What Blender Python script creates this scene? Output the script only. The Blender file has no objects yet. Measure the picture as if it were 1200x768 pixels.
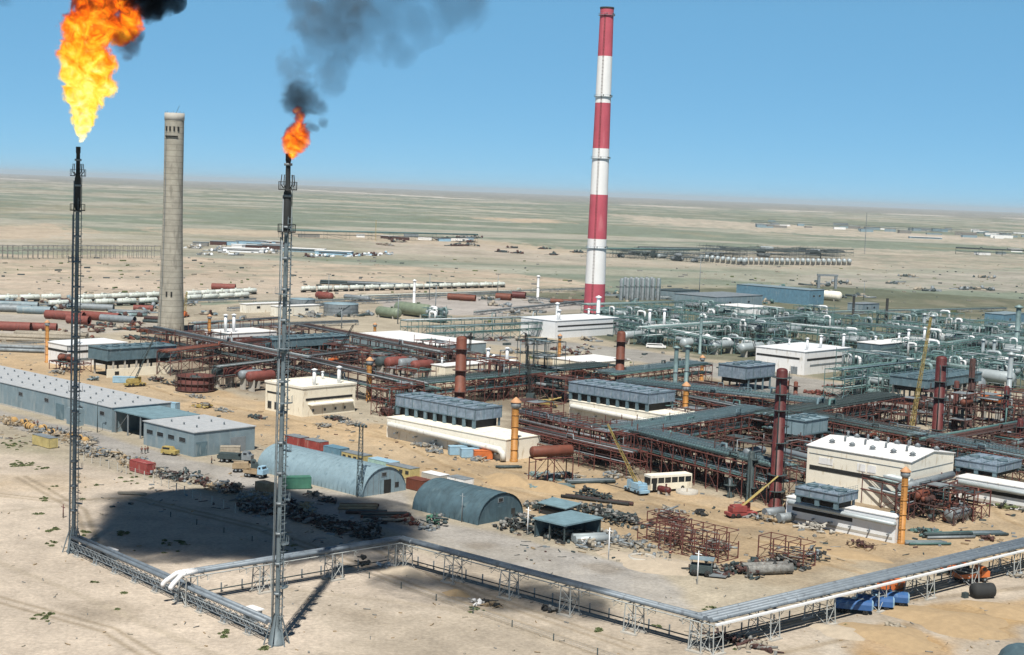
FIRE = True
import bpy, math, random
import numpy as np
from mathutils import Vector, Matrix

C = bpy.context.scene.collection
R = math.radians
# ------------------------------------------------------------------ camera constants
F = 1760.0; CAMH = 68.0
PITCH = math.atan(159/1760.0); ROLL = math.atan(46/1200.0)
cP, sP = math.cos(PITCH), math.sin(PITCH); cR, sR = math.cos(ROLL), math.sin(ROLL)

def ray(px, py):
    u = px-600.0; v = -(py-384.0)
    x = u*cR - v*sR; y = u*sR + v*cR
    return Vector((x, F*cP + y*sP, -F*sP + y*cP))
def G(px, py, z=0.0):
    """The point at height z that the photograph shows at this place."""
    d = ray(px, py); t = (z-CAMH)/d.z
    return Vector((d.x*t, d.y*t, z))
def RY(px, py, y):
    d = ray(px, py); t = y/d.y
    return Vector((d.x*t, y, CAMH+d.z*t))
def hgt(px, py, py_top):
    """Height of an upright standing at (px,py) on the ground whose top shows at py_top."""
    g = G(px, py)
    d = (g.y*cP + CAMH*sP)
    return (py-py_top)*d/F*1.005

AZ = R(-43)
AX = Vector((math.cos(AZ), math.sin(AZ), 0)); BX = Vector((-math.sin(AZ), math.cos(AZ), 0))

# ------------------------------------------------------------------ materials
MATS = {}
def M(name, col, rough=.75, metal=0.0, var=.22, scale=.6, stain=None, stain_at=.58, bands=None):
    if name in MATS: return MATS[name]
    m = bpy.data.materials.new(name); m.use_nodes = True
    nt = m.node_tree; nt.nodes.clear(); N = nt.nodes.new; L = nt.links.new
    out = N('ShaderNodeOutputMaterial'); b = N('ShaderNodeBsdfPrincipled'); L(b.outputs[0], out.inputs[0])
    b.inputs['Roughness'].default_value = rough; b.inputs['Metallic'].default_value = metal
    geo = N('ShaderNodeNewGeometry')
    nz = N('ShaderNodeTexNoise'); nz.inputs['Scale'].default_value = scale; nz.inputs['Detail'].default_value = 6; nz.inputs['Roughness'].default_value = .65
    L(geo.outputs['Position'], nz.inputs['Vector'])
    rp = N('ShaderNodeValToRGB'); rp.color_ramp.elements[0].position = .3; rp.color_ramp.elements[1].position = .7
    c0 = [max(0, c*(1-var)) for c in col]; c1 = [min(1, c*(1+var)) for c in col]
    rp.color_ramp.elements[0].color = (*c0, 1); rp.color_ramp.elements[1].color = (*c1, 1)
    L(nz.outputs[0], rp.inputs[0]); col_out = rp.outputs[0]
    if stain:
        mp = N('ShaderNodeMapping'); mp.inputs['Scale'].default_value = (1, 1, .25); L(geo.outputs['Position'], mp.inputs[0])
        n2 = N('ShaderNodeTexNoise'); n2.inputs['Scale'].default_value = scale*1.7; n2.inputs['Detail'].default_value = 5; L(mp.outputs[0], n2.inputs['Vector'])
        r2 = N('ShaderNodeValToRGB'); r2.color_ramp.elements[0].position = stain_at; r2.color_ramp.elements[1].position = stain_at+.12
        L(n2.outputs[0], r2.inputs[0])
        mx = N('ShaderNodeMix'); mx.data_type = 'RGBA'; mx.inputs[7].default_value = (*stain, 1)
        L(r2.outputs[0], mx.inputs[0]); L(col_out, mx.inputs[6]); col_out = mx.outputs[2]
    if bands:
        sp, amt = bands   # pour lifts / panel joints: thin lines every sp metres of height
        sx = N('ShaderNodeSeparateXYZ'); L(geo.outputs['Position'], sx.inputs[0])
        md = N('ShaderNodeMath'); md.operation = 'FRACT'; dv = N('ShaderNodeMath'); dv.operation = 'DIVIDE'; dv.inputs[1].default_value = sp
        L(sx.outputs[2], dv.inputs[0]); L(dv.outputs[0], md.inputs[0])
        gt = N('ShaderNodeMath'); gt.operation = 'LESS_THAN'; gt.inputs[1].default_value = .14; L(md.outputs[0], gt.inputs[0])
        ml = N('ShaderNodeMath'); ml.operation = 'MULTIPLY'; ml.inputs[1].default_value = amt; L(gt.outputs[0], ml.inputs[0])
        mx = N('ShaderNodeMix'); mx.data_type = 'RGBA'; mx.inputs[7].default_value = (*[c*.55 for c in col], 1)
        L(ml.outputs[0], mx.inputs[0]); L(col_out, mx.inputs[6]); col_out = mx.outputs[2]
    L(col_out, b.inputs['Base Color'])
    MATS[name] = m
    return m

rust   = M('red_oxide_steel', (.105, .034, .028), .85, stain=(.05, .027, .024))
rustd  = M('dark_rust_steel', (.07, .034, .030), .88, stain=(.035, .025, .023))
brown  = M('brown_primer', (.15, .046, .027), .65, stain=(.085, .034, .024))
redcol = M('red_column_paint', (.095, .017, .016), .55, stain=(.04, .02, .018))
darkst = M('dark_green_steel', (.040, .060, .064), .75, stain=(.08, .10, .10))
teal   = M('teal_grey_paint', (.072, .15, .148), .65, stain=(.13, .20, .20))
tealp  = M('pale_teal_pipe', (.17, .25, .255), .55, metal=.1, stain=(.10, .14, .14))
silver = M('aluminium_cladding', (.36, .41, .43), .5, metal=.2, var=.12, stain=(.40, .43, .44))
trestm = M('trestle_grey_paint', (.33, .35, .345), .65, stain=(.22, .22, .21))
galv   = M('galvanised_steel', (.215, .245, .265), .6, metal=.2, stain=(.14, .155, .17))
bluepipe = M('blue_grey_pipe', (.18, .215, .25), .55, metal=.15, var=.2, stain=(.115, .135, .16))
dkgap  = M('dark_blue_pipe', (.07, .11, .19), .5)
soot   = M('soot_black_steel', (.025, .027, .028), .8)
flarest = M('flare_grey_steel', (.13, .165, .185), .6, metal=.1, stain=(.07, .09, .10))
cream  = M('cream_wall', (.80, .74, .60), .85, var=.06, stain=(.55, .47, .35), stain_at=.58)
creamw = M('offwhite_wall', (.80, .76, .66), .8, var=.05, stain=(.60, .53, .41), stain_at=.58)
white  = M('white_paint', (.76, .76, .76), .6, var=.05, stain=(.56, .53, .48), stain_at=.58)
ductw  = M('white_duct_cladding', (.66, .66, .62), .5, var=.08, stain=(.48, .47, .43))
whitep = M('white_painted_steel', (.74, .76, .78), .5, var=.06, stain=(.55, .53, .50), stain_at=.65)
bluegrey = M('blue_grey_sheet', (.185, .25, .285), .6, var=.16, scale=.35, stain=(.25, .30, .32), stain_at=.54)
paleblue = M('pale_blue_sheet', (.205, .29, .335), .55, var=.14, stain=(.15, .22, .26))
coolbl = M('weathered_blue_panel', (.175, .23, .29), .65, var=.3, stain=(.30, .345, .38), scale=.9)
coolfr = M('blue_green_frame', (.10, .16, .19), .6, stain=(.2, .25, .27))
roofgr = M('grey_roof_felt', (.36, .38, .40), .85, var=.12, stain=(.45, .45, .44))
roofbl = M('blue_green_roof', (.15, .24, .28), .7)
canvas = M('dark_teal_canvas', (.055, .10, .125), .8, var=.35, scale=.35, stain=(.09, .14, .16))
glass  = M('dark_glass', (.02, .025, .03), .15)
dark   = M('dark_opening', (.015, .016, .016), .9)
black  = M('black_rubber', (.02, .02, .02), .85)
yellow = M('ochre_yellow_paint', (.40, .185, .045), .6, stain=(.36, .15, .03))
craney = M('crane_yellow', (.36, .28, .095), .7, stain=(.35, .22, .05))
pinkcap = M('salmon_cap', (.50, .27, .14), .7)
concrete = M('raw_concrete', (.335, .315, .265), .92, var=.2, scale=.3, stain=(.235, .22, .185), stain_at=.54, bands=(2.5, .6))
concpl = M('plain_concrete', (.42, .40, .36), .9, var=.12)
chimred = M('chimney_red', (.47, .085, .12), .75, var=.12, scale=.12, stain=(.54, .15, .18), stain_at=.62)
chimwh = M('chimney_white', (.78, .78, .78), .7, var=.05, scale=.12, stain=(.66, .64, .63), stain_at=.66)
orange = M('orange_paint', (.56, .15, .04), .6, stain=(.36, .12, .05))
blue   = M('blue_paint', (.035, .11, .29), .55, stain=(.09, .20, .36))
ltblue = M('light_blue_paint', (.27, .43, .55), .6, var=.12, stain=(.33, .40, .42))
midblue = M('blue_sheet_paint', (.11, .22, .30), .6, stain=(.19, .27, .32))
green  = M('green_paint', (.05, .16, .11), .6)
olive  = M('olive_green_vessel', (.17, .21, .15), .55)
palegr = M('pale_green_sheet', (.32, .48, .44), .6)
cyel   = M('yellow_sheet', (.46, .38, .17), .65, stain=(.45, .36, .16))
redbox = M('red_sheet', (.27, .055, .05), .65, stain=(.36, .22, .18))
wood   = M('weathered_timber', (.32, .24, .15), .9, stain=(.22, .16, .10))
cable  = M('cable_drum_wood', (.42, .26, .10), .9)
sand   = M('heaped_sand', (.365, .265, .155), .95, var=.12, scale=.8)
sandp  = M('pale_heaped_sand', (.42, .355, .275), .95, var=.12, scale=.8)
leafm  = M('shrub_leaf', (.11, .135, .055), .8, var=.4, scale=3)
wagonm = M('tank_wagon_grey', (.60, .64, .60), .45, var=.1, stain=(.30, .34, .28), stain_at=.55)
wagong = M('tank_wagon_green', (.26, .33, .22), .5, stain=(.40, .44, .36))
skin   = M('skin', (.45, .27, .19), .6)
scrapm = M('scrap_grey', (.20, .20, .19), .8, var=.5, scale=1.5, stain=(.12, .08, .06))
scrapl = M('scrap_pale', (.31, .275, .22), .8, var=.3, scale=1.5)
pinkp  = M('pink_primer_pipe', (.19, .054, .043), .7, stain=(.12, .04, .034))

# ------------------------------------------------------------------ mesh builder
class MB:
    def __init__(s): s.v = []; s.f = []; s.mi = []; s.sm = []; s.m = 0
    def add(s, vs, fs, smooth=False):
        b = len(s.v); s.v.extend(tuple(v) for v in vs)
        for f in fs:
            s.f.append(tuple(b+i for i in f)); s.mi.append(s.m); s.sm.append(smooth)
        return s
    def box(s, cx, cy, cz, sx, sy, sz, rz=0.0, rx=0.0, ry=0.0):
        hx, hy, hz = sx/2, sy/2, sz/2
        vs = [Vector((x, y, z)) for z in (-hz, hz) for x, y in ((-hx, -hy), (hx, -hy), (hx, hy), (-hx, hy))]
        if rz or rx or ry:
            mt = Matrix.Rotation(rz, 3, 'Z') @ Matrix.Rotation(ry, 3, 'Y') @ Matrix.Rotation(rx, 3, 'X')
            vs = [mt @ v for v in vs]
        c = Vector((cx, cy, cz))
        return s.add([v+c for v in vs], [(3, 2, 1, 0), (4, 5, 6, 7), (0, 1, 5, 4), (1, 2, 6, 5), (2, 3, 7, 6), (3, 0, 4, 7)])
    def bb(s, x0, x1, y0, y1, z0, z1):
        return s.box((x0+x1)/2, (y0+y1)/2, (z0+z1)/2, x1-x0, y1-y0, z1-z0)
    def tube(s, p, q, r, n=8, r2=None, cap=True, smooth=True):
        p = Vector(p); q = Vector(q); d = q-p
        if d.length < 1e-6: return s
        d.normalize(); a = d.orthogonal().normalized(); b = d.cross(a)
        if n == 4: a, b = (a+b)/math.sqrt(2), (b-a)/math.sqrt(2); smooth = False
        r2 = r if r2 is None else r2
        vs = []
        for c, rr in ((p, r), (q, r2)):
            for i in range(n):
                t = 2*math.pi*i/n; vs.append(c + (a*math.cos(t)+b*math.sin(t))*rr)
        s.add(vs, [(i, (i+1) % n, n+(i+1) % n, n+i) for i in range(n)], smooth)
        if cap:
            k = len(s.v)-2*n
            s.f.append(tuple(k+i for i in range(n-1, -1, -1))); s.f.append(tuple(k+n+i for i in range(n)))
            s.mi += [s.m]*2; s.sm += [False]*2
        return s
    def bar(s, p, q, w=.1): return s.tube(p, q, w*.62, 4)
    def path(s, pts, r, n=8):
        pts = [Vector(p) for p in pts]; rings = []; prev = None
        for i, p in enumerate(pts):
            d = (pts[min(i+1, len(pts)-1)]-pts[max(i-1, 0)])
            if i and i < len(pts)-1: d = (pts[i+1]-p).normalized()+(p-pts[i-1]).normalized()
            d = d.normalized() if d.length > 1e-6 else Vector((0, 0, 1))
            a = (prev - d*prev.dot(d)) if prev is not None else d.orthogonal()
            if a.length < 1e-4: a = d.orthogonal()
            a.normalize(); prev = a; b = d.cross(a)
            rings.append([p+(a*math.cos(2*math.pi*k/n)+b*math.sin(2*math.pi*k/n))*r for k in range(n)])
        vs = [v for rg in rings for v in rg]; fs = []
        for j in range(len(rings)-1):
            fs += [(j*n+k, j*n+(k+1) % n, (j+1)*n+(k+1) % n, (j+1)*n+k) for k in range(n)]
        s.add(vs, fs, True)
        k = len(s.v)-len(vs); e = len(s.v)-n
        s.f.append(tuple(k+i for i in range(n-1, -1, -1))); s.f.append(tuple(e+i for i in range(n))); s.mi += [s.m]*2; s.sm += [False]*2
        return s
    def lathe(s, prof, n=16, c=(0, 0, 0), axis=None, a0=0.0, a1=2*math.pi, smooth=True):
        """prof: (radius, distance along axis). axis None = z."""
        c = Vector(c); d = Vector(axis).normalized() if axis is not None else Vector((0, 0, 1))
        a = d.orthogonal().normalized() if axis is not None else Vector((1, 0, 0)); b = d.cross(a)
        full = abs(a1-a0-2*math.pi) < 1e-6; cnt = n if full else n+1
        vs = [c+d*h+(a*math.cos(a0+(a1-a0)*i/n)+b*math.sin(a0+(a1-a0)*i/n))*r for r, h in prof for i in range(cnt)]
        fs = []
        for j in range(len(prof)-1):
            for i in range(n):
                i2 = (i+1) % cnt; fs.append((j*cnt+i, j*cnt+i2, (j+1)*cnt+i2, (j+1)*cnt+i))
        return s.add(vs, fs, smooth)
    def vessel(s, p, q, r, n=14, dome=.5):
        p = Vector(p); q = Vector(q); L = (q-p).length
        pr = [(r*.02, -r*dome), (r*.5, -r*dome*.87), (r*.85, -r*dome*.52), (r, 0), (r, L), (r*.85, L+r*dome*.52), (r*.5, L+r*dome*.87), (r*.02, L+r*dome)]
        return s.lathe(pr, n, p, q-p)
    def prism(s, poly, z0, z1):
        n = len(poly); vs = [(x, y, z0) for x, y in poly]+[(x, y, z1) for x, y in poly]
        return s.add(vs, [tuple(range(n-1, -1, -1)), tuple(range(n, 2*n))]+[(i, (i+1) % n, n+(i+1) % n, n+i) for i in range(n)])
    def build(s, name, mats, parent=None, loc=None, rz=None):
        me = bpy.data.meshes.new(name); me.from_pydata(s.v, [], s.f)
        for m in (mats if isinstance(mats, (list, tuple)) else [mats]): me.materials.append(m)
        me.polygons.foreach_set('material_index', s.mi); me.polygons.foreach_set('use_smooth', s.sm); me.update()
        o = bpy.data.objects.new(name, me); C.objects.link(o)
        if parent is not None: o.parent = parent
        if loc is not None: o.location = loc
        if rz is not None: o.rotation_euler = (0, 0, rz)
        return o

def one(name, mat, parent, fn, *a, **k):
    mb = MB(); getattr(mb, fn)(*a, **k); return mb.build(name, mat, parent)
def inst(o, parent, loc=None, rz=None, name=None):
    c = o.copy(); C.objects.link(c); c.parent = parent
    if loc is not None: c.location = loc
    if rz is not None: c.rotation_euler = (0, 0, rz)
    return c
KIDS = {}
def copy_tree(o, parent=None):
    c = o.copy(); C.objects.link(c)
    if parent is not None: c.parent = parent
    for ch in list(o.children): copy_tree(ch, c)
    return c

# ------------------------------------------------------------------ labels
LANDMARKS = [(696, 360, 'the striped chimney'), (200, 390, 'the concrete chimney'), (324, 740, 'the nearer flare stack'), (86, 640, 'the farther flare stack'),
 (370, 470, 'the cream twin-vent building'), (1040, 560, 'the large cream hall'), (942, 425, 'the white vent-stack house'), (660, 388, 'the white chimney-side building'),
 (370, 560, 'the pale quonset hut'), (545, 595, 'the dark quonset hut'), (240, 520, 'the grey warehouse'), (602, 530, 'the central yellow stack'),
 (1056, 625, 'the rightmost yellow stack'), (802, 480, 'the yellow stack beside the middle cooler'), (538, 440, 'the domed brown column'), (725, 430, 'the middle brown column'),
 (908, 570, 'the tall dark red column'), (1097, 470, 'the bright red column'), (660, 625, 'the flat-roofed shed'), (778, 563, 'the cream bus'),
 (826, 730, "the trestle's near corner"), (470, 640, "the trestle's far bend"), (1015, 700, 'the blue tank trailers'), (750, 340, 'the upright silver tanks'),
 (397, 362, 'the round storage tank'), (800, 630, 'the long rusty frame'), (915, 642, 'the small rusty frame'), (862, 603, 'the red crane cab'), (470, 362, 'the olive green drums'),
 (180, 430, 'the post-raised cooler'), (270, 398, 'the white twin-pipe building'), (90, 412, 'the white single-vent building'), (730, 470, 'the middle cooler'), (525, 490, 'the near white-duct cooler')]
USED = set()
def lab(desc, px, py):
    """A label that is true of one thing: its look, then where it stands against the nearest landmark not yet used that way."""
    for x, y, nm in sorted(LANDMARKS, key=lambda l: (l[0]-px)**2+((l[1]-py)*1.6)**2):
        dx, dy = px-x, py-y
        if abs(dx) > abs(dy)*1.5: rel = ('just right of' if dx < 45 else 'right of') if dx > 0 else ('just left of' if dx > -45 else 'left of')
        else: rel = ('just in front of' if dy < 18 else 'in front of') if dy > 0 else ('just behind' if dy > -18 else 'behind')
        t = f'{desc} {rel} {nm}'
        if t.lower() not in USED and len(t.split()) <= 16:
            USED.add(t.lower()); return t
    return desc
def tag(o, label, cat, group=None, kind=None):
    o['label'] = label; o['category'] = cat
    if group: o['group'] = group
    o['kind'] = kind or 'thing'
    USED.add(label.lower())
    return o
def thing(name, label, cat, loc, rz=0.0, group=None):
    o = bpy.data.objects.new(name, None); C.objects.link(o); o.empty_display_size = .5
    o.location = (loc[0], loc[1], loc[2] if len(loc) > 2 else 0); o.rotation_euler = (0, 0, rz)
    return tag(o, label, cat, group)
ORD = 'first second third fourth fifth sixth seventh eighth ninth tenth eleventh twelfth thirteenth fourteenth fifteenth sixteenth seventeenth eighteenth nineteenth twentieth twenty-first twenty-second twenty-third twenty-fourth twenty-fifth twenty-sixth twenty-seventh twenty-eighth twenty-ninth thirtieth'.split()
# ------------------------------------------------------------------ camera, sun, sky
scene = bpy.context.scene
cam = bpy.data.cameras.new('camera'); camo = bpy.data.objects.new('camera', cam); C.objects.link(camo); scene.camera = camo
cam.sensor_width = 36; cam.lens = F/1200*36; cam.clip_start = 1; cam.clip_end = 200000
fw = Vector((0, cP, -sP)); up0 = Vector((0, sP, cP)); r0 = Vector((1, 0, 0))
rt = r0*cR + up0*sR; upv = up0*cR - r0*sR
camo.matrix_world = Matrix(((rt.x, upv.x, -fw.x, 0), (rt.y, upv.y, -fw.y, 0), (rt.z, upv.z, -fw.z, CAMH), (0, 0, 0, 1)))
ELEV = R(58)
sd = Vector((.04, math.cos(ELEV), -math.sin(ELEV))).normalized()
sl = bpy.data.lights.new('sun', 'SUN'); sl.energy = 5.0; sl.angle = R(.5); sl.color = (1, .95, .86)
so = bpy.data.objects.new('sun', sl); C.objects.link(so); so.rotation_euler = sd.to_track_quat('-Z', 'Y').to_euler(); so.location = (0, -50, 300)
w = bpy.data.worlds.new('World'); scene.world = w; w.use_nodes = True
nt = w.node_tree; bg = nt.nodes['Background']; sky = nt.nodes.new('ShaderNodeTexSky'); sky.sky_type = 'NISHITA'
sky.sun_disc = False; sky.sun_elevation = ELEV; sky.sun_rotation = R(178); sky.altitude = 0; sky.air_density = .32; sky.dust_density = .0; sky.ozone_density = 6.0
hs = nt.nodes.new('ShaderNodeHueSaturation'); hs.inputs['Saturation'].default_value = 1.0; tm = nt.nodes.new('ShaderNodeMix'); tm.data_type = 'RGBA'; tm.blend_type = 'MULTIPLY'; tm.inputs[0].default_value = 1; tm.inputs[7].default_value = (1.04, 1.10, .86, 1); nt.links.new(sky.outputs[0], hs.inputs['Color']); nt.links.new(hs.outputs[0], tm.inputs[6]); ev = nt.nodes.new('ShaderNodeMix'); ev.data_type = 'RGBA'; tc = nt.nodes.new('ShaderNodeTexCoord'); sz = nt.nodes.new('ShaderNodeSeparateXYZ'); nt.links.new(tc.outputs['Generated'], sz.inputs[0]); mz = nt.nodes.new('ShaderNodeMapRange'); mz.inputs[1].default_value = .12; mz.inputs[2].default_value = .32; mz.inputs[3].default_value = .66; mz.inputs[4].default_value = 0.0; nt.links.new(sz.outputs[2], mz.inputs[0]); nt.links.new(mz.outputs[0], ev.inputs[0]); ev.inputs[7].default_value = (1.45, 4.0, 6.6, 1); nt.links.new(tm.outputs[2], ev.inputs[6]); nt.links.new(ev.outputs[2], bg.inputs[0]); bg.inputs[1].default_value = .10
scene.view_settings.view_transform = 'Standard'; scene.view_settings.look = 'None'; scene.view_settings.exposure = .30; scene.view_settings.gamma = 1
cy = scene.cycles
cy.use_denoising = True; cy.max_bounces = 4; cy.diffuse_bounces = 2; cy.glossy_bounces = 2; cy.transmission_bounces = 2; cy.volume_bounces = 0; cy.transparent_max_bounces = 8
cy.use_adaptive_sampling = True; cy.adaptive_threshold = .02; cy.sample_clamp_indirect = 4; cy.caustics_reflective = False; cy.caustics_refractive = False
cy.volume_max_steps = 256
try: cy.denoiser = 'OPENIMAGEDENOISE'; cy.denoising_input_passes = 'RGB_ALBEDO_NORMAL'; cy.denoising_prefilter = 'ACCURATE'
except Exception: pass

# ------------------------------------------------------------------ ground
rng = np.random.default_rng(5)
TAB = rng.random((256, 256))
def vnoise(x, y):
    xi = np.floor(x).astype(int); yi = np.floor(y).astype(int); fx = x-xi; fy = y-yi
    fx = fx*fx*(3-2*fx); fy = fy*fy*(3-2*fy)
    g = lambda a, b: TAB[a & 255, b & 255]
    return (g(xi, yi)*(1-fx)+g(xi+1, yi)*fx)*(1-fy)+(g(xi, yi+1)*(1-fx)+g(xi+1, yi+1)*fx)*fy
def fbm(x, y, o=5, gain=.55):
    s = 0; a = 1; t = 0
    for k in range(o):
        s = s+a*vnoise(x*2**k+17.3*k, y*2**k+31.7*k); t += a; a *= gain
    return s/t
def sstep(a, b, x):
    t = np.clip((x-a)/(b-a), 0, 1); return t*t*(3-2*t)

def make_ground():
    ang = np.concatenate([np.linspace(-math.pi, -.46, 26)[:-1], np.linspace(-.46, .46, 620), np.linspace(.46, math.pi, 26)[1:-1]])
    pix = np.concatenate([np.linspace(560, 160, 330), np.linspace(159, 2.0, 210)])
    rr = np.concatenate([[.5, 30, 70, 120, 160, 190], F*CAMH/pix/1.0, [80000]])
    A_, R_ = np.meshgrid(ang, rr); X = (np.sin(A_)*R_).ravel(); Y = (np.cos(A_)*R_).ravel()
    nr, nc = len(rr), len(ang); n = nr*nc
    d = np.hypot(X, Y)
    cols = np.zeros((n, 3))
    def mixc(m, c): cols[:] = cols*(1-m[:, None]) + np.array(c)*m[:, None]
    # open steppe: thin grass over pale soil, patchy at every scale
    cols[:] = (.245, .285, .225)
    a1 = fbm(X/420, Y/700, 6); a2 = fbm(X/90+9, Y/150, 5); a3 = fbm(X/2300, Y/5200+4, 5); a4 = fbm(X/25, Y/25, 4)
    mixc(.5*sstep(.45, .7, a3), (.25, .25, .18))
    mixc(.75*sstep(.565, .66, a1*.7+a2*.3), (.42, .38, .30))
    mixc(.7*sstep(.60, .68, fbm(X/1500+3, Y/900, 7)), (.48, .43, .35))
    mixc(.35*sstep(.5, .75, a2), (.185, .215, .12))
    mixc(.6*sstep(.56, .63, fbm(X/260+11, Y/190+2, 6)), (.47, .45, .38)); mixc(.6*sstep(.60, .66, fbm(X/900+1, Y/300+8, 6)), (.56, .51, .44))
    mixc(sstep(9000, 16000, d)*.7, (.30, .28, .25))
    def sdist(pts, closed=True):
        P_ = [G(*p) if len(p) == 2 else Vector(p) for p in pts]; best = np.full(n, 1e12); ins = np.zeros(n, bool)
        m = len(P_)
        for i in range(m if closed else m-1):
            a, b = P_[i], P_[(i+1) % m]; ex, ey = b.x-a.x, b.y-a.y; L2 = ex*ex+ey*ey+1e-9
            t = np.clip(((X-a.x)*ex+(Y-a.y)*ey)/L2, 0, 1)
            best = np.minimum(best, (X-a.x-t*ex)**2+(Y-a.y-t*ey)**2)
            if closed:
                c = ((a.y > Y) != (b.y > Y)) & (X < (b.x-a.x)*(Y-a.y)/(b.y-a.y+1e-12)+a.x); ins ^= c
        best = np.sqrt(best)
        return np.where(ins, -best, best) if closed else best
    nf = fbm(X/14, Y/14, 5)-.5; nm_ = fbm(X/60+5, Y/60, 5)-.5
    def poly(pts, c, s=1.0, soft=2.0, rough=4.0, mott=0.0):
        m = 1-sstep(-soft, soft, sdist(pts)+nf*rough*2)
        if mott: m = m*(1-mott*sstep(.45, .62, fbm(X/22+2, Y/22+7, 5)))
        mixc(m*s, c)
    def line(pts, c, wd, s=1.0, soft=None, rough=.3):
        soft = soft or wd*.4
        mixc((1-sstep(wd-soft, wd+soft, sdist(pts, False)+nm_*wd*rough*2))*s, c)
    # far tracks and salt flats across the steppe
    line([(-60, 207), (0, 209.6), (180, 216), (350, 222.5), (550, 233.5), (700, 239.5), (900, 246.3), (1200, 256.5), (1300, 260)], (.74, .68, .60), 190, .95, rough=.6)
    line([(60, 214), (257, 227), (400, 236), (550, 245.5), (640, 252), (760, 258)], (.62, .56, .46), 45, .8, rough=.7)
    poly([(545, 255), (640, 257), (672, 262), (610, 261)], (.60, .48, .36), .9, 20, 60)
    poly([(-60, 266), (60, 262), (110, 272), (60, 281), (-60, 281)], (.58, .48, .37), .85, 20, 60)
    poly([(180, 267), (420, 273), (560, 280), (700, 297), (760, 302), (600, 296), (400, 281), (180, 273)], (.58, .48, .37), .85, 18, 60)
    poly([(420, 283), (560, 286), (700, 300), (700, 312), (560, 302), (430, 296)], (.54, .47, .40), .75, 12, 50, .5)
    poly([(700, 250), (900, 262), (1200, 282), (1260, 296), (1150, 286), (900, 272), (760, 263)], (.60, .52, .43), .85, 40, 130, .4)
    poly([(900, 287), (1260, 300), (1260, 306), (1100, 301), (900, 293)], (.56, .49, .41), .75, 20, 60, .5)
    poly([(690, 296), (1000, 294), (1260, 308), (1260, 315), (1000, 316), (700, 312)], (.52, .45, .37), .75, 15, 60, .5)
    poly([(930, 322), (1260, 318), (1260, 345), (1100, 340), (940, 336)], (.47, .43, .38), .75, 8, 30, .5)
    # worked pale sand beyond the plant
    poly([(-150, 296), (190, 300), (330, 305), (420, 311), (560, 316), (690, 330), (700, 352), (430, 350), (200, 356), (-150, 362)], (.575, .475, .375), .95, 10, 26, .45)
    poly([(-150, 322), (120, 322), (420, 330), (620, 334), (600, 345), (300, 345), (-150, 350)], (.58, .49, .40), .6, 8, 20, .3)
    # plant ground
    poly([(-200, 356), (200, 360), (450, 345), (690, 348), (1250, 352), (1250, 820), (-200, 820)], (.47, .415, .325), 1, 5, 10)
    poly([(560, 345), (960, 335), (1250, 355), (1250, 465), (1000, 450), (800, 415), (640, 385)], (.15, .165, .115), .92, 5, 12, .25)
    poly([(445, 351), (560, 347), (690, 352), (696, 366), (600, 371), (450, 368)], (.49, .455, .43), .95, 3, 6)
    poly([(-100, 370), (180, 366), (200, 384), (50, 398), (-100, 400)], (.49, .46, .42), .8, 4, 8, .3)
    poly([(-80, 396), (60, 400), (130, 430), (310, 470), (460, 500), (620, 530), (760, 560), (930, 600), (1200, 555), (1260, 560), (1260, 680), (1080, 650), (900, 672), (760, 640), (600, 590), (480, 560), (300, 520), (200, 480), (-80, 425)], (.545, .405, .255), .95, 3, 8, .25)
    poly([(430, 395), (700, 425), (700, 445), (440, 430)], (.50, .40, .27), .6, 3, 8)
    # clutter shade and oily dirt painted as darker ground under the process racks
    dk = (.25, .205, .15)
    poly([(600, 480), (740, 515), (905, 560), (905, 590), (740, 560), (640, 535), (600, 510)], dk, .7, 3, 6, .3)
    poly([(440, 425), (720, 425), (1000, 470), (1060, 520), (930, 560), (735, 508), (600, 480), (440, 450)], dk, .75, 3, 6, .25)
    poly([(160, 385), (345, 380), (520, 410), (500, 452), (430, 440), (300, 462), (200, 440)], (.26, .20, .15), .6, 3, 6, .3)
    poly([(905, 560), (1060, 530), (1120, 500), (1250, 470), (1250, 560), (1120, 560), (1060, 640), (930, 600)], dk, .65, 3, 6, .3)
    # pale sandy foreground
    poly([(-200, 500), (100, 545), (300, 590), (470, 640), (820, 745), (1250, 650), (1250, 900), (-200, 900)], (.605, .52, .43), 1, 5, 9)
    poly([(-200, 545), (60, 552), (150, 570), (60, 585), (-200, 575)], (.54, .41, .26), .55, 5, 12, .4)
    poly([(330, 690), (560, 700), (760, 770), (400, 800)], (.49, .43, .35), .5, 5, 12)
    poly([(560, 668), (830, 730), (1250, 640), (1250, 900), (300, 900), (420, 720)], (.43, .37, .295), .7, 8, 18, .35)  # lower right darkened: vignette painted into the browner soil
    poly([(560, 540), (760, 575), (930, 620), (1260, 580), (1260, 660), (900, 690), (700, 640)], (.44, .345, .23), .5, 6, 14, .35)
    poly([(980, 745), (1060, 728), (1130, 750), (1120, 790), (1000, 790)], (.50, .33, .165), .9, 2, 6, .3)
    poly([(1060, 722), (1130, 706), (1190, 722), (1170, 748), (1110, 752)], (.50, .345, .18), .85, 2, 6, .3)
    poly([(1150, 712), (1215, 700), (1215, 730), (1170, 730)], (.50, .345, .18), .7, 2, 5)
    poly([(940, 748), (1000, 722), (1030, 728), (1000, 756), (1010, 790), (960, 790)], (.60, .54, .46), .6, 3, 6)
    poly([(10, 512), (60, 512), (50, 530), (0, 526)], (.30, .31, .20), .35, 3, 6, .5)
    # roads and yards
    asph = (.40, .385, .37)
    poly([(-120, 452), (0, 481), (130, 513), (200, 534), (290, 556), (420, 588), (480, 606), (560, 624), (640, 640), (700, 652), (760, 668), (800, 690), (815, 712), (800, 716), (740, 700), (640, 672), (560, 652), (480, 632), (430, 616), (330, 595), (250, 575), (150, 543), (60, 512), (-120, 470)], asph, .9, 1.6, 3.0, .2)
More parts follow.
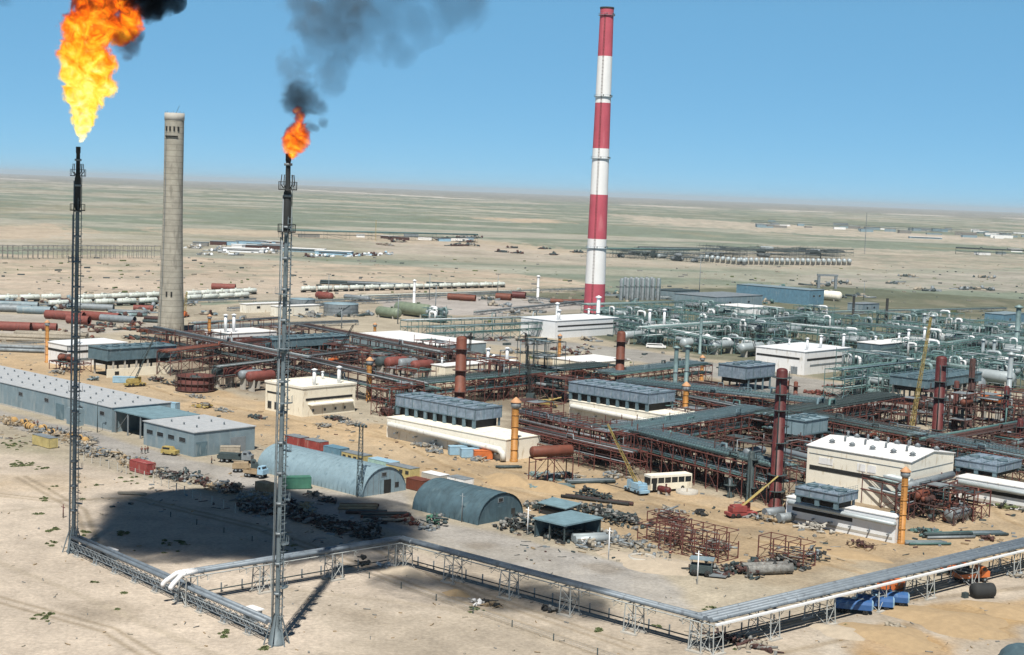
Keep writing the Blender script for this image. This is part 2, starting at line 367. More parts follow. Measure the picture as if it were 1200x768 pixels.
    poly([(190, 540), (290, 552), (425, 584), (478, 575), (480, 606), (560, 620), (640, 642), (560, 640), (420, 605), (280, 572)], (.45, .425, .395), .8, 1.5, 3, .2)
    poly([(490, 392), (520, 386), (600, 394), (690, 404), (760, 412), (900, 436), (1000, 452), (1140, 478), (1120, 490), (980, 470), (900, 462), (800, 432), (690, 416), (560, 402)], (.375, .365, .345), .9, 2, 3)
    poly([(930, 445), (1050, 455), (1060, 480), (960, 482)], (.38, .36, .33), .8, 2, 4)
    poly([(560, 372), (690, 362), (700, 372), (600, 384)], (.36, .33, .25), .6, 3, 6)
    # wheel tracks in the tan sand
    for pts in ([(60, 415), (200, 462), (330, 490), (480, 520), (560, 545), (700, 570), (900, 610), (1060, 640)],
                [(440, 505), (520, 545), (600, 575), (700, 600), (850, 625), (1000, 660)],
                [(940, 655), (1010, 672)], [(640, 580), (760, 590), (860, 618)], [(410, 520), (420, 505), (450, 512)], [(1120, 560), (1180, 610), (1260, 640)]):
        line(pts, (.43, .31, .18), .8, .6, .5, .3); q = [tuple(G(*p)+Vector((1.2, 1.6, 0))) for p in pts]; line(q, (.62, .48, .31), .9, .5, .6, .3)
    for pts in ([(-60, 575), (60, 588), (150, 584), (300, 620), (480, 690), (700, 768)], [(-60, 690), (120, 740), (200, 790)], [(430, 640), (560, 700), (740, 762)], [(880, 740), (1010, 712), (1200, 690)], [(900, 770), (1060, 735), (1210, 715)], [(20, 560), (90, 600), (110, 660)]):
        for off in (0, 2.2):
            q = [tuple(G(*p)+Vector((off*.6, off*.8, 0))) for p in pts]; line(q, (.36, .295, .215), .55, .75, .5, .5)
    for px, py, r_ in ((520, 560, 5), (640, 590, 7), (760, 600, 6), (880, 625, 6), (330, 500, 5), (210, 470, 5), (1130, 590, 5), (590, 690, 4), (430, 720, 6), (130, 720, 6), (230, 560, 3), (560, 640, 4), (700, 665, 4), (990, 690, 5), (1060, 665, 5)):
        g_ = G(px, py); dd = np.hypot(X-g_.x, (Y-g_.y)) + nf*14; mixc((1-sstep(r_*.3, r_*1.4, dd))*.45, (.26, .215, .16))
    for pts in ([(-50, 640), (100, 700), (300, 790)], [(330, 690), (520, 712), (640, 750), (720, 790)], [(0, 600), (150, 585), (270, 600)], [(870, 745), (960, 768), (1000, 790)]):
        line(pts, (.45, .385, .30), 1.0, .5, .8, .4)
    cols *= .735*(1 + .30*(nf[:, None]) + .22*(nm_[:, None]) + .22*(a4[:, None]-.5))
    me = bpy.data.meshes.new('ground')
    idx = np.arange(n).reshape(nr, nc); a = idx[:-1]; b = idx[1:]
    q = np.stack([a.ravel(), np.roll(a, -1, 1).ravel(), np.roll(b, -1, 1).ravel(), b.ravel()], 1)
    nq = len(q)
    me.vertices.add(n); me.vertices.foreach_set('co', np.stack([X, Y, np.zeros(n)], 1).astype(np.float32).ravel())
    me.loops.add(nq*4); me.loops.foreach_set('vertex_index', q[:, ::-1].astype(np.int32).ravel())
    me.polygons.add(nq); me.polygons.foreach_set('loop_start', np.arange(0, nq*4, 4, dtype=np.int32))
    try: me.polygons.foreach_set('loop_total', np.full(nq, 4, dtype=np.int32))
    except Exception: pass
    me.update(); me.validate()
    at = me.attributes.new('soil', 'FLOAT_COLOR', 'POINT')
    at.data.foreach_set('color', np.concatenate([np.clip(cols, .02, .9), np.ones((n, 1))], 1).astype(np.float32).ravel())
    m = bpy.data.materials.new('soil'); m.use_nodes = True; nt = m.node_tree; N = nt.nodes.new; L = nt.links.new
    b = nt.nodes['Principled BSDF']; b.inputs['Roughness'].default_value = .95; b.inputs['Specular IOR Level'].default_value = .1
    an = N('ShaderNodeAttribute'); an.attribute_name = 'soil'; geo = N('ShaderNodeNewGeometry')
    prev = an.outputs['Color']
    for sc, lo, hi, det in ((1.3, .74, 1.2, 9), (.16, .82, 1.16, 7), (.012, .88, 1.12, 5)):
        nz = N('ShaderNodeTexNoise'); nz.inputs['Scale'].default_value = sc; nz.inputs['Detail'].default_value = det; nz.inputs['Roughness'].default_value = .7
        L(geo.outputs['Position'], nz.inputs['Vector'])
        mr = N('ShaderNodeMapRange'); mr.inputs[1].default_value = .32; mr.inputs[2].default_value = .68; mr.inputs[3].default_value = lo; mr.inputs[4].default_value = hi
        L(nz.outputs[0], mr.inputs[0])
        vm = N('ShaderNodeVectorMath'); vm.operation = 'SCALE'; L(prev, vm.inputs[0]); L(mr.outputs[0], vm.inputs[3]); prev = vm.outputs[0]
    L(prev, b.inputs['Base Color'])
    bp = N('ShaderNodeBump'); bp.inputs['Strength'].default_value = .35; bp.inputs['Distance'].default_value = .4
    nz = N('ShaderNodeTexNoise'); nz.inputs['Scale'].default_value = .35; nz.inputs['Detail'].default_value = 8; L(geo.outputs['Position'], nz.inputs['Vector'])
    L(nz.outputs[0], bp.inputs['Height']); L(bp.outputs[0], b.inputs['Normal'])
    me.materials.append(m)
    o = bpy.data.objects.new('ground', me); C.objects.link(o); o['kind'] = 'structure'; o['label'] = 'sandy ground and steppe reaching the horizon'
    return o
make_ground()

# ------------------------------------------------------------------ haze
def make_haze():
    o = MB().bb(-90000, 90000, -90000, 90000, -1.0, 186.0).build('haze', [])
    m = bpy.data.materials.new('haze_air'); m.use_nodes = True; nt = m.node_tree; nt.nodes.clear()
    out = nt.nodes.new('ShaderNodeOutputMaterial'); v = nt.nodes.new('ShaderNodeVolumePrincipled')
    v.inputs['Color'].default_value = (.84, .94, 1.0, 1); v.inputs['Density'].default_value = HAZE_D; v.inputs['Anisotropy'].default_value = 0.0
    nt.links.new(v.outputs[0], out.inputs['Volume'])
    try: m.cycles.homogeneous_volume = True
    except Exception: pass
    o.data.materials.append(m); o['kind'] = 'stuff'; o['label'] = 'thin pale haze over the steppe'
HAZE_D = 2.6e-5
make_haze()

# ------------------------------------------------------------------ fire and smoke
def blob_mesh(name, blobs, grow, vox):
    import bmesh
    bm = bmesh.new()
    for c, r in blobs: bmesh.ops.create_icosphere(bm, subdivisions=3, radius=r*grow, matrix=Matrix.Translation(c))
    me = bpy.data.meshes.new(name); bm.to_mesh(me); bm.free()
    o = bpy.data.objects.new(name, me); C.objects.link(o)
    md = o.modifiers.new('skin', 'REMESH'); md.mode = 'VOXEL'; md.voxel_size = vox
    return o
def field(nt, blobs, k, warp, wscale, fine=(0, 1)):
    """Node socket: smooth union of 1-dist/r over the blobs, at a noise-warped position."""
    N = nt.nodes.new; L = nt.links.new
    geo = N('ShaderNodeNewGeometry'); pos = geo.outputs['Position']
    nz = N('ShaderNodeTexNoise'); nz.inputs['Scale'].default_value = wscale; nz.inputs['Detail'].default_value = 2.5; L(pos, nz.inputs['Vector'])
    s1 = N('ShaderNodeVectorMath'); s1.operation = 'SUBTRACT'; s1.inputs[1].default_value = (.5, .5, .5); L(nz.outputs['Color'], s1.inputs[0])
    s2 = N('ShaderNodeVectorMath'); s2.operation = 'SCALE'; s2.inputs[3].default_value = warp; L(s1.outputs[0], s2.inputs[0])
    s3 = N('ShaderNodeVectorMath'); s3.operation = 'ADD'; L(pos, s3.inputs[0]); L(s2.outputs[0], s3.inputs[1]); wp = s3.outputs[0]
    acc = None
    for c, r in blobs:
        dn = N('ShaderNodeVectorMath'); dn.operation = 'DISTANCE'; dn.inputs[1].default_value = c; L(wp, dn.inputs[0])
        ml = N('ShaderNodeMath'); ml.operation = 'MULTIPLY_ADD'; ml.inputs[1].default_value = -1/r; ml.inputs[2].default_value = 1.0; L(dn.outputs['Value'], ml.inputs[0])
        if acc is None: acc = ml.outputs[0]
        else:
            mx = N('ShaderNodeMath'); mx.operation = 'SMOOTH_MAX'; mx.inputs[2].default_value = k; L(acc, mx.inputs[0]); L(ml.outputs[0], mx.inputs[1]); acc = mx.outputs[0]
    return acc, wp, pos
def smoke(label, blobs, dens, scale, cut, group=None, step=.5, col=(.012, .014, .016), vox=1.5, kk=.25):
    o = blob_mesh('smoke', blobs, 1.25, vox)
    m = bpy.data.materials.new('smoke'); m.use_nodes = True; nt = m.node_tree; nt.nodes.clear(); N = nt.nodes.new; L = nt.links.new
    acc, wp, pos = field(nt, blobs, kk, blobs[0][1]*1.1, scale*.6)
    nz = N('ShaderNodeTexNoise'); nz.inputs['Scale'].default_value = scale; nz.inputs['Detail'].default_value = 7; nz.inputs['Roughness'].default_value = .62; nz.inputs['Distortion'].default_value = .5; L(pos, nz.inputs['Vector'])
    a = N('ShaderNodeMath'); a.operation = 'MULTIPLY_ADD'; a.inputs[1].default_value = 2.8; a.inputs[2].default_value = -1.4-cut; L(nz.outputs[0], a.inputs[0])
    s = N('ShaderNodeMath'); s.operation = 'ADD'; L(a.outputs[0], s.inputs[0]); L(acc, s.inputs[1])
    mr = N('ShaderNodeMapRange'); mr.interpolation_type = 'SMOOTHSTEP'; mr.inputs[1].default_value = 0; mr.inputs[2].default_value = .55; mr.inputs[3].default_value = 0; mr.inputs[4].default_value = dens; L(s.outputs[0], mr.inputs[0])
    v = N('ShaderNodeVolumePrincipled'); v.inputs['Color'].default_value = (*[max(c, .001)*6 for c in col], 1); v.inputs['Anisotropy'].default_value = .2
    L(mr.outputs[0], v.inputs['Density'])
    out = N('ShaderNodeOutputMaterial'); L(v.outputs[0], out.inputs['Volume'])
    try: m.cycles.volume_step_rate = step
    except Exception: pass
    o.data.materials.append(m)
    tag(o, label, 'smoke'); return o
def flame(label, blobs, tipz, topz, step=.2, vox=.5, wh=.3, FS=.5):
    o = blob_mesh('flame', blobs, 1.2, vox)
    m = bpy.data.materials.new('fire'); m.use_nodes = True; nt = m.node_tree; nt.nodes.clear(); N = nt.nodes.new; L = nt.links.new
    acc, wp, pos = field(nt, blobs, .12, blobs[0][1]*.9, .42)
    nz = N('ShaderNodeTexNoise'); nz.inputs['Scale'].default_value = FS; nz.inputs['Detail'].default_value = 6; nz.inputs['Roughness'].default_value = .66; nz.inputs['Distortion'].default_value = .9; L(pos, nz.inputs['Vector'])
    a = N('ShaderNodeMath'); a.operation = 'MULTIPLY_ADD'; a.inputs[1].default_value = 1.75; a.inputs[2].default_value = -.90; L(nz.outputs[0], a.inputs[0])
    s = N('ShaderNodeMath'); s.operation = 'ADD'; L(a.outputs[0], s.inputs[0]); L(acc, s.inputs[1])
    de = N('ShaderNodeMapRange'); de.interpolation_type = 'SMOOTHSTEP'; de.inputs[1].default_value = .0; de.inputs[2].default_value = .30; de.inputs[4].default_value = 1.7; L(s.outputs[0], de.inputs[0])
    # heat: hotter (whiter) near the tip, cooler towards the top, broken by the turbulence
    sx = N('ShaderNodeSeparateXYZ'); L(pos, sx.inputs[0])
    hz = N('ShaderNodeMapRange'); hz.inputs[1].default_value = tipz; hz.inputs[2].default_value = topz; hz.inputs[3].default_value = wh; hz.inputs[4].default_value = -.31; L(sx.outputs[2], hz.inputs[0])
    n2 = N('ShaderNodeTexNoise'); n2.inputs['Scale'].default_value = .34; n2.inputs['Detail'].default_value = 6; n2.inputs['Roughness'].default_value = .7; n2.inputs['Distortion'].default_value = 1.2; L(pos, n2.inputs['Vector'])
    a0 = N('ShaderNodeMath'); a0.operation = 'MULTIPLY_ADD'; a0.inputs[1].default_value = .36; a0.inputs[2].default_value = -.12; L(s.outputs[0], a0.inputs[0]); a1_ = N('ShaderNodeMath'); a1_.operation = 'ADD'; L(a0.outputs[0], a1_.inputs[0]); L(hz.outputs[0], a1_.inputs[1]); ad = N('ShaderNodeMath'); ad.operation = 'ADD'; L(a1_.outputs[0], ad.inputs[0]); L(n2.outputs[0], ad.inputs[1])
    rp = N('ShaderNodeValToRGB'); e = rp.color_ramp.elements
    e[0].position = .28; e[0].color = (.10, .015, .004, 1); e[1].position = .86; e[1].color = (1.0, .92, .62, 1)
    for p_, c_ in ((.38, (.75, .085, .006, 1)), (.46, (1.0, .20, .006, 1)), (.54, (1.0, .42, .015, 1)), (.64, (1.0, .70, .06, 1)), (.74, (1.0, .82, .22, 1))):
        q = e.new(p_); q.color = c_
    L(ad.outputs[0], rp.inputs[0])
    em = N('ShaderNodeEmission'); L(rp.outputs[0], em.inputs[0])
    es = N('ShaderNodeMath'); es.operation = 'MULTIPLY'; es.inputs[1].default_value = 1.15; L(de.outputs[0], es.inputs[0]); L(es.outputs[0], em.inputs[1])
    ab = N('ShaderNodeVolumeAbsorption'); ab.inputs[0].default_value = (0, 0, 0, 1); L(de.outputs[0], ab.inputs[1])
    sh = N('ShaderNodeAddShader'); L(em.outputs[0], sh.inputs[0]); L(ab.outputs[0], sh.inputs[1])
    out = N('ShaderNodeOutputMaterial'); L(sh.outputs[0], out.inputs['Volume'])
    try: m.cycles.volume_step_rate = step
    except Exception: pass
    o.data.materials.append(m)
    tag(o, label, 'flame'); return o

def PB(lst, y0, dyz):
    """(px, py, radius in px) seen at depth y0 - dyz*(rise) -> (point, radius in metres)"""
    out = []
    for px, py, r in lst:
        rise = max(0, (170-py))/1760*y0; y = y0-dyz*rise
        out.append((RY(px, py, y), r*y/F))
    return out
if FIRE:
    fl1 = PB([(98, 136, 15), (95, 164, 4), (96, 157, 6), (97, 150, 9), (98, 136, 15), (100, 118, 20), (92, 108, 20), (104, 96, 24), (86, 84, 18), (124, 101, 14), (112, 74, 24), (84, 62, 17), (102, 48, 22), (90, 32, 21), (118, 30, 26), (112, 8, 28), (146, 34, 20), (152, 22, 17), (142, -4, 22), (120, -18, 26), (98, -4, 16)], 268, .25)
    flame('tall billowing yellow and orange flame on the farther flare stack', fl1, 74, 108, step=.13)
    sm1 = PB([(176, 6, 20), (188, -6, 22), (160, -18, 28), (205, 2, 12)], 264, .25)
    smoke('black smoke curling from the large flame at the farther flare', sm1, 1.1, .22, -.1, step=.25, vox=.7)
    sm1b = PB([(152, 56, 15), (140, 48, 12), (160, 42, 11), (148, 66, 9)], 262, .25)
    smoke('grey-brown smoke curl at the right shoulder of the large flame', sm1b, .5, .3, -.02, step=.25, vox=.6, col=(.04, .03, .025))
    sm2a = PB([(353, 117, 22), (368, 124, 15), (340, 124, 14), (376, 143, 9), (364, 150, 8), (352, 104, 13)], 214, .3)
    smoke('small black smoke puff just above the small flame', sm2a, .42, .34, .0, step=.25, vox=.6)
    big = [(Vector(c), r) for c, r in (((-80, 240, 110), 11), ((-74, 234, 114), 15), ((-64, 224, 122), 19), ((-52, 228, 126), 17), ((-70, 206, 126), 17), ((-52, 200, 132), 17), ((-38, 220, 130), 14), ((-60, 246, 120), 12), ((-36, 200, 136), 13), ((-40, 226, 128), 14), ((-34, 212, 128), 12), ((-84, 250, 106), 9))]
    smoke('dense dark smoke cloud drifting over the yard from the large flame', big, .21, .065, -.12, step=.5, kk=.4, vox=2.5)
    fl2 = PB([(345, 168, 15), (342, 179, 8), (350, 157, 15), (341, 160, 11), (355, 165, 9), (348, 147, 9), (352, 138, 7), (349, 130, 6)], 217, .3)
    flame('small orange flame on the nearer flare stack tip', fl2, 66, 84, step=.10, vox=.3, wh=.12, FS=.8)
    sm2 = PB([(352, 116, 20), (368, 120, 13), (341, 118, 12), (352, 118, 17), (350, 110, 15), (344, 108, 16), (376, 142, 8), (360, 150, 8), (350, 78, 26), (385, 84, 28), (400, 70, 22), (396, 102, 14), (372, 60, 20), (380, 22, 40), (400, 5, 40), (350, 0, 26), (390, -30, 40)], 215, .3)
    smoke('dark grey smoke puffs rising from the nearer flare flame', sm2, .14, .22, -.04, step=.35, col=(.05, .05, .046), vox=.8)
    sm3 = PB([(425, 40, 34), (455, 50, 26), (470, 65, 17), (440, 15, 40), (490, 20, 32), (520, 8, 36), (550, 2, 30), (480, -20, 40)], 206, .4)
    smoke('thin grey smoke drifting away from the nearer flare', sm3, .085, .17, -.03, step=.5, col=(.05, .05, .046), vox=1.2)
    sh2 = [(Vector(c), r) for c, r in (((-12, 186, 104), 9), ((-2, 182, 108), 10), ((8, 176, 110), 9), ((-20, 192, 100), 7))]
    smoke('pale grey smoke trailing above the trestle yard', sh2, .13, .10, -.05, step=.7, vox=2)
# ------------------------------------------------------------------ generators
def dims(c, l, r):
    c, l, r = G(*c), G(*l), G(*r)
    return c, (c-l).dot(AX), (r-c).dot(BX)
# local frame of a building: x to the near corner along A (0..la), y along B (0..lb); front-left face y=0, front-right face x=la
def bld_root(name, label, cat, c, la, lb, group=None):
    o = c - AX*la
    return thing(name, label, cat, o, AZ, group)

def building(label, corner, l, r, h, wallm, roofm, roof='flat', cat='building', name='process_building', win_l=(), win_r=(), doors=(), vents=(), strips=(), la=None, lb=None, group=None, over=.25):
    c, a, b = dims(corner, l, r); a = la or a; b = lb or b
    t = bld_root(name, label, cat, c, a, b, group)
    w = MB()
    if roof == 'gable':
        rh = h+b*.07
        w.add([(0, 0, 0), (a, 0, 0), (a, b, 0), (0, b, 0), (0, 0, h), (a, 0, h), (a, b, h), (0, b, h), (a, b/2, rh), (0, b/2, rh)],
              [(0, 1, 5, 4), (1, 2, 6, 8, 5), (2, 3, 7, 6), (3, 0, 4, 9, 7)])
    else: w.bb(0, a, 0, b, 0, h)
    w.build('wall', wallm, t)
    rf = MB(); ov = over
    if roof == 'gable':
        for s in (0, 1):
            y0 = -ov if s == 0 else b+ov; z0 = h+.03-ov*.14
            rf.add([(-ov, y0, z0), (a+ov, y0, z0), (a+ov, b/2, rh+.03), (-ov, b/2, rh+.03), (-ov, y0, z0+.18), (a+ov, y0, z0+.18), (a+ov, b/2, rh+.21), (-ov, b/2, rh+.21)],
                   [(0, 1, 2, 3), (4, 7, 6, 5), (0, 4, 5, 1), (1, 5, 6, 2), (2, 6, 7, 3), (3, 7, 4, 0)])
    else:
        rf.bb(-ov, a+ov, -ov, b+ov, h+.005, h+.22)
        if roof == 'parapet':
            for x0, x1, y0, y1 in ((-ov, a+ov, -ov, -ov+.3), (-ov, a+ov, b+ov-.3, b+ov), (-ov, -ov+.3, -ov+.3, b+ov-.3), (a+ov-.3, a+ov, -ov+.3, b+ov-.3)): rf.bb(x0, x1, y0, y1, h+.22, h+.6)
    rfo = rf.build('roof', roofm, t)
    for face, s, z, wd, ht in [('l', *q) for q in win_l]+[('r', *q) for q in win_r]:
        f = MB(); g = MB()
        if face == 'l':
            f.box(s*a, -.03, z, wd+.25, .1, ht+.25); g.box(s*a, -.06, z, wd, .1, ht)
        else:
            f.box(a+.03, s*b, z, .1, wd+.25, ht+.25); g.box(a+.06, s*b, z, .1, wd, ht)
        fo = f.build('window', wallm if wallm in (bluegrey,) else galv, t); g.build('pane', glass, fo)
    for face, s, wd, ht, m in doors:
        d = MB()
        if face == 'l': d.box(s*a, -.04, ht/2+.02, wd, .12, ht)
        else: d.box(a+.04, s*b, ht/2+.02, .12, wd, ht)
        d.build('door', m, t)
    for face, s0, s1, z, ht, m in strips:
        d = MB()
        if face == 'l': d.bb(s0*a, s1*a, -.09, .0, z-ht/2, z+ht/2)
        else: d.bb(a, a+.09, s0*b, s1*b, z-ht/2, z+ht/2)
        d.build('window_strip', m, t)
    for vx, vy, vr, vh, m, kind in vents:
        v = MB(); z0 = h+.2 if roof != 'gable' else h+.2+(b*.07)*(1-abs(vy-.5)*2)-.15
        if kind == 'pipe':
            v.tube((vx*a, vy*b, z0), (vx*a, vy*b, z0+vh), vr, 10); v.lathe([(vr*.2, z0+vh+.9*vr), (vr*1.8, z0+vh+.25*vr), (vr*1.8, z0+vh+.05), (vr, z0+vh)], 10, (vx*a, vy*b, 0))
            v.build('vent_pipe', m, t)
        elif kind == 'goose':
            x, y = vx*a, vy*b
            v.path([(x, y, z0), (x, y, z0+vh), (x+.5*vr, y-.6*vr, z0+vh+.9*vr), (x+1.2*vr, y-1.8*vr, z0+vh+.9*vr), (x+1.6*vr, y-2.4*vr, z0+vh+.2)], vr, 8)
            v.build('vent_pipe', m, t)
        else:
            v.lathe([(vr, z0-.05), (vr, z0+vh*.5), (vr*1.4, z0+vh*.55), (vr*.2, z0+vh)], 8, (vx*a, vy*b, 0)); v.build('roof_vent', m, t)
    return t

def cooler(label, base, top, hb, m_base=cream, duct=True, nfan=6, legs=True, basename='base_wall'):
    """An air cooler bank: low base building with a big duct along its long face, and on it a raised fan box on legs.
    base = (corner, l, r) ground places; top = (z0, z1, near corner place at z0, left place at z0, right place at z0)."""
    c, a, b = base
    t = bld_root('air_cooler', label, 'air cooler', c, a, b)
    w = MB(); w.bb(0, a, 0, b, 0, hb); w.build(basename, m_base, t)
    MB().bb(-.15, a+.15, -.15, b+.15, hb+.004, hb+.2).build('base_roof', m_base if m_base in (cream, creamw) else white, t)
    MB().bb(.06*a, .62*a, -.06, .0, hb*.50, hb*.66).build('window_strip', dark, t)
    MB().bb(.05*a, .98*a, -.05, .0, hb*.12, hb*.22).build('wall_recess', concpl if m_base == whitep else creamw, t)
    if duct:
        d = MB(); r = duct
        if m_base == whitep: d.path([(a*.03, -r*.2, hb*.8), (a*.05, -r*1.2, hb*.82), (a*.99, -r*1.2, hb*.78), (a*1.0, -r*.2, hb*.76)], r, 12)
        else: d.path([(a*.03, -r*.3, hb*.70), (a*.05, -r*1.25, hb*.70), (a*.97, -r*1.25, hb*.55), (a*1.0, -r*1.25, hb*.4), (a*1.005, -r*1.25, .4)], r, 14)
        d.build('duct', silver if m_base == whitep else ductw, t)
        for k in range(6):
            MB().bb(a*(.1+.17*k)-.12, a*(.1+.17*k)+.12, -r*2, -.02, hb*.30, hb*.36).build('bracket', galv, t)
    z0, z1, cn, cl, cr = top
    o = Matrix.Rotation(-AZ, 3, 'Z'); org = c-AX*a
    pn = o @ (G(*cn, z0)-org); pl = o @ (G(*cl, z0)-org); pr = o @ (G(*cr, z0)-org)
    x0, x1, y0, y1 = pl.x, pn.x, pn.y, max(pr.y, pn.y+5)
    zl = z0+(z1-z0)*.40
    box = MB(); box.bb(x0, x1, y0, y1, zl, z1-.35).build('fan_box', coolbl, t)
    # top plenum with panel ribs and fan rings
    tp = MB(); tp.bb(x0-.2, x1+.2, y0-.2, y1+.2, z1-.345, z1-.2).build('top_deck', coolbl, t)
    nx = max(3, int((x1-x0)/3.4))
    rb = MB()
    for i in range(nx+1):
        x = x0+(x1-x0)*i/nx; rb.bb(x-.09, x+.09, y0-.09, y0-.001, zl, z1-.35); rb.bb(x-.08, x+.08, y0-.1, y1+.1, z1-.198, z1-.02)
    for i in range(4):
        y = y0+(y1-y0)*i/3; rb.bb(x1+.001, x1+.09, y-.09, y+.09, zl, z1-.35)
    rb.bb(x0-.12, x1+.12, y0-.13, y0-.095, zl+.1, zl+.3); rb.build('panel_rib', coolfr, t)
    for i in range(min(nfan, nx)):
        x = x0+(x1-x0)*(i+.5)/min(nfan, nx)
        MB().lathe([(1.15, z1-.2), (1.3, z1+.02), (1.3, z1+.22), (1.12, z1+.22), (1.10, z1-.05)], 14, (x, (y0+y1)/2, 0)).build('fan_ring', coolfr, t)
    hr = MB()
    for (xa, ya, xb, yb) in ((x0, y0, x1, y0), (x1, y0, x1, y1)):
        for zz in (.5, 1.0): hr.bar((xa, ya-.1, z1+zz*.9), (xb, yb-.1, z1+zz*.9), .05)
        for k in range(9):
            q = k/8; hr.bar((xa+(xb-xa)*q, ya+(yb-ya)*q-.1, z1-.1), (xa+(xb-xa)*q, ya+(yb-ya)*q-.1, z1+.9), .05)
    hr.build('handrail', coolfr, t)
    if legs:
        for i in range(nx):
            for y in (y0+.3, y1-.3):
                x = x0+(x1-x0)*(i+.15)/max(1, nx-.7)
                MB().box(x, y, (hb+.2+zl)/2, 1.0 if y < y1-1 else .4, .5, zl-hb-.2 if z0 > hb-.5 else zl).build('leg', coolfr if hb < 99 else concpl, t)
        MB().bb(x0+.8, x1-.8, y0+1.0, y1-1.0, hb+.21, zl-.01).build('tube_bundle', dark, t)
    return t

def portal(w, levels, mat, brace, hoop=0.0, col=.16):
    mb = MB()
    top = levels[-1]
    for y in (0, w): mb.bar((0, y, 0), (0, y, top+hoop), col*1.5)
    for z in levels: mb.bar((0, 0, z), (0, w, z), col*1.3)
    if hoop: mb.bar((0, 0, top+hoop), (0, w, top+hoop), col)
    if brace: mb.bar((0, 0, .2), (0, w, levels[0]), col*.8); mb.bar((0, w, .2), (0, 0, levels[0]), col*.8)
    return mb
def rack(label, p0, p1, w=6.0, levels=(5.0, 8.0), steel=None, pipes=None, npipe=(5, 9), bay=6.0, hoop=0.0, seed=0, name='pipe_rack', rmax=.42, cover=None, group=None, hatch=False):
    """Pipe rack from ground place p0 to p1 (metres)."""
    rn = random.Random(seed); steel = steel or rust
    d = p1-p0; L = d.length; ang = math.atan2(d.y, d.x)
    t = thing(name, label, 'pipe rack', p0, ang, group)
    n = max(2, round(L/bay)); b0 = portal(w, levels, steel, True, hoop).build('bent', steel, t); b1 = None
    for i in range(1, n+1):
        if i % 2:
            if b1 is None: b1 = portal(w, levels, steel, False, hoop).build('bent', steel, t); b1.location = (L*i/n, 0, 0)
            else: inst(b1, t, (L*i/n, 0, 0))
        else: inst(b0, t, (L*i/n, 0, 0))
    for z in levels:
        for y in (0, w): one('side_beam', steel, t, 'bar', (0, y, z-.15), (L, y, z-.15), .26)
    br = MB()
    for i in range(0, n, 2):
        xa, xb = L*i/n, L*(i+1)/n
        for y in (-.02, w+.02): br.bar((xa, y, .2), (xb, y, levels[0]), .12); br.bar((xb, y, .2), (xa, y, levels[0]), .12)
    br.build('cross_brace', steel, t)
    pal = pipes or [darkst, darkst, coolfr, teal, galv]
    for li, z in enumerate(levels):
        k = npipe[min(li, len(npipe)-1)]
        if not k: continue
        y = .35
        for j in range(k):
            r = rn.choice((.10, .13, .16, .2, min(.32, rmax), rmax)) if li == len(levels)-1 else rn.choice((.12, .2, .3))
            y += r
            if y + r > w-.2: break
            m = rn.choice(pal); zc = z+.12+r
            if rn.random() < .28 and L > 25:      # expansion loop
                xm = L*rn.uniform(.25, .75); lw = rn.uniform(1.5, 3); hh = rn.uniform(1.0, 2.2)
                pts = [(-.5, y, zc), (xm, y, zc), (xm+.2, y, zc+hh), (xm+lw, y, zc+hh), (xm+lw+.2, y, zc), (L+.5, y, zc)]
                one('pipe', m, t, 'path', pts, r, 7)
            else: one('pipe', m, t, 'tube', (-.6, y, zc), (L+.6, y, zc), r, 7)
            y += r + rn.uniform(.08, .3)
    if cover:
        wk = MB(); wk.bb(0, L, w+.05, w+1.0, levels[-1]-.05, levels[-1]+.03)
        wk.build('walkway', cover, t)
    if cover or hatch:
        gr = MB(); zt = levels[-1]+.95
        for i in range(int(L/1.0)): gr.bar((i*1.0+.3, .1, zt), (i*1.0+.3, w-.1, zt), .1)
        for y in (.3, w*.35, w*.65, w-.3): gr.bar((0, y, zt+.05), (L, y, zt+.05), .1)
        gr.build('pipe_grating', coolfr if (seed % 2) else darkst, t)
        tr = MB(); z1, z0 = levels[-1]-.2, levels[0]
        for i in range(2*n):
            xa, xb = L*i/(2*n), L*(i+1)/(2*n)
            for y in (-.03, w+.03): tr.bar((xa, y, z1), (xb, y, z0), .1) if i % 2 else tr.bar((xa, y, z0), (xb, y, z1), .1)
        tr.build('truss_lattice', steel, t)
    hr = MB(); z = levels[-1]
    for y in (-.1, w+1.0 if cover else w+.1):
        for zz in (.55, 1.1): hr.bar((0, y, z+zz), (L, y, z+zz), .06)
        for i in range(2*n+1): hr.bar((L*i/(2*n), y, z), (L*i/(2*n), y, z+1.1), .06)
    hr.build('handrail', steel if steel in (rust, rustd) and not cover else darkst, t)
    return t

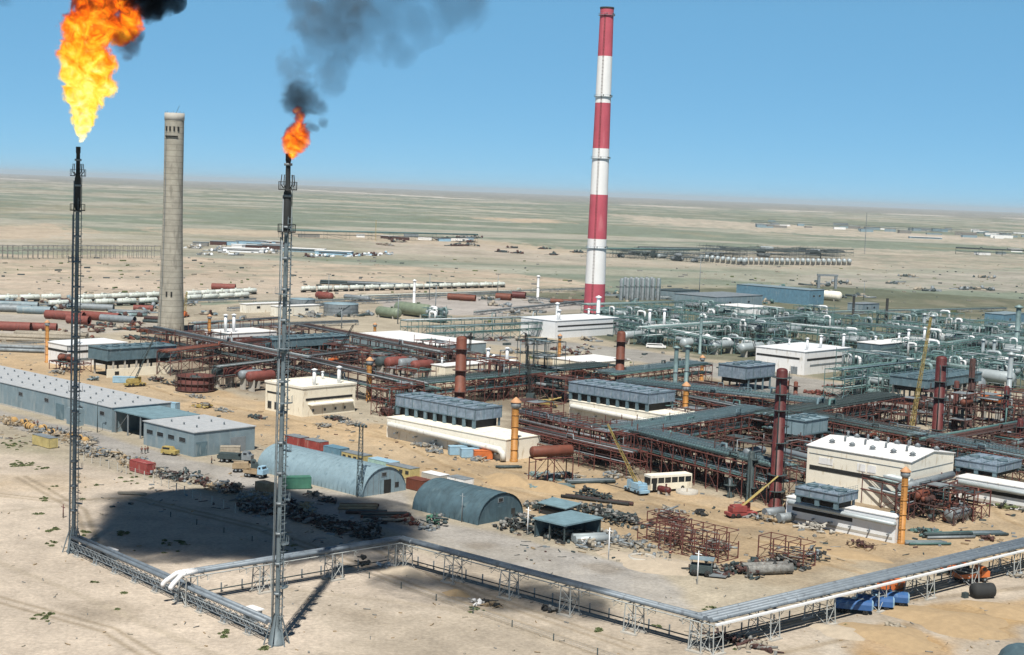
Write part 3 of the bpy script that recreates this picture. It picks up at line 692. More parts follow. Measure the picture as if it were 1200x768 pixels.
def frame_unit(label, px, py, la, lb, h, steel=None, pal=None, vmat=None, seed=0, nves=3, npipe=8, floors=None, name='process_structure', ubend=0, vr=(.5, 1.1), cat='process unit', deck=.6, standing=2):
    """Open multi-storey steel structure with vessels, standing drums and a tangle of pipes."""
    rn = random.Random(seed*7+11); steel = steel or rust; pal = pal or [rust, rustd, darkst, galv, brown]; vmat = vmat or [brown, galv, rustd]
    g = G(px, py)
    t = thing(name, label, cat, g-AX*la/2, AZ)
    fl = floors or max(1, round(h/4)); zs = [h*(i+1)/fl for i in range(fl)]
    nx = max(2, round(la/5)); ny = max(1, round(lb/5)); mb = MB()
    tops = {}
    for i in range(nx+1):
        for j in range(ny+1):
            ht = h+(rn.random() < .25)*rn.uniform(.8, 2.5); 
            if rn.random() < .18: ht = zs[max(0, fl-2)]
            mb.bar((la*i/nx, lb*j/ny, 0), (la*i/nx, lb*j/ny, ht), .26)
    for z in zs:
        for i in range(nx+1): mb.bar((la*i/nx, 0, z), (la*i/nx, lb, z), .2)
        for j in range(ny+1): mb.bar((0, lb*j/ny, z), (la, lb*j/ny, z), .22)
    for i in range(nx):
        if rn.random() < .55:
            z0 = 0 if rn.random() < .6 or fl < 2 else zs[0]; z1 = zs[0] if z0 == 0 else zs[1]
            mb.bar((la*i/nx, 0, z0), (la*(i+1)/nx, 0, z1), .14); mb.bar((la*(i+1)/nx, 0, z0), (la*i/nx, 0, z1), .14)
    for j in range(ny):
        if rn.random() < .6: mb.bar((la, lb*j/ny, 0), (la, lb*(j+1)/ny, zs[0]), .14); mb.bar((la, lb*(j+1)/ny, 0), (la, lb*j/ny, zs[0]), .14)
    mb.build('steel_frame', steel, t)
    for z in zs:
        for i in range(nx):
            if rn.random() < deck*.5:
                j0 = rn.randrange(ny); MB().bb(la*i/nx+.15, la*(i+1)/nx-.15, lb*j0/ny+.15, lb*(j0+1)/ny-.15, z+.12, z+.17).build('deck', rn.choice([rustd, galv, darkst]) if steel in (rust, rustd) else galv, t)
    for k in range(nves):
        r = rn.uniform(*vr); z = rn.choice([0]+zs[:-1] if fl > 1 else [0, zs[0]])+r+.5
        if rn.random() < .5:
            y0 = rn.uniform(r, lb-r) if lb > 2*r else lb/2; x0 = rn.uniform(r, la*.45); p, q = (x0, y0, z), (min(la-r, x0+r*rn.uniform(4, 7)), y0, z)
        else:
            x0 = rn.uniform(r, la-r); p, q = (x0, r*.6, z), (x0, min(lb-r*.6, r*.6+r*rn.uniform(3, 6)), z)
        v = MB(); v.vessel(p, q, r, 12)
        vo = v.build('vessel', rn.choice(vmat), t)
        sd_ = MB()
        for f in (.2, .8):
            c = Vector(p).lerp(Vector(q), f); sd_.box(c.x, c.y, z-r-.22, .5 if p[1] == q[1] else r*1.6, r*1.6 if p[1] == q[1] else .5, .75)
        sd_.build('saddle', steel, vo)
    for k in range(standing):
        r = rn.uniform(.35, .8); x, y = rn.uniform(r, la-r), rn.uniform(r, max(r+.1, lb-r)); hh = rn.uniform(2.5, h*.8)
        MB().vessel((x, y, .6), (x, y, hh), r, 12).build('standing_drum', rn.choice(vmat), t)
    for k in range(npipe):
        r = rn.choice((.1, .14, .2, .28)); z = rn.choice(zs)+rn.uniform(-.8, .9); x, y = rn.uniform(0, la), rn.uniform(-.4, lb)
        pts = [Vector((x, y, z))]
        for s_ in range(rn.randint(2, 5)):
            ax = rn.randrange(3); q = pts[-1].copy()
            if ax == 0: q.x = rn.uniform(-.5, la+.5)
            elif ax == 1: q.y = rn.uniform(-.5, lb+.5)
            else: q.z = rn.uniform(.4, h+.6)
            if (q-pts[-1]).length > .8: pts.append(q)
        if len(pts) > 1: one('pipe', rn.choice(pal), t, 'path', pts, r, 6)
    for k in range(ubend):
        r = rn.uniform(.45, .75); x = rn.uniform(1, la-2); y = rn.uniform(0, lb-.5); z = zs[0]*rn.uniform(.5, .9); hh = h*rn.uniform(.7, 1.15); L = rn.uniform(2.5, 6)
        one('bent_duct', rn.choice([silver, whitep, tealp]), t, 'path', [(x, y, .5), (x, y, hh-.9), (x+.3, y, hh-.25), (x+.95, y, hh), (x+L-.9, y, hh), (x+L-.25, y, hh-.3), (x+L, y, hh-.95), (x+L, y, z)], r, 9)
    ld = MB()
    for yy in (.3, .8): ld.bar((la+.2, yy, 0), (la+.2, yy, h+1), .07)
    for k in range(int(h/.6)): ld.bar((la+.2, .3, k*.6+.4), (la+.2, .8, k*.6+.4), .05)
    ld.build('ladder', steel, t)
    return t

def column(label, px, py, py_top, wpx, mat, rings=5, ladder=True, capm=None, name='process_column', dome=True, cat='column', taper=1.0):
    g = G(px, py); d = g.y*cP+CAMH*sP; r = wpx/2*d/F; h = hgt(px, py, py_top)
    t = thing(name, label, cat, g, 0)
    MB().lathe([(r*1.25, 0), (r*1.25, .5), (r, .5), (r*taper, h-r*.5), (r*.87*taper, h-r*.22), (r*.5*taper, h-r*.05), (.02, h)] if dome else [(r*1.2, 0), (r*1.2, .5), (r, .5), (r*taper, h), (r*taper*.8, h), (r*taper*.8, h-1)], 20).build('shell', mat, t)
    rn = random.Random(int(px))
    for k in range(rings):
        z = h*(k+1)/(rings+.6)
        pl = MB(); pl.lathe([(r*.98, z), (r+.9, z), (r+.9, z+.1), (r*.98, z+.1)], 14, a0=rn.uniform(0, 6), a1=rn.uniform(7, 9))
        if ladder:
            for q in range(9):
                a = .7*q; pl.bar(((r+.85)*math.cos(a), (r+.85)*math.sin(a), z), ((r+.85)*math.cos(a), (r+.85)*math.sin(a), z+1.1), .05)
        pl.build('platform' if ladder else 'stiffener_ring', darkst if mat is not brown else rustd, t)
    if ladder:
        ld = MB(); x = r+.25
        for yy in (-.3, .3): ld.bar((x, yy-.4, .3), (x, yy-.4, h-.6), .08)
        for k in range(int(h/.6)): ld.bar((x, -.7, .6+k*.6), (x, -.1, .6+k*.6), .05)
        ld.build('ladder', darkst, t)
        one('side_pipe', rn.choice([galv, darkst, mat]), t, 'path', [(-r*.4, -r-.35, .4), (-r*.4, -r-.35, h*.86), (-r*.4, -r*.3, h*.95)], .16, 7)
    if capm: MB().lathe([(r*1.5, h), (r*1.5, h+.3), (r*.3, h+1.4)], 12).build('cap', capm, t)
    return t

def yellow_stack(label, px, py, py_top, wpx):
    g = G(px, py); d = g.y*cP+CAMH*sP; r = wpx/2*d/F*.63; h = hgt(px, py, py_top)
    t = thing('vent_stack', label, 'vent stack', g, AZ, 'yellow vent stacks with conical caps')
    hs = h-r*3.4
    MB().lathe([(r*1.25, 0), (r*1.25, .6), (r, .6), (r, hs)], 16).build('shell', yellow, t)
    for k in range(4):
        z = hs*(k+1)/4.6; MB().lathe([(r*.99, z), (r*1.14, z), (r*1.14, z+.22), (r*.99, z+.22)], 16).build('flange', yellow, t)
    MB().lathe([(r*.98, hs), (r*1.5, hs+r*.5), (r*1.5, hs+r*1.7), (r*1.1, hs+r*1.7)], 16).build('collar', galv, t)
    MB().lathe([(r*1.7, hs+r*1.75), (r*1.7, hs+r*2.0), (r*.6, hs+r*3.0), (.02, hs+r*3.4)], 16).build('cone_cap', pinkcap, t)
    ld = MB()
    for yy in (-.25, .25): ld.bar((yy, -r-.15, .4), (yy, -r-.15, hs), .07)
    for k in range(int(hs/.6)): ld.bar((-.25, -r-.15, .6+.6*k), (.25, -r-.15, .6+.6*k), .05)
    ld.build('ladder', yellow, t)
    return t

def small_stack(label, px, py, py_top, wpx, mat, cap=True, group=None, name='exhaust_stack'):
    g = G(px, py); d = g.y*cP+CAMH*sP; r = wpx/2*d/F; h = hgt(px, py, py_top)
    t = thing(name, label, 'exhaust stack', g, 0, group)
    MB().lathe([(r*1.3, 0), (r*1.3, .5), (r, .6), (r, h)], 12).build('shell', mat, t)
    if cap: MB().lathe([(r*.9, h+.02), (r*1.7, h+r*.4), (r*1.7, h+r*.8), (.05, h+r*1.6)], 12).build('cap', mat, t)
    MB().lathe([(r*1.01, h*.55), (r*1.25, h*.55), (r*1.25, h*.55+.2), (r*1.01, h*.55+.2)], 12).build('flange', galv, t)
    return t

def drum(label, px, py, L, r, mat, along='A', z=1.0, name='horizontal_vessel', group=None, legs=2, legm=None, neck=True, rz=None):
    """Horizontal vessel whose middle stands over ground place px,py on saddles."""
    g = G(px, py)
    ang = rz if rz is not None else (AZ if along == 'A' else AZ+math.pi/2)
    t = thing(name, label, 'vessel', g, ang, group)
    MB().vessel((-L/2+r*.5, 0, z+r), (L/2-r*.5, 0, z+r), r, 18).build('shell', mat, t)
    for k in range(legs):
        x = -L*.32+L*.64*k/max(1, legs-1); MB().bb(x-.25, x+.25, -r*.8, r*.8, 0, z+r*.42).build('saddle', legm or concpl, t)
    if neck:
        nb = MB(); nb.tube((L*.15, 0, z+2*r-.15), (L*.15, 0, z+2*r+.5), r*.25, 8); nb.lathe([(r*.35, z+2*r+.5), (r*.35, z+2*r+.62), (.02, z+2*r+.64)], 10, (L*.15, 0, 0)); nb.build('manway', mat, t)
    for x in (-L*.25, L*.2): MB().lathe([(r*1.002, 0), (r*1.035, 0), (r*1.035, .16), (r*1.002, .16)], 18, (x, 0, z+r), (1, 0, 0)).build('stiffener_ring', mat, t)
    return t

def container(label, px, py, L, mat, rz=None, h=2.6, w_=2.4, name='shipping_container', cat='container', group=None, roofm=None, win=False, doorm=None):
    g = G(px, py); t = thing(name, label, cat, g, AZ if rz is None else rz, group)
    b = MB(); b.bb(0, L, 0, w_, .12, h)
    b.build('body', mat, t)
    rb = MB(); n = int(L/.6)
    for i in range(n+1): rb.bb(L*i/n-.07, L*i/n+.07, -.05, -.001, .2, h-.1) if not win else None
    for i in range(5): rb.bb(L+.001, L+.05, w_*i/4-.05, w_*i/4+.05, .2, h-.1)
    rb.build('panel_rib', mat, t)
    MB().bb(-.06, L+.06, -.06, w_+.06, h+.004, h+.1).build('roof', roofm or mat, t)
    MB().bb(L+.052, L+.1, w_*.2, w_*.8, .25, h*.85).build('door', doorm or mat, t)
    MB().bb(.1, L-.1, .1, w_-.1, 0, .115).build('base_frame', dark, t)
    if win:
        for i in range(max(2, int(L/2))):
            x = L*(i+.5)/max(2, int(L/2)); MB().box(x, -.03, h*.62, 1.1, .1, .8).build('window', glass, t)
    return t

def lorry(label, px, py, L, cabm, bedm, rz, name='lorry', cat='truck', load=None):
    t = thing(name, label, cat, G(px, py), rz)
    cab = MB(); cab.prism([(L*.72, -1.2), (L, -1.2), (L, 1.2), (L*.72, 1.2)], 1.0, 2.1)
    cab.add([(L*.72, -1.15, 2.1), (L*.96, -1.15, 2.1), (L*.96, 1.15, 2.1), (L*.72, 1.15, 2.1), (L*.73, -1.0, 2.9), (L*.88, -1.0, 2.9), (L*.88, 1.0, 2.9), (L*.73, 1.0, 2.9)], [(0, 1, 5, 4), (1, 2, 6, 5), (2, 3, 7, 6), (3, 0, 4, 7), (4, 5, 6, 7)])
    co = cab.build('cab', cabm, t)
    MB().box(L*.925, 0, 2.5, .06, 1.7, .55, ry=R(-24)).build('windscreen', glass, co)
    for s in (-1, 1): MB().box(L*.82, s*1.1, 2.45, L*.10, .1, .5).build('side_window', glass, co)
    MB().bb(0, L*.98, -.45, .45, .72, .95).build('chassis', dark, t)
    bd = MB(); bd.bb(0, L*.70, -1.2, 1.2, .98, 1.15)
    for a in ((0, L*.7, -1.2, -1.1), (0, L*.7, 1.1, 1.2), (0, .1, -1.1, 1.1), (L*.7-.1, L*.7, -1.1, 1.1)): bd.bb(*a, 1.15, 1.75)
    bd.build('cargo_bed', bedm, t)
    if load: MB().bb(.3, L*.62, -1, 1, 1.16, 2.3).build('load', load, t)
    for x in (L*.14, L*.30, L*.85):
        for s in (-1, 1):
            wh = MB(); wh.lathe([(.12, -.17), (.45, -.17), (.5, -.1), (.5, .1), (.45, .17), (.12, .17)], 14, (x, s*1.0, .5), (0, 1, 0)); wo = wh.build('wheel', black, t)
            MB().lathe([(.02, 0), (.24, 0), (.24, .03), (.02, .05)], 10, (x, s*1.0+s*.17, .5), (0, s, 0)).build('rim', galv, wo)
    return t

def lattice(mb, p, q, w0, w1, n, ch=.09, br=.06):
    """Square lattice boom or mast from p to q."""
    p = Vector(p); q = Vector(q); d = (q-p).normalized(); a = d.orthogonal().normalized(); b = d.cross(a)
    cs = [(a*sx+b*sy) for sx, sy in ((-.5, -.5), (.5, -.5), (.5, .5), (-.5, .5))]
    for c in cs: mb.bar(p+c*w0, q+c*w1, ch)
    for i in range(n):
        t0, t1 = i/n, (i+1)/n; wa = w0+(w1-w0)*t0; wb = w0+(w1-w0)*t1
        for k in range(4):
            c0, c1 = cs[k], cs[(k+1) % 4]
            mb.bar(p.lerp(q, t0)+c0*wa, p.lerp(q, t1)+c1*wb, br) if i % 2 else mb.bar(p.lerp(q, t0)+c1*wa, p.lerp(q, t1)+c0*wb, br)
            mb.bar(p.lerp(q, t0)+c0*wa, p.lerp(q, t0)+c1*wa, br)
    return mb

def crane(label, px, py, px2, py2, bodym, boomm, rz, lat=True, w=1.0, dist=0.0, jib=None):
    """Mobile crane standing at px,py with its boom tip showing at px2,py2."""
    g = G(px, py); t = thing('mobile_crane', label, 'crane', g, rz)
    MB().bb(-3.4, 3.4, -1.3, 1.3, .55, 1.15).build('carrier', bodym, t)
    up = MB(); up.bb(-2.2, .8, -1.25, 1.25, 1.3, 2.6); up.bb(-2.6, -2.2, -1.2, 1.2, 1.25, 2.2); up.build('engine_house', bodym, t)
    cb = MB(); cb.bb(.9, 2.3, .1, 1.25, 1.3, 3.0); co = cb.build('cab', bodym, t)
    MB().bb(2.301, 2.33, .2, 1.15, 2.0, 2.85).build('windscreen', glass, co)
    for x in (-2.5, -1.2, 1.4, 2.6):
        for s in (-1, 1):
            wh = MB(); wh.lathe([(.12, -.18), (.5, -.18), (.56, -.1), (.56, .1), (.5, .18), (.12, .18)], 12, (x, s*1.15, .56), (0, 1, 0)); wo = wh.build('wheel', black, t)
    tip = RY(px2, py2, g.y+dist); lt = Matrix.Rotation(-rz, 3, 'Z') @ (tip-g); foot = Vector((0, 0, 2.2))
    bm = MB()
    if lat: lattice(bm, foot, lt, w, w*.45, max(6, int((lt-foot).length/1.6)), .12, .07)
    else: bm.tube(foot, foot.lerp(lt, .6), .34, 4, .34); bm.tube(foot.lerp(lt, .58), lt, .24, 4, .22)
    bm.build('boom', boomm, t)
    one('hoist_cable', dark, t, 'tube', lt, (lt.x, lt.y, max(.8, lt.z-5)), .05, 4)
    one('stay_cable', dark, t, 'tube', (-2.2, 0, 2.7), foot.lerp(lt, .9), .05, 4)
    return t

def light_mast(label, px, py, py_top, lat=False, mat=None, heads=4, group=None, w=.12):
    g = G(px, py); h = hgt(px, py, py_top); mat = mat or galv
    t = thing('light_mast', label, 'light mast', g, AZ+.3, group)
    p = MB()
    if lat: lattice(p, (0, 0, 0), (0, 0, h), 1.2, .7, int(h/1.5), .12, .07)
    else: p.tube((0, 0, 0), (0, 0, h), w*1.3, 8, w*.8)
    p.build('mast', mat, t)
    if heads:
        cr = MB(); cr.bar((-1.5, 0, h), (1.5, 0, h), .12); cr.bar((-1.5, 0, h+.5), (1.5, 0, h+.5), .08); cr.build('crossarm', mat, t)
        for k in range(heads): MB().box(-1.35+2.7*k/max(1, heads-1), -.25, h+.25, .45, .4, .4, rx=R(25)).build('floodlight', darkst, t)
    return t
def pole(label, px, py, py_top, mat, group=None, r=.11, arm=False):
    g = G(px, py); h = hgt(px, py, py_top); t = thing('utility_pole', label, 'pole', g, AZ, group)
    one('post', mat, t, 'tube', (0, 0, 0), (0, 0, h), r*1.2, 8, r*.8)
    if arm:
        one('lamp_arm', mat, t, 'path', [(0, 0, h-.2), (.3, 0, h+.1), (1.4, 0, h+.25)], r*.6, 6); MB().box(1.5, 0, h+.2, .7, .3, .18).build('lamp_head', galv, t)
    else: one('crossarm', mat, t, 'bar', (-.7, 0, h-.6), (.7, 0, h-.6), .12)
    return t

def scrap(label, px, py, la, lb, h, mats, seed, n=40, cat='scrap heap', name='scrap_heap', big=1.0, rz=None, group=None):
    rn = random.Random(seed); mb = MB()
    for k in range(n):
        x, y = rn.gauss(0, la*.28), rn.gauss(0, lb*.28); x = max(-la/2, min(la/2, x)); y = max(-lb/2, min(lb/2, y))
        zt = h*max(.1, 1-abs(x/la*2)**2*.7-abs(y/lb*2)**2*.5); z = rn.uniform(0, zt); mb.m = rn.randrange(len(mats)); u = rn.random()
        if u < .38: mb.box(x, y, z+.15, rn.uniform(.3, 1.6)*big, rn.uniform(.2, .8)*big, rn.uniform(.1, .7)*big, rn.uniform(0, 3), rn.uniform(-.3, .3), rn.uniform(-.3, .3))
        elif u < .8:
            a = rn.uniform(0, 6.28); L = rn.uniform(1, 3.6)*big; dx, dy = math.cos(a)*L/2, math.sin(a)*L/2; r = rn.choice((.05, .08, .14, .22))*big
            mb.tube((x-dx, y-dy, z+.1), (x+dx, y+dy, z+.1+rn.uniform(-.1, .6)), r, 6)
        else: mb.lathe([(.02, 0), (.35*big, 0), (.35*big, .8*big), (.02, .8*big)], 9, (x, y, z), (rn.uniform(-1, 1), rn.uniform(-1, 1), rn.uniform(.1, 1)))
    o = mb.build(name, mats, None, G(px, py), AZ if rz is None else rz)
    return tag(o, label, cat, group)
def pipe_stack(label, px, py, L, r, rows, mats, rz=None, name='pipe_stack', seed=0, group=None):
    rn = random.Random(seed+px); t = thing(name, label, 'pipe stack', G(px, py), AZ if rz is None else rz, group)
    for lv in range(len(rows)):
        for k in range(rows[lv]):
            y = (k-(rows[lv]-1)/2)*2.05*r; z = r*(1+1.75*lv)+.12; o_ = rn.uniform(-.6, .6)
            one('pipe', rn.choice(mats), t, 'tube', (-L/2+o_, y, z), (L/2+o_, y, z), r, 10)
    for x in (-L*.3, L*.3): MB().bb(x-.12, x+.12, -rows[0]*r, rows[0]*r, 0, .12).build('bearer', wood, t)
    return t
def heap(label, px, py, r, h, mat, seed, sx=1.5):
    rn = random.Random(seed); n, m = 28, 7; vs = []; fs = []
    for j in range(m):
        q = j/(m-1); rr = r*(1-q)**1.0; z = h*(math.sin((q)*math.pi/2)**1.3)-.06
        for i in range(n):
            a = 2*math.pi*i/n; k = rr*(1+.16*math.sin(3*a+seed)+.1*math.sin(5*a+2*seed)+rn.uniform(-.05, .05)); vs.append((math.cos(a)*k*sx, math.sin(a)*k, z+(rn.uniform(-.05, .05) if 0 < j < m-1 else 0)*h))
    for j in range(m-1): fs += [(j*n+i, j*n+(i+1) % n, (j+1)*n+(i+1) % n, (j+1)*n+i) for i in range(n)]
    mb = MB(); mb.add(vs, fs, True); o = mb.build('sand_heap', mat, None, G(px, py), AZ); return tag(o, label, 'sand heap')
# ================================================================== the place
# ---------------- flare stacks
def flare_stack(label, px, py, H, seed, skirt):
    g = G(px, py); t = thing('flare_stack', label, 'flare stack', g, AZ)
    one('riser', flarest, t, 'lathe', [(.36, 0), (.36, 20), (.34, 40), (.33, H-11)], 16)
    sk = MB(); sk.lathe([(1.25, 0), (1.25, .3), (1.1, .35), (.7, 3.4), (.48, 4.4)], 14) if skirt else None
    for k in range(6):
        a = k*math.pi/3; sk.bar((1.9*math.cos(a), 1.9*math.sin(a), 0), (.6*math.cos(a), .6*math.sin(a), 4.5), .22)
    sk.build('base_skirt', flarest, t)
    one('seal_drum', soot, t, 'lathe', [(.36, H-11.2), (.56, H-10.6), (.56, H-5.6), (.38, H-5)], 16)
    one('burner_tip', soot, t, 'lathe', [(.38, H-5), (.34, H-1.2), (.41, H-1), (.41, H), (.3, H), (.3, H-.8)], 14)
    ld = MB()
    for yy in (-.35, .35): ld.bar((0.74, yy, .4), (0.74, yy, H-9), .12)
    for k in range(int((H-9)/.7)): ld.bar((.74, -.35, .6+.7*k), (.74, .35, .6+.7*k), .07)
    for k in range(int((H-12)/1.4)): ld.lathe([(.45, 0), (.49, 0), (.49, .07), (.45, .07)], 10, (0.92, 0, 3+1.4*k), a0=-2.2, a1=2.2)
    for k in range(int((H-9)/3)): ld.bar((.5, 0, 1.5+3*k), (.74, 0, 1.5+3*k), .1)
    ld.build('caged_ladder', flarest, t)
    lt = MB()
    for sx, sy in ((-.66, -.55), (-.66, .55)): lt.bar((sx, sy, .4), (sx, sy, H-12), .13)
    n = int((H-12)/1.6)
    for k in range(n):
        z0, z1 = .4+(H-12.4)*k/n, .4+(H-12.4)*(k+1)/n; s = 1 if k % 2 else -1
        lt.bar((-.66, -.55*s, z0), (-.66, .55*s, z1), .07); lt.bar((-.66, -.55, z0), (-.4, -.2, z0), .06)
    lt.build('brace_lattice', flarest, t)
    one('steam_line', galv, t, 'tube', (-.2, -.68, .3), (-.2, -.6, H-6), .11, 7)
    one('pilot_line', flarest, t, 'tube', (.3, .62, .3), (.3, .6, H-3), .07, 6)
    rn = random.Random(seed)
    for k, z in enumerate([H*f for f in (.12, .21, .30, .40, .50, .61, .72)]):
        b = MB(); a0 = rn.uniform(0, 6.28)
        b.lathe([(.6, z), (1.5, z), (1.5, z+.09), (.6, z+.09)], 10, a0=a0, a1=a0+1.9)
        for q in range(5):
            a = a0+1.9*q/4; b.bar((1.45*math.cos(a), 1.45*math.sin(a), z), (1.45*math.cos(a), 1.45*math.sin(a), z+1.1), .06)
        b.build('rest_platform', flarest, t)
    for z, r in ((H-5.2, 1.35), (H-11.3, 1.3)):
        b = MB(); b.lathe([(.7, z), (r, z), (r, z+.15), (.7, z+.15)], 16)
        for q in range(12):
            a = q*math.pi/6; b.bar((r*.98*math.cos(a), r*.98*math.sin(a), z), (r*.98*math.cos(a), r*.98*math.sin(a), z+1.2), .07)
        b.lathe([(r*.97, z+1.15), (r, z+1.15), (r, z+1.22), (r*.97, z+1.22)], 16); b.build('top_platform', soot, t)
    for k in range(5):
        a = k*1.26; MB().path([(.5*math.cos(a), .5*math.sin(a), H-5), (1.05*math.cos(a), 1.05*math.sin(a), H-4.4), (.9*math.cos(a), .9*math.sin(a), H-3.0)], .07, 6).build('pilot_bracket', soot, t)
    for k in range(int(H/4.5)): one('clamp_band', galv, t, 'lathe', [(.45, 3+4.5*k), (.6, 3+4.5*k), (.6, 3.35+4.5*k), (.45, 3.35+4.5*k)], 14)
    return t
flare_stack('slim grey flare stack carrying the large billowing flame', 86, 647, 73.0, 1, True)
flare_stack('slim grey flare stack carrying the small orange flame', 324, 755, 72.2, 2, True)

# ---------------- chimneys
def chimney_striped():
    g = G(696, 367); t = thing('striped_chimney', 'very tall red and white banded chimney', 'chimney', g, 0)
    z = lambda y: 174.0*(367-y)/357
    r = lambda zz: 6.15-(6.15-3.85)*(zz/174.0)**.85
    cuts = [(367, 332, chimred), (332, 279, chimwh), (279, 227, chimred), (227, 173, chimwh), (173, 120, chimred), (120, 66, chimwh), (66, 10, chimred)]
    for y0, y1, m in cuts:
        a, b = z(y0), z(y1); one('painted_band', m, t, 'lathe', [(r(a+(b-a)*k/4), a+(b-a)*k/4) for k in range(5)], 40)
    for y in (290, 185, 113, 19):
        zz = z(y); rr = r(zz); p = MB(); p.lathe([(rr*.99, zz), (rr+.8, zz), (rr+.8, zz+.12), (rr*.99, zz+.12)], 32)
        for q in range(28):
            a = q*math.pi/14; p.bar(((rr+.75)*math.cos(a), (rr+.75)*math.sin(a), zz), ((rr+.75)*math.cos(a), (rr+.75)*math.sin(a), zz+1.2), .06)
        p.lathe([(rr+.72, zz+1.15), (rr+.8, zz+1.15), (rr+.8, zz+1.22), (rr+.72, zz+1.22)], 32); p.build('walkway', paleblue, t)
        for q in range(3):
            a = -1.6+q*.9; MB().box((rr+.6)*math.cos(a), (rr+.6)*math.sin(a), zz+.8, .5, .5, .8, a).build('warning_lamp', darkst, t)
    one('rim', soot, t, 'lathe', [(r(174)*.99, 173.2), (r(174)*1.05, 173.4), (r(174)*1.05, 174.3), (r(174)*.8, 174.3), (r(174)*.8, 170)], 40)
    ld = MB(); a = -1.85
    for s in (-.25, .25): ld.path([((r(q)+.3)*math.cos(a+s/5), (r(q)+.3)*math.sin(a+s/5), q) for q in range(2, 174, 8)], .09, 4)
    for q in range(4, 172, 2): ld.lathe([(.5, 0), (.56, 0), (.56, .1), (.5, .1)], 8, ((r(q)+.5)*math.cos(a), (r(q)+.5)*math.sin(a), q))
    ld.build('caged_ladder', rustd, t)
chimney_striped()
def chimney_concrete():
    g = G(200, 392); t = thing('concrete_chimney', 'bare grey concrete chimney without paint, still unfinished', 'chimney', g, 0); H = 96.0
    r = lambda z: 4.15+1.75*max(0, 1-z/62)**1.6
    one('shaft', concrete, t, 'lathe', [(r(q), q) for q in range(0, 97, 4)], 40)
    one('top_ring', concpl, t, 'lathe', [(r(96), 93.2), (4.3, 93.3), (4.3, 96.3), (3.7, 96.3), (3.7, 92)], 40)
    for q in range(4):
        a = -2.2+q*.42; MB().box(4.22*math.cos(a), 4.22*math.sin(a), 89.5, .5, .7, 1.9, a).build('flue_opening', dark, t)
    for a, z in ((-1.75, 18), (-1.35, 18)): MB().box(r(z)*math.cos(a), r(z)*math.sin(a), z, .5, .7, 2.2, a).build('flue_opening', dark, t)
    MB().lathe([(4.2, 0), (4.7, 0), (4.7, .5), (4.2, .5)], 30, (0, 0, 86), a0=-2.3, a1=-1.0).build('hanging_scaffold', dark, t)
    rb = MB()
    for q in range(26):
        a = q*.2417; rb.bar((4*math.cos(a), 4*math.sin(a), 96), (4*math.cos(a), 4*math.sin(a), 96.5+.35*(q % 3)), .05)
    rb.bar((0, 2, 96), (2.5, -2, 99.5), .12); rb.build('rebar', rustd, t)
    ld = MB()
    for s in (-.04, .04): ld.path([((r(q)+.15)*math.cos(-2.25+s), (r(q)+.15)*math.sin(-2.25+s), q) for q in range(2, 96, 6)], .06, 4)
    ld.build('ladder', galv, t)
chimney_concrete()

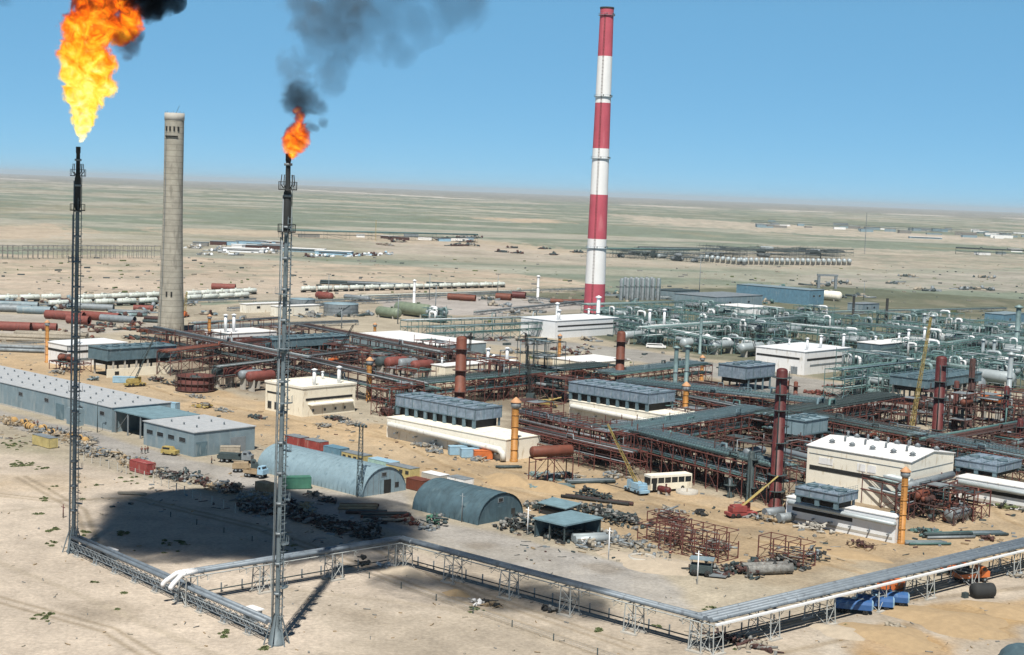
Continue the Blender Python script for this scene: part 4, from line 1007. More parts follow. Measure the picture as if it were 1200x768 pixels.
# ---------------- foreground trestle
def trestle(label, p0, p1, H, npipes, spacing, w, extra=False, seed=0, light=False):
    d = p1-p0; L = d.length; t = thing('pipe_trestle', label, 'pipe trestle', (p0.x, p0.y, 0), math.atan2(d.y, d.x))
    r = .38; ys = [(k-(npipes-1)/2)*(2*r+.22) for k in range(npipes)]
    for k, y in enumerate(ys):
        one('pipeline', bluepipe, t, 'tube', (-.2, y, H-r), (L+.2, y, H-r), r, 14)
        for q in range(int(L/6)): one('clamp_band', galv, t, 'lathe', [(r*1.0, 0), (r*1.05, 0), (r*1.05, .2), (r*1.0, .2)], 14, (3+6*q, y, H-r), (1, 0, 0)) if q % 2 == k % 2 else None
    for k in range(npipes-1): one('slim_pipe', dkgap, t, 'tube', (0, (ys[k]+ys[k+1])/2, H-2*r+.12), (L, (ys[k]+ys[k+1])/2, H-2*r+.12), .16, 6)  # dark tube stands in for the shaded gap between pipelines
    if extra: one('cable_duct', whitep, t, 'bb', 0, L, ys[0]-r-.75, ys[0]-r-.2, H-2*r-.35, H-2*r-.08)
    hw = (ys[-1]-ys[0])/2+.55; zb = H-2*r-.08
    bm = MB()
    for y in (-hw, hw): bm.bar((0, y, zb-.12), (L, y, zb-.12), .16)
    bm.build('girder', trestm, t)
    n = max(1, round(L/spacing)); proto = None
    for i in range(n+1):
        x = min(max(L*i/n, .8), L-.8)
        if proto is None:
            tw = MB(); hl = 1.0
            for sx in (-hl, hl):
                for y in (-hw, hw): tw.bar((sx*1.15, y*1.15, 0), (sx, y, zb-.25), .2)
                tw.bar((sx, -hw, zb-.3), (sx, hw, zb-.3), .2)
                tw.bar((sx*1.13, -hw*1.13, .25), (sx*1.05, hw, zb*.55), .09); tw.bar((sx*1.05, hw*1.05, zb*.55), (sx, -hw, zb-.4), .09); tw.bar((sx*1.06, -hw*1.06, zb*.55), (sx*1.06, hw*1.06, zb*.55), .1)
            for y in (-hw, hw):
                tw.bar((-hl*1.15, y*1.14, .2), (hl, y, zb*.55), .09); tw.bar((hl, y, zb*.55), (-hl, y, zb-.35), .09); tw.bar((-hl, y, zb*.55), (hl, y, zb*.55), .09)
            proto = tw.build('support_tower', trestm, t); proto.location = (x, 0, 0)
        else: inst(proto, t, (x, 0, 0))
        for y in (-hw*1.15, hw*1.15): MB().box(x, y, .12, 2.9, .7, .25).build('footing', concpl, t)
    hb = None; m = int(L/6.3)
    for i in range(m):
        x = L*(i+.5)/m
        if hb is None:
            b = MB(); b.bar((0, -hw-.5, zb-.3), (0, hw+.5, zb-.3), .13); b.bar((0, -hw, zb-.3), (0, -hw, zb-1.1), .09); b.bar((0, -hw, zb-1.1), (.9, -hw, zb-.3), .07); b.bar((0, hw, zb-.3), (0, hw, zb-1.3), .09); b.bar((0, hw, zb-1.3), (0, -hw, zb-.3), .06)
            hb = b.build('hanger', trestm, t); hb.location = (x, 0, 0)
        else: inst(hb, t, (x, 0, 0))
    return t
TH = 5.7
c0, c1, c2 = G(216, 668.5, TH), G(470, 628.5, TH), G(826, 721, TH); c3 = c2+(G(1200, 633.5, TH)-c2)*1.25
trestle('raised silver twin pipeline crossing behind the nearer flare stack', c0, c1, TH, 2, 16.5, 1.3)
trestle('raised silver twin pipeline sloping down to the lowest bend', c1, c2, TH, 2, 12.5, 1.3, seed=2)
trestle('raised broad silver pipeline with white cable duct above the blue trailers', c2, c3, TH, 4, 14.5, 1.3, True, 3)
def low_bridge():
    p0, p1 = G(86, 647), G(319, 752); d = p1-p0; L = d.length-1.5; H = 2.9
    t = thing('flare_pipe_bridge', 'low lattice pipe bridge running between the two flare stacks', 'pipe bridge', p0+d.normalized()*.8, math.atan2(d.y, d.x))
    for y in (-.55, .55): one('pipeline', bluepipe, t, 'tube', (0, y, H), (L, y, H), .36, 14)
    one('slim_pipe', dkgap, t, 'tube', (0, 0, H-.1), (L, 0, H-.1), .13, 6)  # same dark gap tube between the two pipelines
    for y in (-1.1, 1.1):
        tr = MB(); n = 40
        for z in (H-.55, H-1.75): tr.bar((0, y, z), (L, y, z), .12)
        for i in range(n):
            xa, xb = L*i/n, L*(i+1)/n; tr.bar((xa, y, H-.55), (xb, y, H-1.75), .07); tr.bar((xb, y, H-1.75), (xb, y, H-.55), .07); tr.bar((xa, y, H-1.75), (xb, y, H-.55), .07)
        tr.build('lattice_girder', galv, t)
    for z in (1.55, 1.25): one('small_pipe', galv, t, 'tube', (0, -.4 if z > 1.4 else .4, z), (L, -.4 if z > 1.4 else .4, z), .13, 7)
    for i in range(9):
        x = L*(i+.4)/9; tw = MB()
        for y in (-1.05, 1.05):
            for sx in (-.6, .6): tw.bar((x+sx, y*1.15, 0), (x+sx, y, 1.2), .18)
            tw.bar((x-.6, y*1.15, .1), (x+.6, y, 1.2), .1); tw.bar((x+.6, y*1.15, .1), (x-.6, y, 1.2), .1)
        tw.bar((x, -1.5, .9), (x, 1.5, .9), .16); tw.build('support_tower', galv, t)
        MB().box(x, 0, .1, 1.8, 3.0, .2).build('footing', concpl, t)
    # the two elbows that lift to the trestle
    e = (G(195, 686, 2.9)-p0); ex = e.dot(d.normalized()); inv = Matrix.Rotation(-math.atan2(d.y, d.x), 3, 'Z')
    for s in (-.6, .6):
        dirn = (c1-c0).normalized(); nrm = Vector((-dirn.y, dirn.x, 0)); q = c0+nrm*s*.8; q.z = TH-.38
        rl = p0+d.normalized()*.8; a = inv @ (q-rl); st = inv @ (G(191 if s > 0 else 200, 687 if s > 0 else 691, 2.9)-rl)
        one('riser_elbow', white, t, 'path', [(st.x, st.y, 2.9), (st.x, st.y, 3.25), (st.x*.85+a.x*.15, st.y*.85+a.y*.15, 3.75), (st.x*.3+a.x*.7, st.y*.3+a.y*.7, a.z-.25), (a.x, a.y, a.z), (a.x+(inv @ dirn).x*2, a.y+(inv @ dirn).y*2, a.z)], .41, 12)
low_bridge()
for i, (a, b) in enumerate(((c0, c1), (c1, c2), (c2, c3))):
    d = (b-a); n_ = Vector((-d.y, d.x, 0)).normalized()*3.2; L = d.length
    t = thing('ground_pipe', ['low dark pipe on short posts behind the twin pipeline by the nearer flare', 'low dark pipe on short posts along the sloping twin pipeline', 'low dark pipe on short posts along the broad pipeline'][i], 'pipe', (a.x+n_.x, a.y+n_.y, 0), math.atan2(d.y, d.x))
    one('pipe', darkst, t, 'tube', (0, 0, .7), (L, 0, .7), .11, 8)  # dark tube doubling the trestle's shadow line; the posts are real parts
    pp = MB().bb(-.09, .09, -.09, .09, 0, 1.6).build('post', galv, t); pp.location = (1, .3, 0)
    for k in range(1, int(L/4)): inst(pp, t, (1+4*k, .3, 0))
for px, py, nm in ((127, 656, 'white flat-topped valve hut beside the farther flare base'), (296, 727, 'white flat-topped valve hut beside the nearer flare base')):
    t = thing('valve_hut', nm, 'hut', G(px, py), AZ); MB().bb(-1.5, 1.5, -1.1, 1.1, 1.75, 1.95).build('roof', white, t); MB().bb(-1.2, 1.2, -.9, .9, 0, 1.74).build('wall', galv, t); MB().bb(-.4, .4, -.96, -.901, .1, 1.5).build('door', darkst, t)

# ---------------- grey warehouse and huts
def warehouse():
    h = 6.6; c = G(131, 507); t = bld_root('warehouse', 'long blue-grey steel warehouse with an open bay at its end', 'warehouse', c, 120, 24)
    a, b = 120, 33
    c_far = G(-20, 431, h); lb = (c_far-(c+Vector((0, 0, h)))).dot(BX); b = max(18, min(36, (G(60, 442, h)-c).dot(BX)))
    MB().bb(0, a, 0, b, 0, h).build('wall', bluegrey, t)
    rf = MB(); rf.bb(-.2, a+.2, -.2, b+.2, h+.004, h+.18); rf.build('roof', roofgr, t)
    for k in range(19):
        for r_ in range(3):
            x = 4+k*6.2; MB().lathe([(.2, h+.18), (.2, h+.55), (.34, h+.6), (.02, h+.85)], 8, (x, b*(.2+.3*r_), 0)).build('roof_vent', galv, t)
    for s in (.38, .405, .60, .72, .87, .96):
        wf = MB().box(a*s, -.03, 4.6, 2.4, .1, 1.2).build('window', galv, t); MB().box(a*s, -.06, 4.6, 2.0, .1, .9).build('pane', glass, wf)
    for s in (.36, .78): MB().box(a*s, -.05, 2.2, 4.2, .14, 4.4).build('door', coolfr, t)
    # framed portal at x=.78 with side annexe seen beside the flare
    MB().bb(a*.84, a*.885, -2.2, -.002, 0, 4.6).build('annexe', bluegrey, t)
    for k in range(12): MB().bb(a*k/12+.5, a*k/12+.62, -.09, -.001, .2, h-.05).build('cladding_post', bluegrey, t)
    MB().bb(0, a, -.07, -.001, 0, .5).build('plinth', concpl, t)
    # open bay
    bl = (G(176, 519)-c).dot(AX)
    MB().bb(a+.21, a+bl, .5, b*.8, h-.75, h-.45).build('bay_roof', roofbl, t)
    MB().bb(a+.21, a+bl, b*.8-.3, b*.8, 0, h-.76).build('bay_back_wall', bluegrey, t)
    fr = MB()
    for k in range(4): fr.bb(a+.6+(bl-1.2)*k/3-.15, a+.6+(bl-1.2)*k/3+.15, .6, .9, 0, h-.76)
    fr.bar((a+.6, .75, 0), (a+.6+(bl-1.2)/3, .75, h-1), .2); fr.build('bay_frame', galv, t)
    return c, bl
wc, wbl = warehouse()
building('square blue-grey workshop with four small windows at the warehouse end', (227, 536), (178, 520), (297, 527), 6.0, bluegrey, roofgr, win_l=[(s, 3.7, 2.6, 1.0) for s in (.13, .34, .56, .78)], doors=[('r', .12, 3.4, 3.6, coolfr), ('r', .72, 4.6, 3.8, galv)], cat='workshop', name='workshop',
         vents=[(x, y, .2, .8, galv, 'cap') for x in (.25, .5, .75) for y in (.25, .7)])
def quonset(label, corner, l, r, mat, facem, k):
    c, a, b = dims(corner, l, r); rad = b/2; hh = 6.0 if k == 0 else 5.9
    t = bld_root('quonset_hut', label, 'quonset hut', c, a, b, None)
    ns = 18; prof = [(rad-rad*math.cos(math.pi*i/ns), hh*math.sin(math.pi*i/ns)**.9) for i in range(ns+1)]
    sh = MB(); vs = [(x, y, z) for x in (0, a) for y, z in prof]; sh.add(vs, [(i, i+1, ns+2+i, ns+1+i) for i in range(ns)], True)
    inn = [(rad+(y-rad)*.985, z*.985) for y, z in prof]; vs = [(x, y, z) for x in (0, a) for y, z in inn]; sh.add(vs, [(i+1, i, ns+1+i, ns+2+i) for i in range(ns)], True)
    sh.build('shell', mat, t)
    for q in range(int(a/1.4)+1):
        x = min(a, q*1.4); rb = MB(); rb.path([(x, rad+(y-rad)*1.003, z*1.003) for y, z in prof], .055, 5); rb.build('rib', mat, t)
    for x, nm in ((a-.25, 'end_wall'), (.25, 'end_wall')):
        e = MB(); e.add([(x, rad+(y-rad)*.98, z*.98) for y, z in prof], [tuple(range(ns+1))] if x > 1 else [tuple(range(ns, -1, -1))]); eo = e.build(nm, facem, t)
        if x > 1:
            MB().bb(x+.01, x+.1, rad-1.6+.6, rad+1.4+.6, 0, 3.1).build('door', dark if k == 0 else canvas, eo); MB().bb(x+.1, x+.15, rad-1.6+.6, rad-.2, 0, 3.1).build('door', facem, eo)
            f = MB().bb(x+.01, x+.09, rad-.9, rad+.7, 3.9, 4.9).build('window', galv, eo); MB().bb(x+.091, x+.12, rad-.7, rad+.5, 4.05, 4.75).build('pane', glass, f)
            MB().bb(x+.01, x+.06, rad+3.2, rad+4.4, 1.0, 2.2).build('window', glass, eo)
            st = MB()
            for q in range(-3, 4): st.bb(x+.005, x+.05, rad+q*1.6-.05, rad+q*1.6+.05, 0, hh*(max(.05, 1-(q*1.6/rad)**2)**.5)*.95)
            st.build('seam', galv if k == 0 else canvas, eo)
    return t
quonset('long pale blue arched steel hut with a dark doorway', (425, 583), (291, 553), (472, 574), paleblue, paleblue, 0)
quonset('dark teal canvas arched hut with dusty streaks', (560, 616), (482, 597), (602, 603), canvas, canvas, 1)
light_mast('tall lattice lighting mast beside the pale arched hut', 421, 582, 500, True, darkst, 4)
pole('slim pale pole leaning on the dark arched hut side', 541, 612, 578, galv); 

# containers and sheds around the huts
for px, py, L, m, rm, ds in ((334, 521, 6.2, redbox, galv, 'red and white sheet metal cabin'), (356, 526, 6.2, redbox, galv, 'second red cabin with faded roof'), (379, 534, 6.4, midblue, None, 'bright blue steel container'),
                             (400, 541, 8, cyel, galv, 'dull yellow long cabin with grey roof'), (431, 549, 8, palegr, ltblue, 'pale green cabin with blue-white roof'), (452, 556, 8.4, cyel, galv, 'large yellow cabin with grey roof'),
                             (494, 566, 6, concpl, whitep, 'small grey shed with pale roof'), (524, 571, 5.5, white, galv, 'small white shed'), (476, 573, 5, brown, None, 'low brown-red steel box')):
    container(lab(ds, px, py), px, py, L, m, roofm=rm, win=(m in (cyel,)), w_=3.0, h=2.5, name='site_cabin' if m != midblue else 'shipping_container', cat='cabin' if m != midblue else 'container')
container('yellow site box lying beside the dirt strip before the long warehouse', 38, 521, 8, cyel, roofm=galv)
container('red container standing at the head of the junk row', 152, 552, 7.0, redbox, roofm=redbox)
container('dark green container beside the pale arched hut', 333, 574, 6.0, green, rz=AZ+R(60))
container('white passenger trailer by the blue-grey workshop', 258, 534, 4.8, scrapl, rz=R(8), win=False, h=2.1, name='site_trailer', cat='trailer')
container('brown crate-like cabin on the yard before the pale arched hut', 299, 575, 4.0, wood, h=2.0)
lorry('long grey flatbed lorry parked by the end of the workshop', 256, 541, 8.5, galv, darkst, R(-8), load=darkst)
lorry('small pale blue lorry parked before the arched hut', 288, 558, 5.5, ltblue, wood, R(-25))
lorry('grey flatbed lorry with timber load near the parked pale blue lorry', 272, 553, 6, darkst, wood, R(10), load=wood)

# ---------------- process buildings
V = lambda x, y, r, h, m=whitep: (x, y, r, h, m, 'pipe')
w1_la = dims((354, 489), (312, 480), (429, 485))[1]
w1 = building('cream concrete building with two tall white vent pipes', (354, 489), (312, 480), (429, 485), 8.3, cream, creamw, 'parapet', vents=[V(.8, .35, .55, 4.6), V(.8, .82, .55, 4.8), V(.25, .9, .35, 2.2), V(.2, .2, .35, 1.6)],
         strips=[('r', .06, .94, 5.0, .7, dark), ('l', .05, .55, 5.6, .5, dark)], win_r=[(.2, 1.6, .5, .6), (.42, 1.6, .5, .6), (.62, 1.6, .5, .6), (.8, 1.6, .5, .6)], win_l=[(.12, 1.8, 1.6, 2.0), (.3, 1.8, 1.4, 2.0)])
t = w1; xa = w1_la
MB().add([(xa, 2, 4.0), (xa, 19, 4.0), (xa+1.1, 19, 3.6), (xa+1.1, 3, 3.6), (xa, 2, 3.5), (xa, 19, 3.5), (xa+1.1, 19, 3.2), (xa+1.1, 3, 3.2)], [(3, 2, 1, 0), (4, 5, 6, 7), (4, 7, 3, 0), (7, 6, 2, 3), (6, 5, 1, 2)]).build('canopy', creamw, t)
building('large cream panel hall with white low-pitched roof and roof ventilators', (1064, 600), (962, 573), (1116, 587), 11.2, creamw, white, 'gable',
         vents=[(x, y, .28, 1.0, galv, 'goose') for x in (.22, .42, .62, .82) for y in (.33,)]+[(x, y, .6, 1.2, galv, 'cap') for x in (.15, .35, .55, .75, .93) for y in (.2, .75)]+[(x, .66, .28, 1.1, galv, 'goose') for x in (.1, .3, .5, .7)],
         strips=[('l', .03, .97, 6.3, 1.0, dark), ('l', .12, .26, 8.2, 1.5, white), ('l', .5, .58, 8.2, 1.7, white), ('l', .6, .68, 8.2, 1.7, white), ('r', .02, .98, 9.1, .12, galv), ('r', .02, .98, 7.0, .12, galv), ('l', .02, .98, 9.6, .12, galv)],
         doors=[('r', .7, 3, 3.6, galv)], name='process_hall', cat='hall')
building('white steel-clad house with three capped vent stacks', (942, 440), (900, 431), (988, 433), 9.2, white, whitep, 'flat', vents=[V(.85, .2, .5, 4.6), V(.8, .55, .55, 5), V(.9, .95, .55, 5.2), V(.2, .5, .4, 2)],
         strips=[('l', .02, .9, 6.3, .8, dark), ('r', .05, .95, 6.0, .8, dark), ('r', .12, .9, 3.6, .7, galv)], doors=[('l', .8, 3, 3, galv)])
building('white building with a black side stack before the striped chimney', (650, 397), (625, 391), (699, 389), 8.2, whitep, whitep, vents=[V(.9, .1, .8, 4.5), V(.3, .9, .5, 3)], strips=[('r', .04, .96, 5.6, .7, dark), ('r', .04, .96, 3.5, .5, galv)])
building('white-roofed green-walled building with paired vent pipes', (1030, 424), (1012, 420), (1085, 416), 7.5, coolfr, white, vents=[V(.9, .55, .6, 5), V(.9, .85, .6, 5.2), V(.3, .2, .5, 2), V(.6, .5, .5, 3)], strips=[('r', .02, .98, 5.5, .8, tealp)])
building('white banded building with a single vent pipe, near the pale tall post', (80, 430), (59, 424), (130, 422), 7.5, white, whitep, vents=[V(.8, .2, .6, 6.5)], strips=[('r', .05, .95, 5.2, .8, dark), ('l', .05, .95, 5.2, .8, dark), ('r', .05, .95, 2.4, .8, galv)])
building('white building with twin tall vent pipes', (268, 408), (247, 403), (307, 402), 5.8, whitep, white, vents=[V(.75, .05, .65, 7), V(.75, .22, .65, 7)], strips=[('r', .05, .95, 3.8, .8, dark)])
building('low cream building with white roof and paired vents behind pipe racks', (521, 452), (509, 449), (600, 443), 6.6, cream, white, vents=[V(.6, .65, .6, 4.4), V(.6, .92, .6, 4.2), V(.2, .1, .35, 2), V(.3, .7, .3, 2)], strips=[('r', .1, .95, 3, .8, dark)])
building('long low white-roofed shed with blue-grey side', (512, 418), (445, 401), (557, 412), 4.4, bluegrey, white, cat='shed', name='storage_shed')
building('small white-roofed shed behind the racks', (690, 438), (657, 431), (720, 431), 4.0, cream, white, cat='shed', name='storage_shed')
building('low white building with two slim vent pipes', (762, 398), (757, 396), (810, 388), 6.0, whitep, white, vents=[V(.5, .05, .7, 7.5), V(.5, .25, .7, 7.2)])
for cc, ll, rr_, hh, wm, rm, ds in (((288, 367), (284, 366), (313, 362), 4.5, creamw, white, 'small white shed behind the tank wagons'), ((324, 371), (320, 370), (352, 366), 5, creamw, white, 'second white shed nearer the round tank'),
      ((890, 372), (858, 366), (890, 368), 5, whitep, white, 'white slab-roofed building'), ((948, 358), (888, 349), (953, 356), 10, midblue, bluegrey, 'broad blue steel building'),
      ((838, 366), (813, 360), (862, 360), 9, bluegrey, galv, 'blue-grey process building'), ((1010, 368), (999, 366), (1022, 366), 6, bluegrey, galv, 'small blue-grey block'),
      ((1176, 384), (1163, 381), (1190, 381), 7.5, midblue, bluegrey, 'blue box-shaped building'), ((790, 352), (776, 349), (800, 349), 6, bluegrey, darkst, 'low dark shed behind upright tanks')):
    building(lab(ds, (cc[0]+rr_[0])/2, cc[1]), cc, ll, rr_, hh, wm, rm, cat='building', win_r=[(.3, hh*.6, 2, 1), (.7, hh*.6, 2, 1)], la=max(5, dims(cc, ll, rr_)[1]), lb=max(6, dims(cc, ll, rr_)[2]))
for px, py, L, w_, m, ds in ((355, 296, 42, 12, paleblue, 'pale far shed with white roof'), (390, 299, 36, 12, ltblue, 'pale blue far shed'), (285, 296, 40, 14, whitep, 'far white-walled compound building'), (1085, 280, 70, 20, paleblue, 'far pale building strip on the plain')):
    g = G(px, py); t = thing('storage_shed', lab(ds, px, py), 'shed', g, R(-6)); MB().bb(-L/2, L/2, 0, w_, 0, 3.6).build('wall', m, t); MB().bb(-L/2-.5, L/2+.5, -.5, w_+.5, 3.61, 4.1).build('roof', white, t); MB().bb(-L/2+4, L/2-4, -.1, -.001, 1.6, 2.5).build('window_strip', dark, t)

# flat-roofed shed
t = thing('open_shed', 'flat-roofed dark open shed crammed with stored pipes', 'shed', G(661, 640)-AX*8.5, AZ)
c_ = G(661, 638); la_ = (c_-G(624, 630)).dot(AX); lb_ = (G(699, 628)-c_).dot(BX); t.location = c_-AX*la_
MB().bb(-.4, la_+.4, -.4, lb_+.4, 3.6, 3.9).build('roof', roofbl, t)
for x in (0, la_/2, la_):
    for y in (0, lb_): MB().bb(x-.12, x+.12, y-.12, y+.12, 0, 3.6).build('post', darkst, t)
MB().bb(0, la_, lb_-.1, lb_+.05, 0, 3.3).build('back_wall', canvas, t); MB().bb(-.05, .1, .2, lb_-.2, 0, 3.2).build('side_wall', canvas, t)
scrap('dark tangle of stored parts inside the flat-roofed open shed', 661, 631, la_*.8, lb_*.7, 2.2, [soot, darkst, scrapm], 3, 60)
t = thing('lean_to', 'low dark lean-to between the dark hut and the open shed', 'lean-to', G(655, 604), AZ); MB().box(0, 0, 2.6, 8, 5, .2, rx=R(6)).build('roof', roofbl, t)
for x in (-3.6, 3.6):
    for y in (-2.2, 2.2): MB().bb(x-.1, x+.1, y-.1, y+.1, 0, 2.4 if y < 0 else 2.7).build('post', darkst, t)
MB().bb(-3.5, 3.5, -1.8, 2.0, 0, 1.4).build('crate_body', soot, t)
# ---------------- air coolers
def base(c, l, lb):
    g, gl = G(*c), G(*l); return (g, (g-gl).dot(AX), lb)
cooler('weathered blue air cooler on cream white-duct base, nearer of the alike pair', base((592, 541), (463, 511), 13), (5.6, 11.2, (556, 503), (467, 485), (587, 499)), 5.4, creamw, .8)
cooler('weathered blue air cooler on cream white-duct base, farther of the alike pair', base((791, 511), (663, 490), 14), (5.6, 11.2, (759, 483), (666, 468), (784, 478)), 5.4, creamw, .8)
cooler('dark cooler on white silver-duct base before the large cream hall', base((1048, 637), (931, 608), 3.2), (5.4, 8.8, (982, 598), (932, 588), (1001, 592)), 5.2, whitep, .5, 4)
cooler('dark cooler on white silver-duct base right of the large cream hall', base((1260, 610), (1136, 580), 6), (5.0, 8.6, (1168, 562), (1122, 553), (1184, 553)), 5.2, whitep, .5, 4)
def cool2(label, nearpx, lpx, rpx, zb, z0, z1, low=None, m=None):
    """fan box on tall posts: pixel places are on the ground under it"""
    c, a, b = dims(nearpx, lpx, rpx); t = bld_root('air_cooler', label, 'air cooler', c, a, b)
    box = MB(); box.bb(0, a, 0, b, z0, z1).build('fan_box', m or coolbl, t)
    MB().bb(-.3, a+.3, -.3, b+.3, z1+.004, z1+.2).build('top_deck', m or coolbl, t)
    rb = MB(); n = max(3, int(b/4)); k_ = max(2, int(a/4))
    for i in range(n+1): rb.bb(a+.001, a+.12, b*i/n-.1, b*i/n+.1, z0, z1); rb.bb(-.1, a+.1, b*i/n-.1, b*i/n+.1, z1+.201, z1+.45)
    for i in range(k_+1): rb.bb(a*i/k_-.1, a*i/k_+.1, -.12, -.001, z0, z1)
    rb.bb(a+.121, a+.2, -.1, b+.1, z0+.2, z0+.5); rb.build('panel_rib', coolfr, t)
    for i in range(n):
        MB().lathe([(1.2, z1+.2), (1.35, z1+.5), (1.35, z1+.75), (1.15, z1+.75)], 12, (a*.5, b*(i+.5)/n, 0)).build('fan_ring', coolfr, t)
        for x in (.3, a-.3): MB().box(x, b*(i+.5)/n, z0/2, .5, .5, z0).build('leg', concpl if low else coolfr, t)
    MB().bb(1, a-1, 1.5, b-1.5, z0-1.6, z0-.01).build('tube_bundle', dark, t)
    if low: MB().bb(a-.3, a+.1, -0.2, b*.95, .02, 2.9).build('low_wall', low, t); MB().bb(a+.101, a+.16, b*.1, b*.16, .8, 2.0).build('window', dark, t)
    return t
cool2('blue-green air cooler raised on concrete posts over a low cream wall', (126, 443), (109, 438), (210, 438), 0, 5.6, 9.6, cream, coolfr)
cool2('blue-green air cooler behind the nearer flare stack', (318, 424), (301, 420), (398, 416), 0, 5.0, 8.2, None, coolfr)
cool2('pale blue air cooler between the yellow stack and the white vent-stack house', (873, 460), (845, 455), (908, 456), 0, 4.5, 9.0)
cool2('light blue-topped air cooler behind the large cream hall', (940, 540), (912, 535), (969, 535), 0, 6.5, 10.5, None, paleblue)
cool2('long grey air cooler above a low white wall at the silver pipe maze', (1085, 478), (1048, 471), (1150, 468), 0, 6.5, 9.5, whitep, coolfr)

# ---------------- columns and stacks
column('domed brown process column behind the near cooler', 538, 484, 394, 12.5, brown, 3, False)
column('brown cylinder column standing behind the middle cooler', 725, 462, 388, 10.5, brown, 3, False, taper=.97)
column('tall dark red column with ladder and many ring platforms', 908, 594, 431, 14, redcol, 8, True, taper=.95)
column('bright red domed column beside the yellow lattice boom', 1097, 522, 417, 12.5, redcol, 5, True)
column('slim dark rusty column behind the bright red one', 1135, 500, 420, 7, rustd, 5, True)
column('short slim red column among rusty frames', 1118, 500, 446, 6, rust, 3, True)
column('red column with silver vent pipe on top', 1176, 515, 452, 6, redcol, 3, True)
column('stubby red drum column at the edge of the rusty frames', 1193, 535, 490, 7, redcol, 2, True)
column('short red column pair member near the dirt yard', 922, 462, 446, 5, brown, 1, False)
column('small brown column beside the yard of red scrap steel', 932, 463, 447, 5, brown, 1, False)
column('dark green standing vessel with platforms beside the tall dark red column', 878, 588, 528, 8, darkst, 3, True)
column('short dark green standing vessel near the rack end', 855, 583, 560, 6, darkst, 1, True)
for px, py, pt, wp in ((602, 541, 465, 12.5), (802, 500, 447, 10), (1056, 637, 546, 12), (432, 470, 418, 9), (55, 425, 375, 6.5), (245, 405, 368, 5.5), (439, 398, 378, 5), (822, 446, 416, 6.5), (655, 424, 391, 5.5)):
    yellow_stack(lab('ochre yellow vent stack with salmon cone cap', px, py), px, py, pt, wp)
for px, py, pt, wp, m, ds in ((790, 470, 409, 5, tealp, 'plain teal-grey exhaust pipe'), (803, 468, 408, 5, tealp, 'second plain teal-grey exhaust pipe'), (1038, 384, 350, 3.2, soot, 'thin black exhaust stack'), (999, 380, 347, 3, soot, 'thin black exhaust stack standing alone'),
     (1181, 475, 417, 6, silver, 'capped silver exhaust stack'), (1150, 436, 400, 4, silver, 'silver exhaust stack'), (1163, 436, 401, 4, silver, 'silver exhaust stack with plain rim'), (1190, 420, 362, 6, tealp, 'tall teal exhaust stack'), (1082, 395, 370, 4, silver, 'silver exhaust stack'),
     (578, 440, 418, 3.5, whitep, 'short white exhaust pipe'), (652, 388, 357, 3.5, whitep, 'white exhaust stack'), (700, 388, 350, 4.5, whitep, 'white capped exhaust stack'), (820, 415, 372, 3.5, tealp, 'thin teal exhaust stack'), (630, 352, 325, 3, white, 'pale tall exhaust stack'), (485, 357, 330, 3, white, 'pale slim exhaust stack'), (1092, 395, 372, 5, silver, 'stout silver exhaust stack')):
    small_stack(lab(ds, px, py), px, py, pt, wp, m, cap=m is not soot)

# ---------------- pipe racks
def RK(desc, p0, p1, z=8.0, **k):
    a, b = G(*p0, z), G(*p1, z); a.z = b.z = 0; k.setdefault('levels', (z*.58, z))
    return rack(lab(desc, (p0[0]+p1[0])/2, (p0[1]+p1[1])/2+10), a, b, **k)
dg = [darkst, darkst, coolfr, coolfr, teal]
RK('long red-framed pipe rack topped with dark green pipes', (728, 506), (900, 549), 8.5, w=9, bay=4, npipe=(10, 26), pipes=dg, seed=1, cover=darkst)
RK('red-hooped pipe rack carrying blue-grey pipes', (600, 483), (728, 511), 6.5, w=7, npipe=(4, 9), pipes=[galv, bluepipe, darkst, darkst], hoop=1.6, bay=3, seed=2)
RK('dark pipe rack climbing away from its corner', (736, 509), (905, 482), 8.5, w=9, bay=4, npipe=(10, 26), pipes=dg, seed=3, cover=darkst)
RK('dark pipe rack continuing past the column', (916, 490), (1060, 466), 8.5, w=9, bay=4, npipe=(10, 26), pipes=dg, seed=4, cover=coolfr)
RK('broad dark pipe rack running down past the red scrap', (722, 449), (955, 474), 8.5, w=11, bay=4, npipe=(12, 30), pipes=dg, seed=5, cover=coolfr)
RK('dark pipe rack reaching to the cream hall roof', (925, 486), (1062, 512), 8.5, w=9, bay=4, npipe=(10, 26), pipes=dg, seed=6, hatch=True, rmax=.26)
RK('blue-grey pipe rack with red bents beside the cooler', (800, 466), (900, 486), 6.5, w=6, npipe=(4, 8), pipes=[galv, bluepipe, teal], seed=7)
RK('teal-topped pipe rack rising beyond the brown column', (498, 452), (722, 430), 7.5, w=10, bay=4.5, npipe=(8, 18), pipes=[teal, coolfr, darkst], seed=8, cover=teal)
RK('teal-topped pipe rack beside the tan track', (724, 441), (835, 428), 7.5, w=10, bay=4.5, npipe=(8, 18), pipes=[teal, coolfr, darkst], seed=9, cover=teal)
RK('dark rusty pipe rack passing the flare', (165, 385), (345, 421), 9, w=7, npipe=(6, 12), pipes=[darkst, galv, rustd], steel=rustd, seed=10)
RK('rusty pipe rack with two pipe decks', (345, 421), (480, 452), 8.5, w=7, npipe=(6, 12), pipes=[darkst, galv, rustd, teal], steel=rustd, seed=11)
RK('dark rusty pipe rack along the shed side', (345, 382), (512, 414), 8, w=7, npipe=(6, 12), pipes=[darkst, rustd, galv], steel=rustd, seed=12)
RK('rusty low pipe rack by the white vessels', (436, 444), (498, 458), 7, w=6, npipe=(4, 9), pipes=[teal, darkst], seed=13)
RK('rusty red pipe rack behind white vents', (230, 380), (330, 374), 7, w=5, npipe=(3, 7), steel=rust, seed=14)
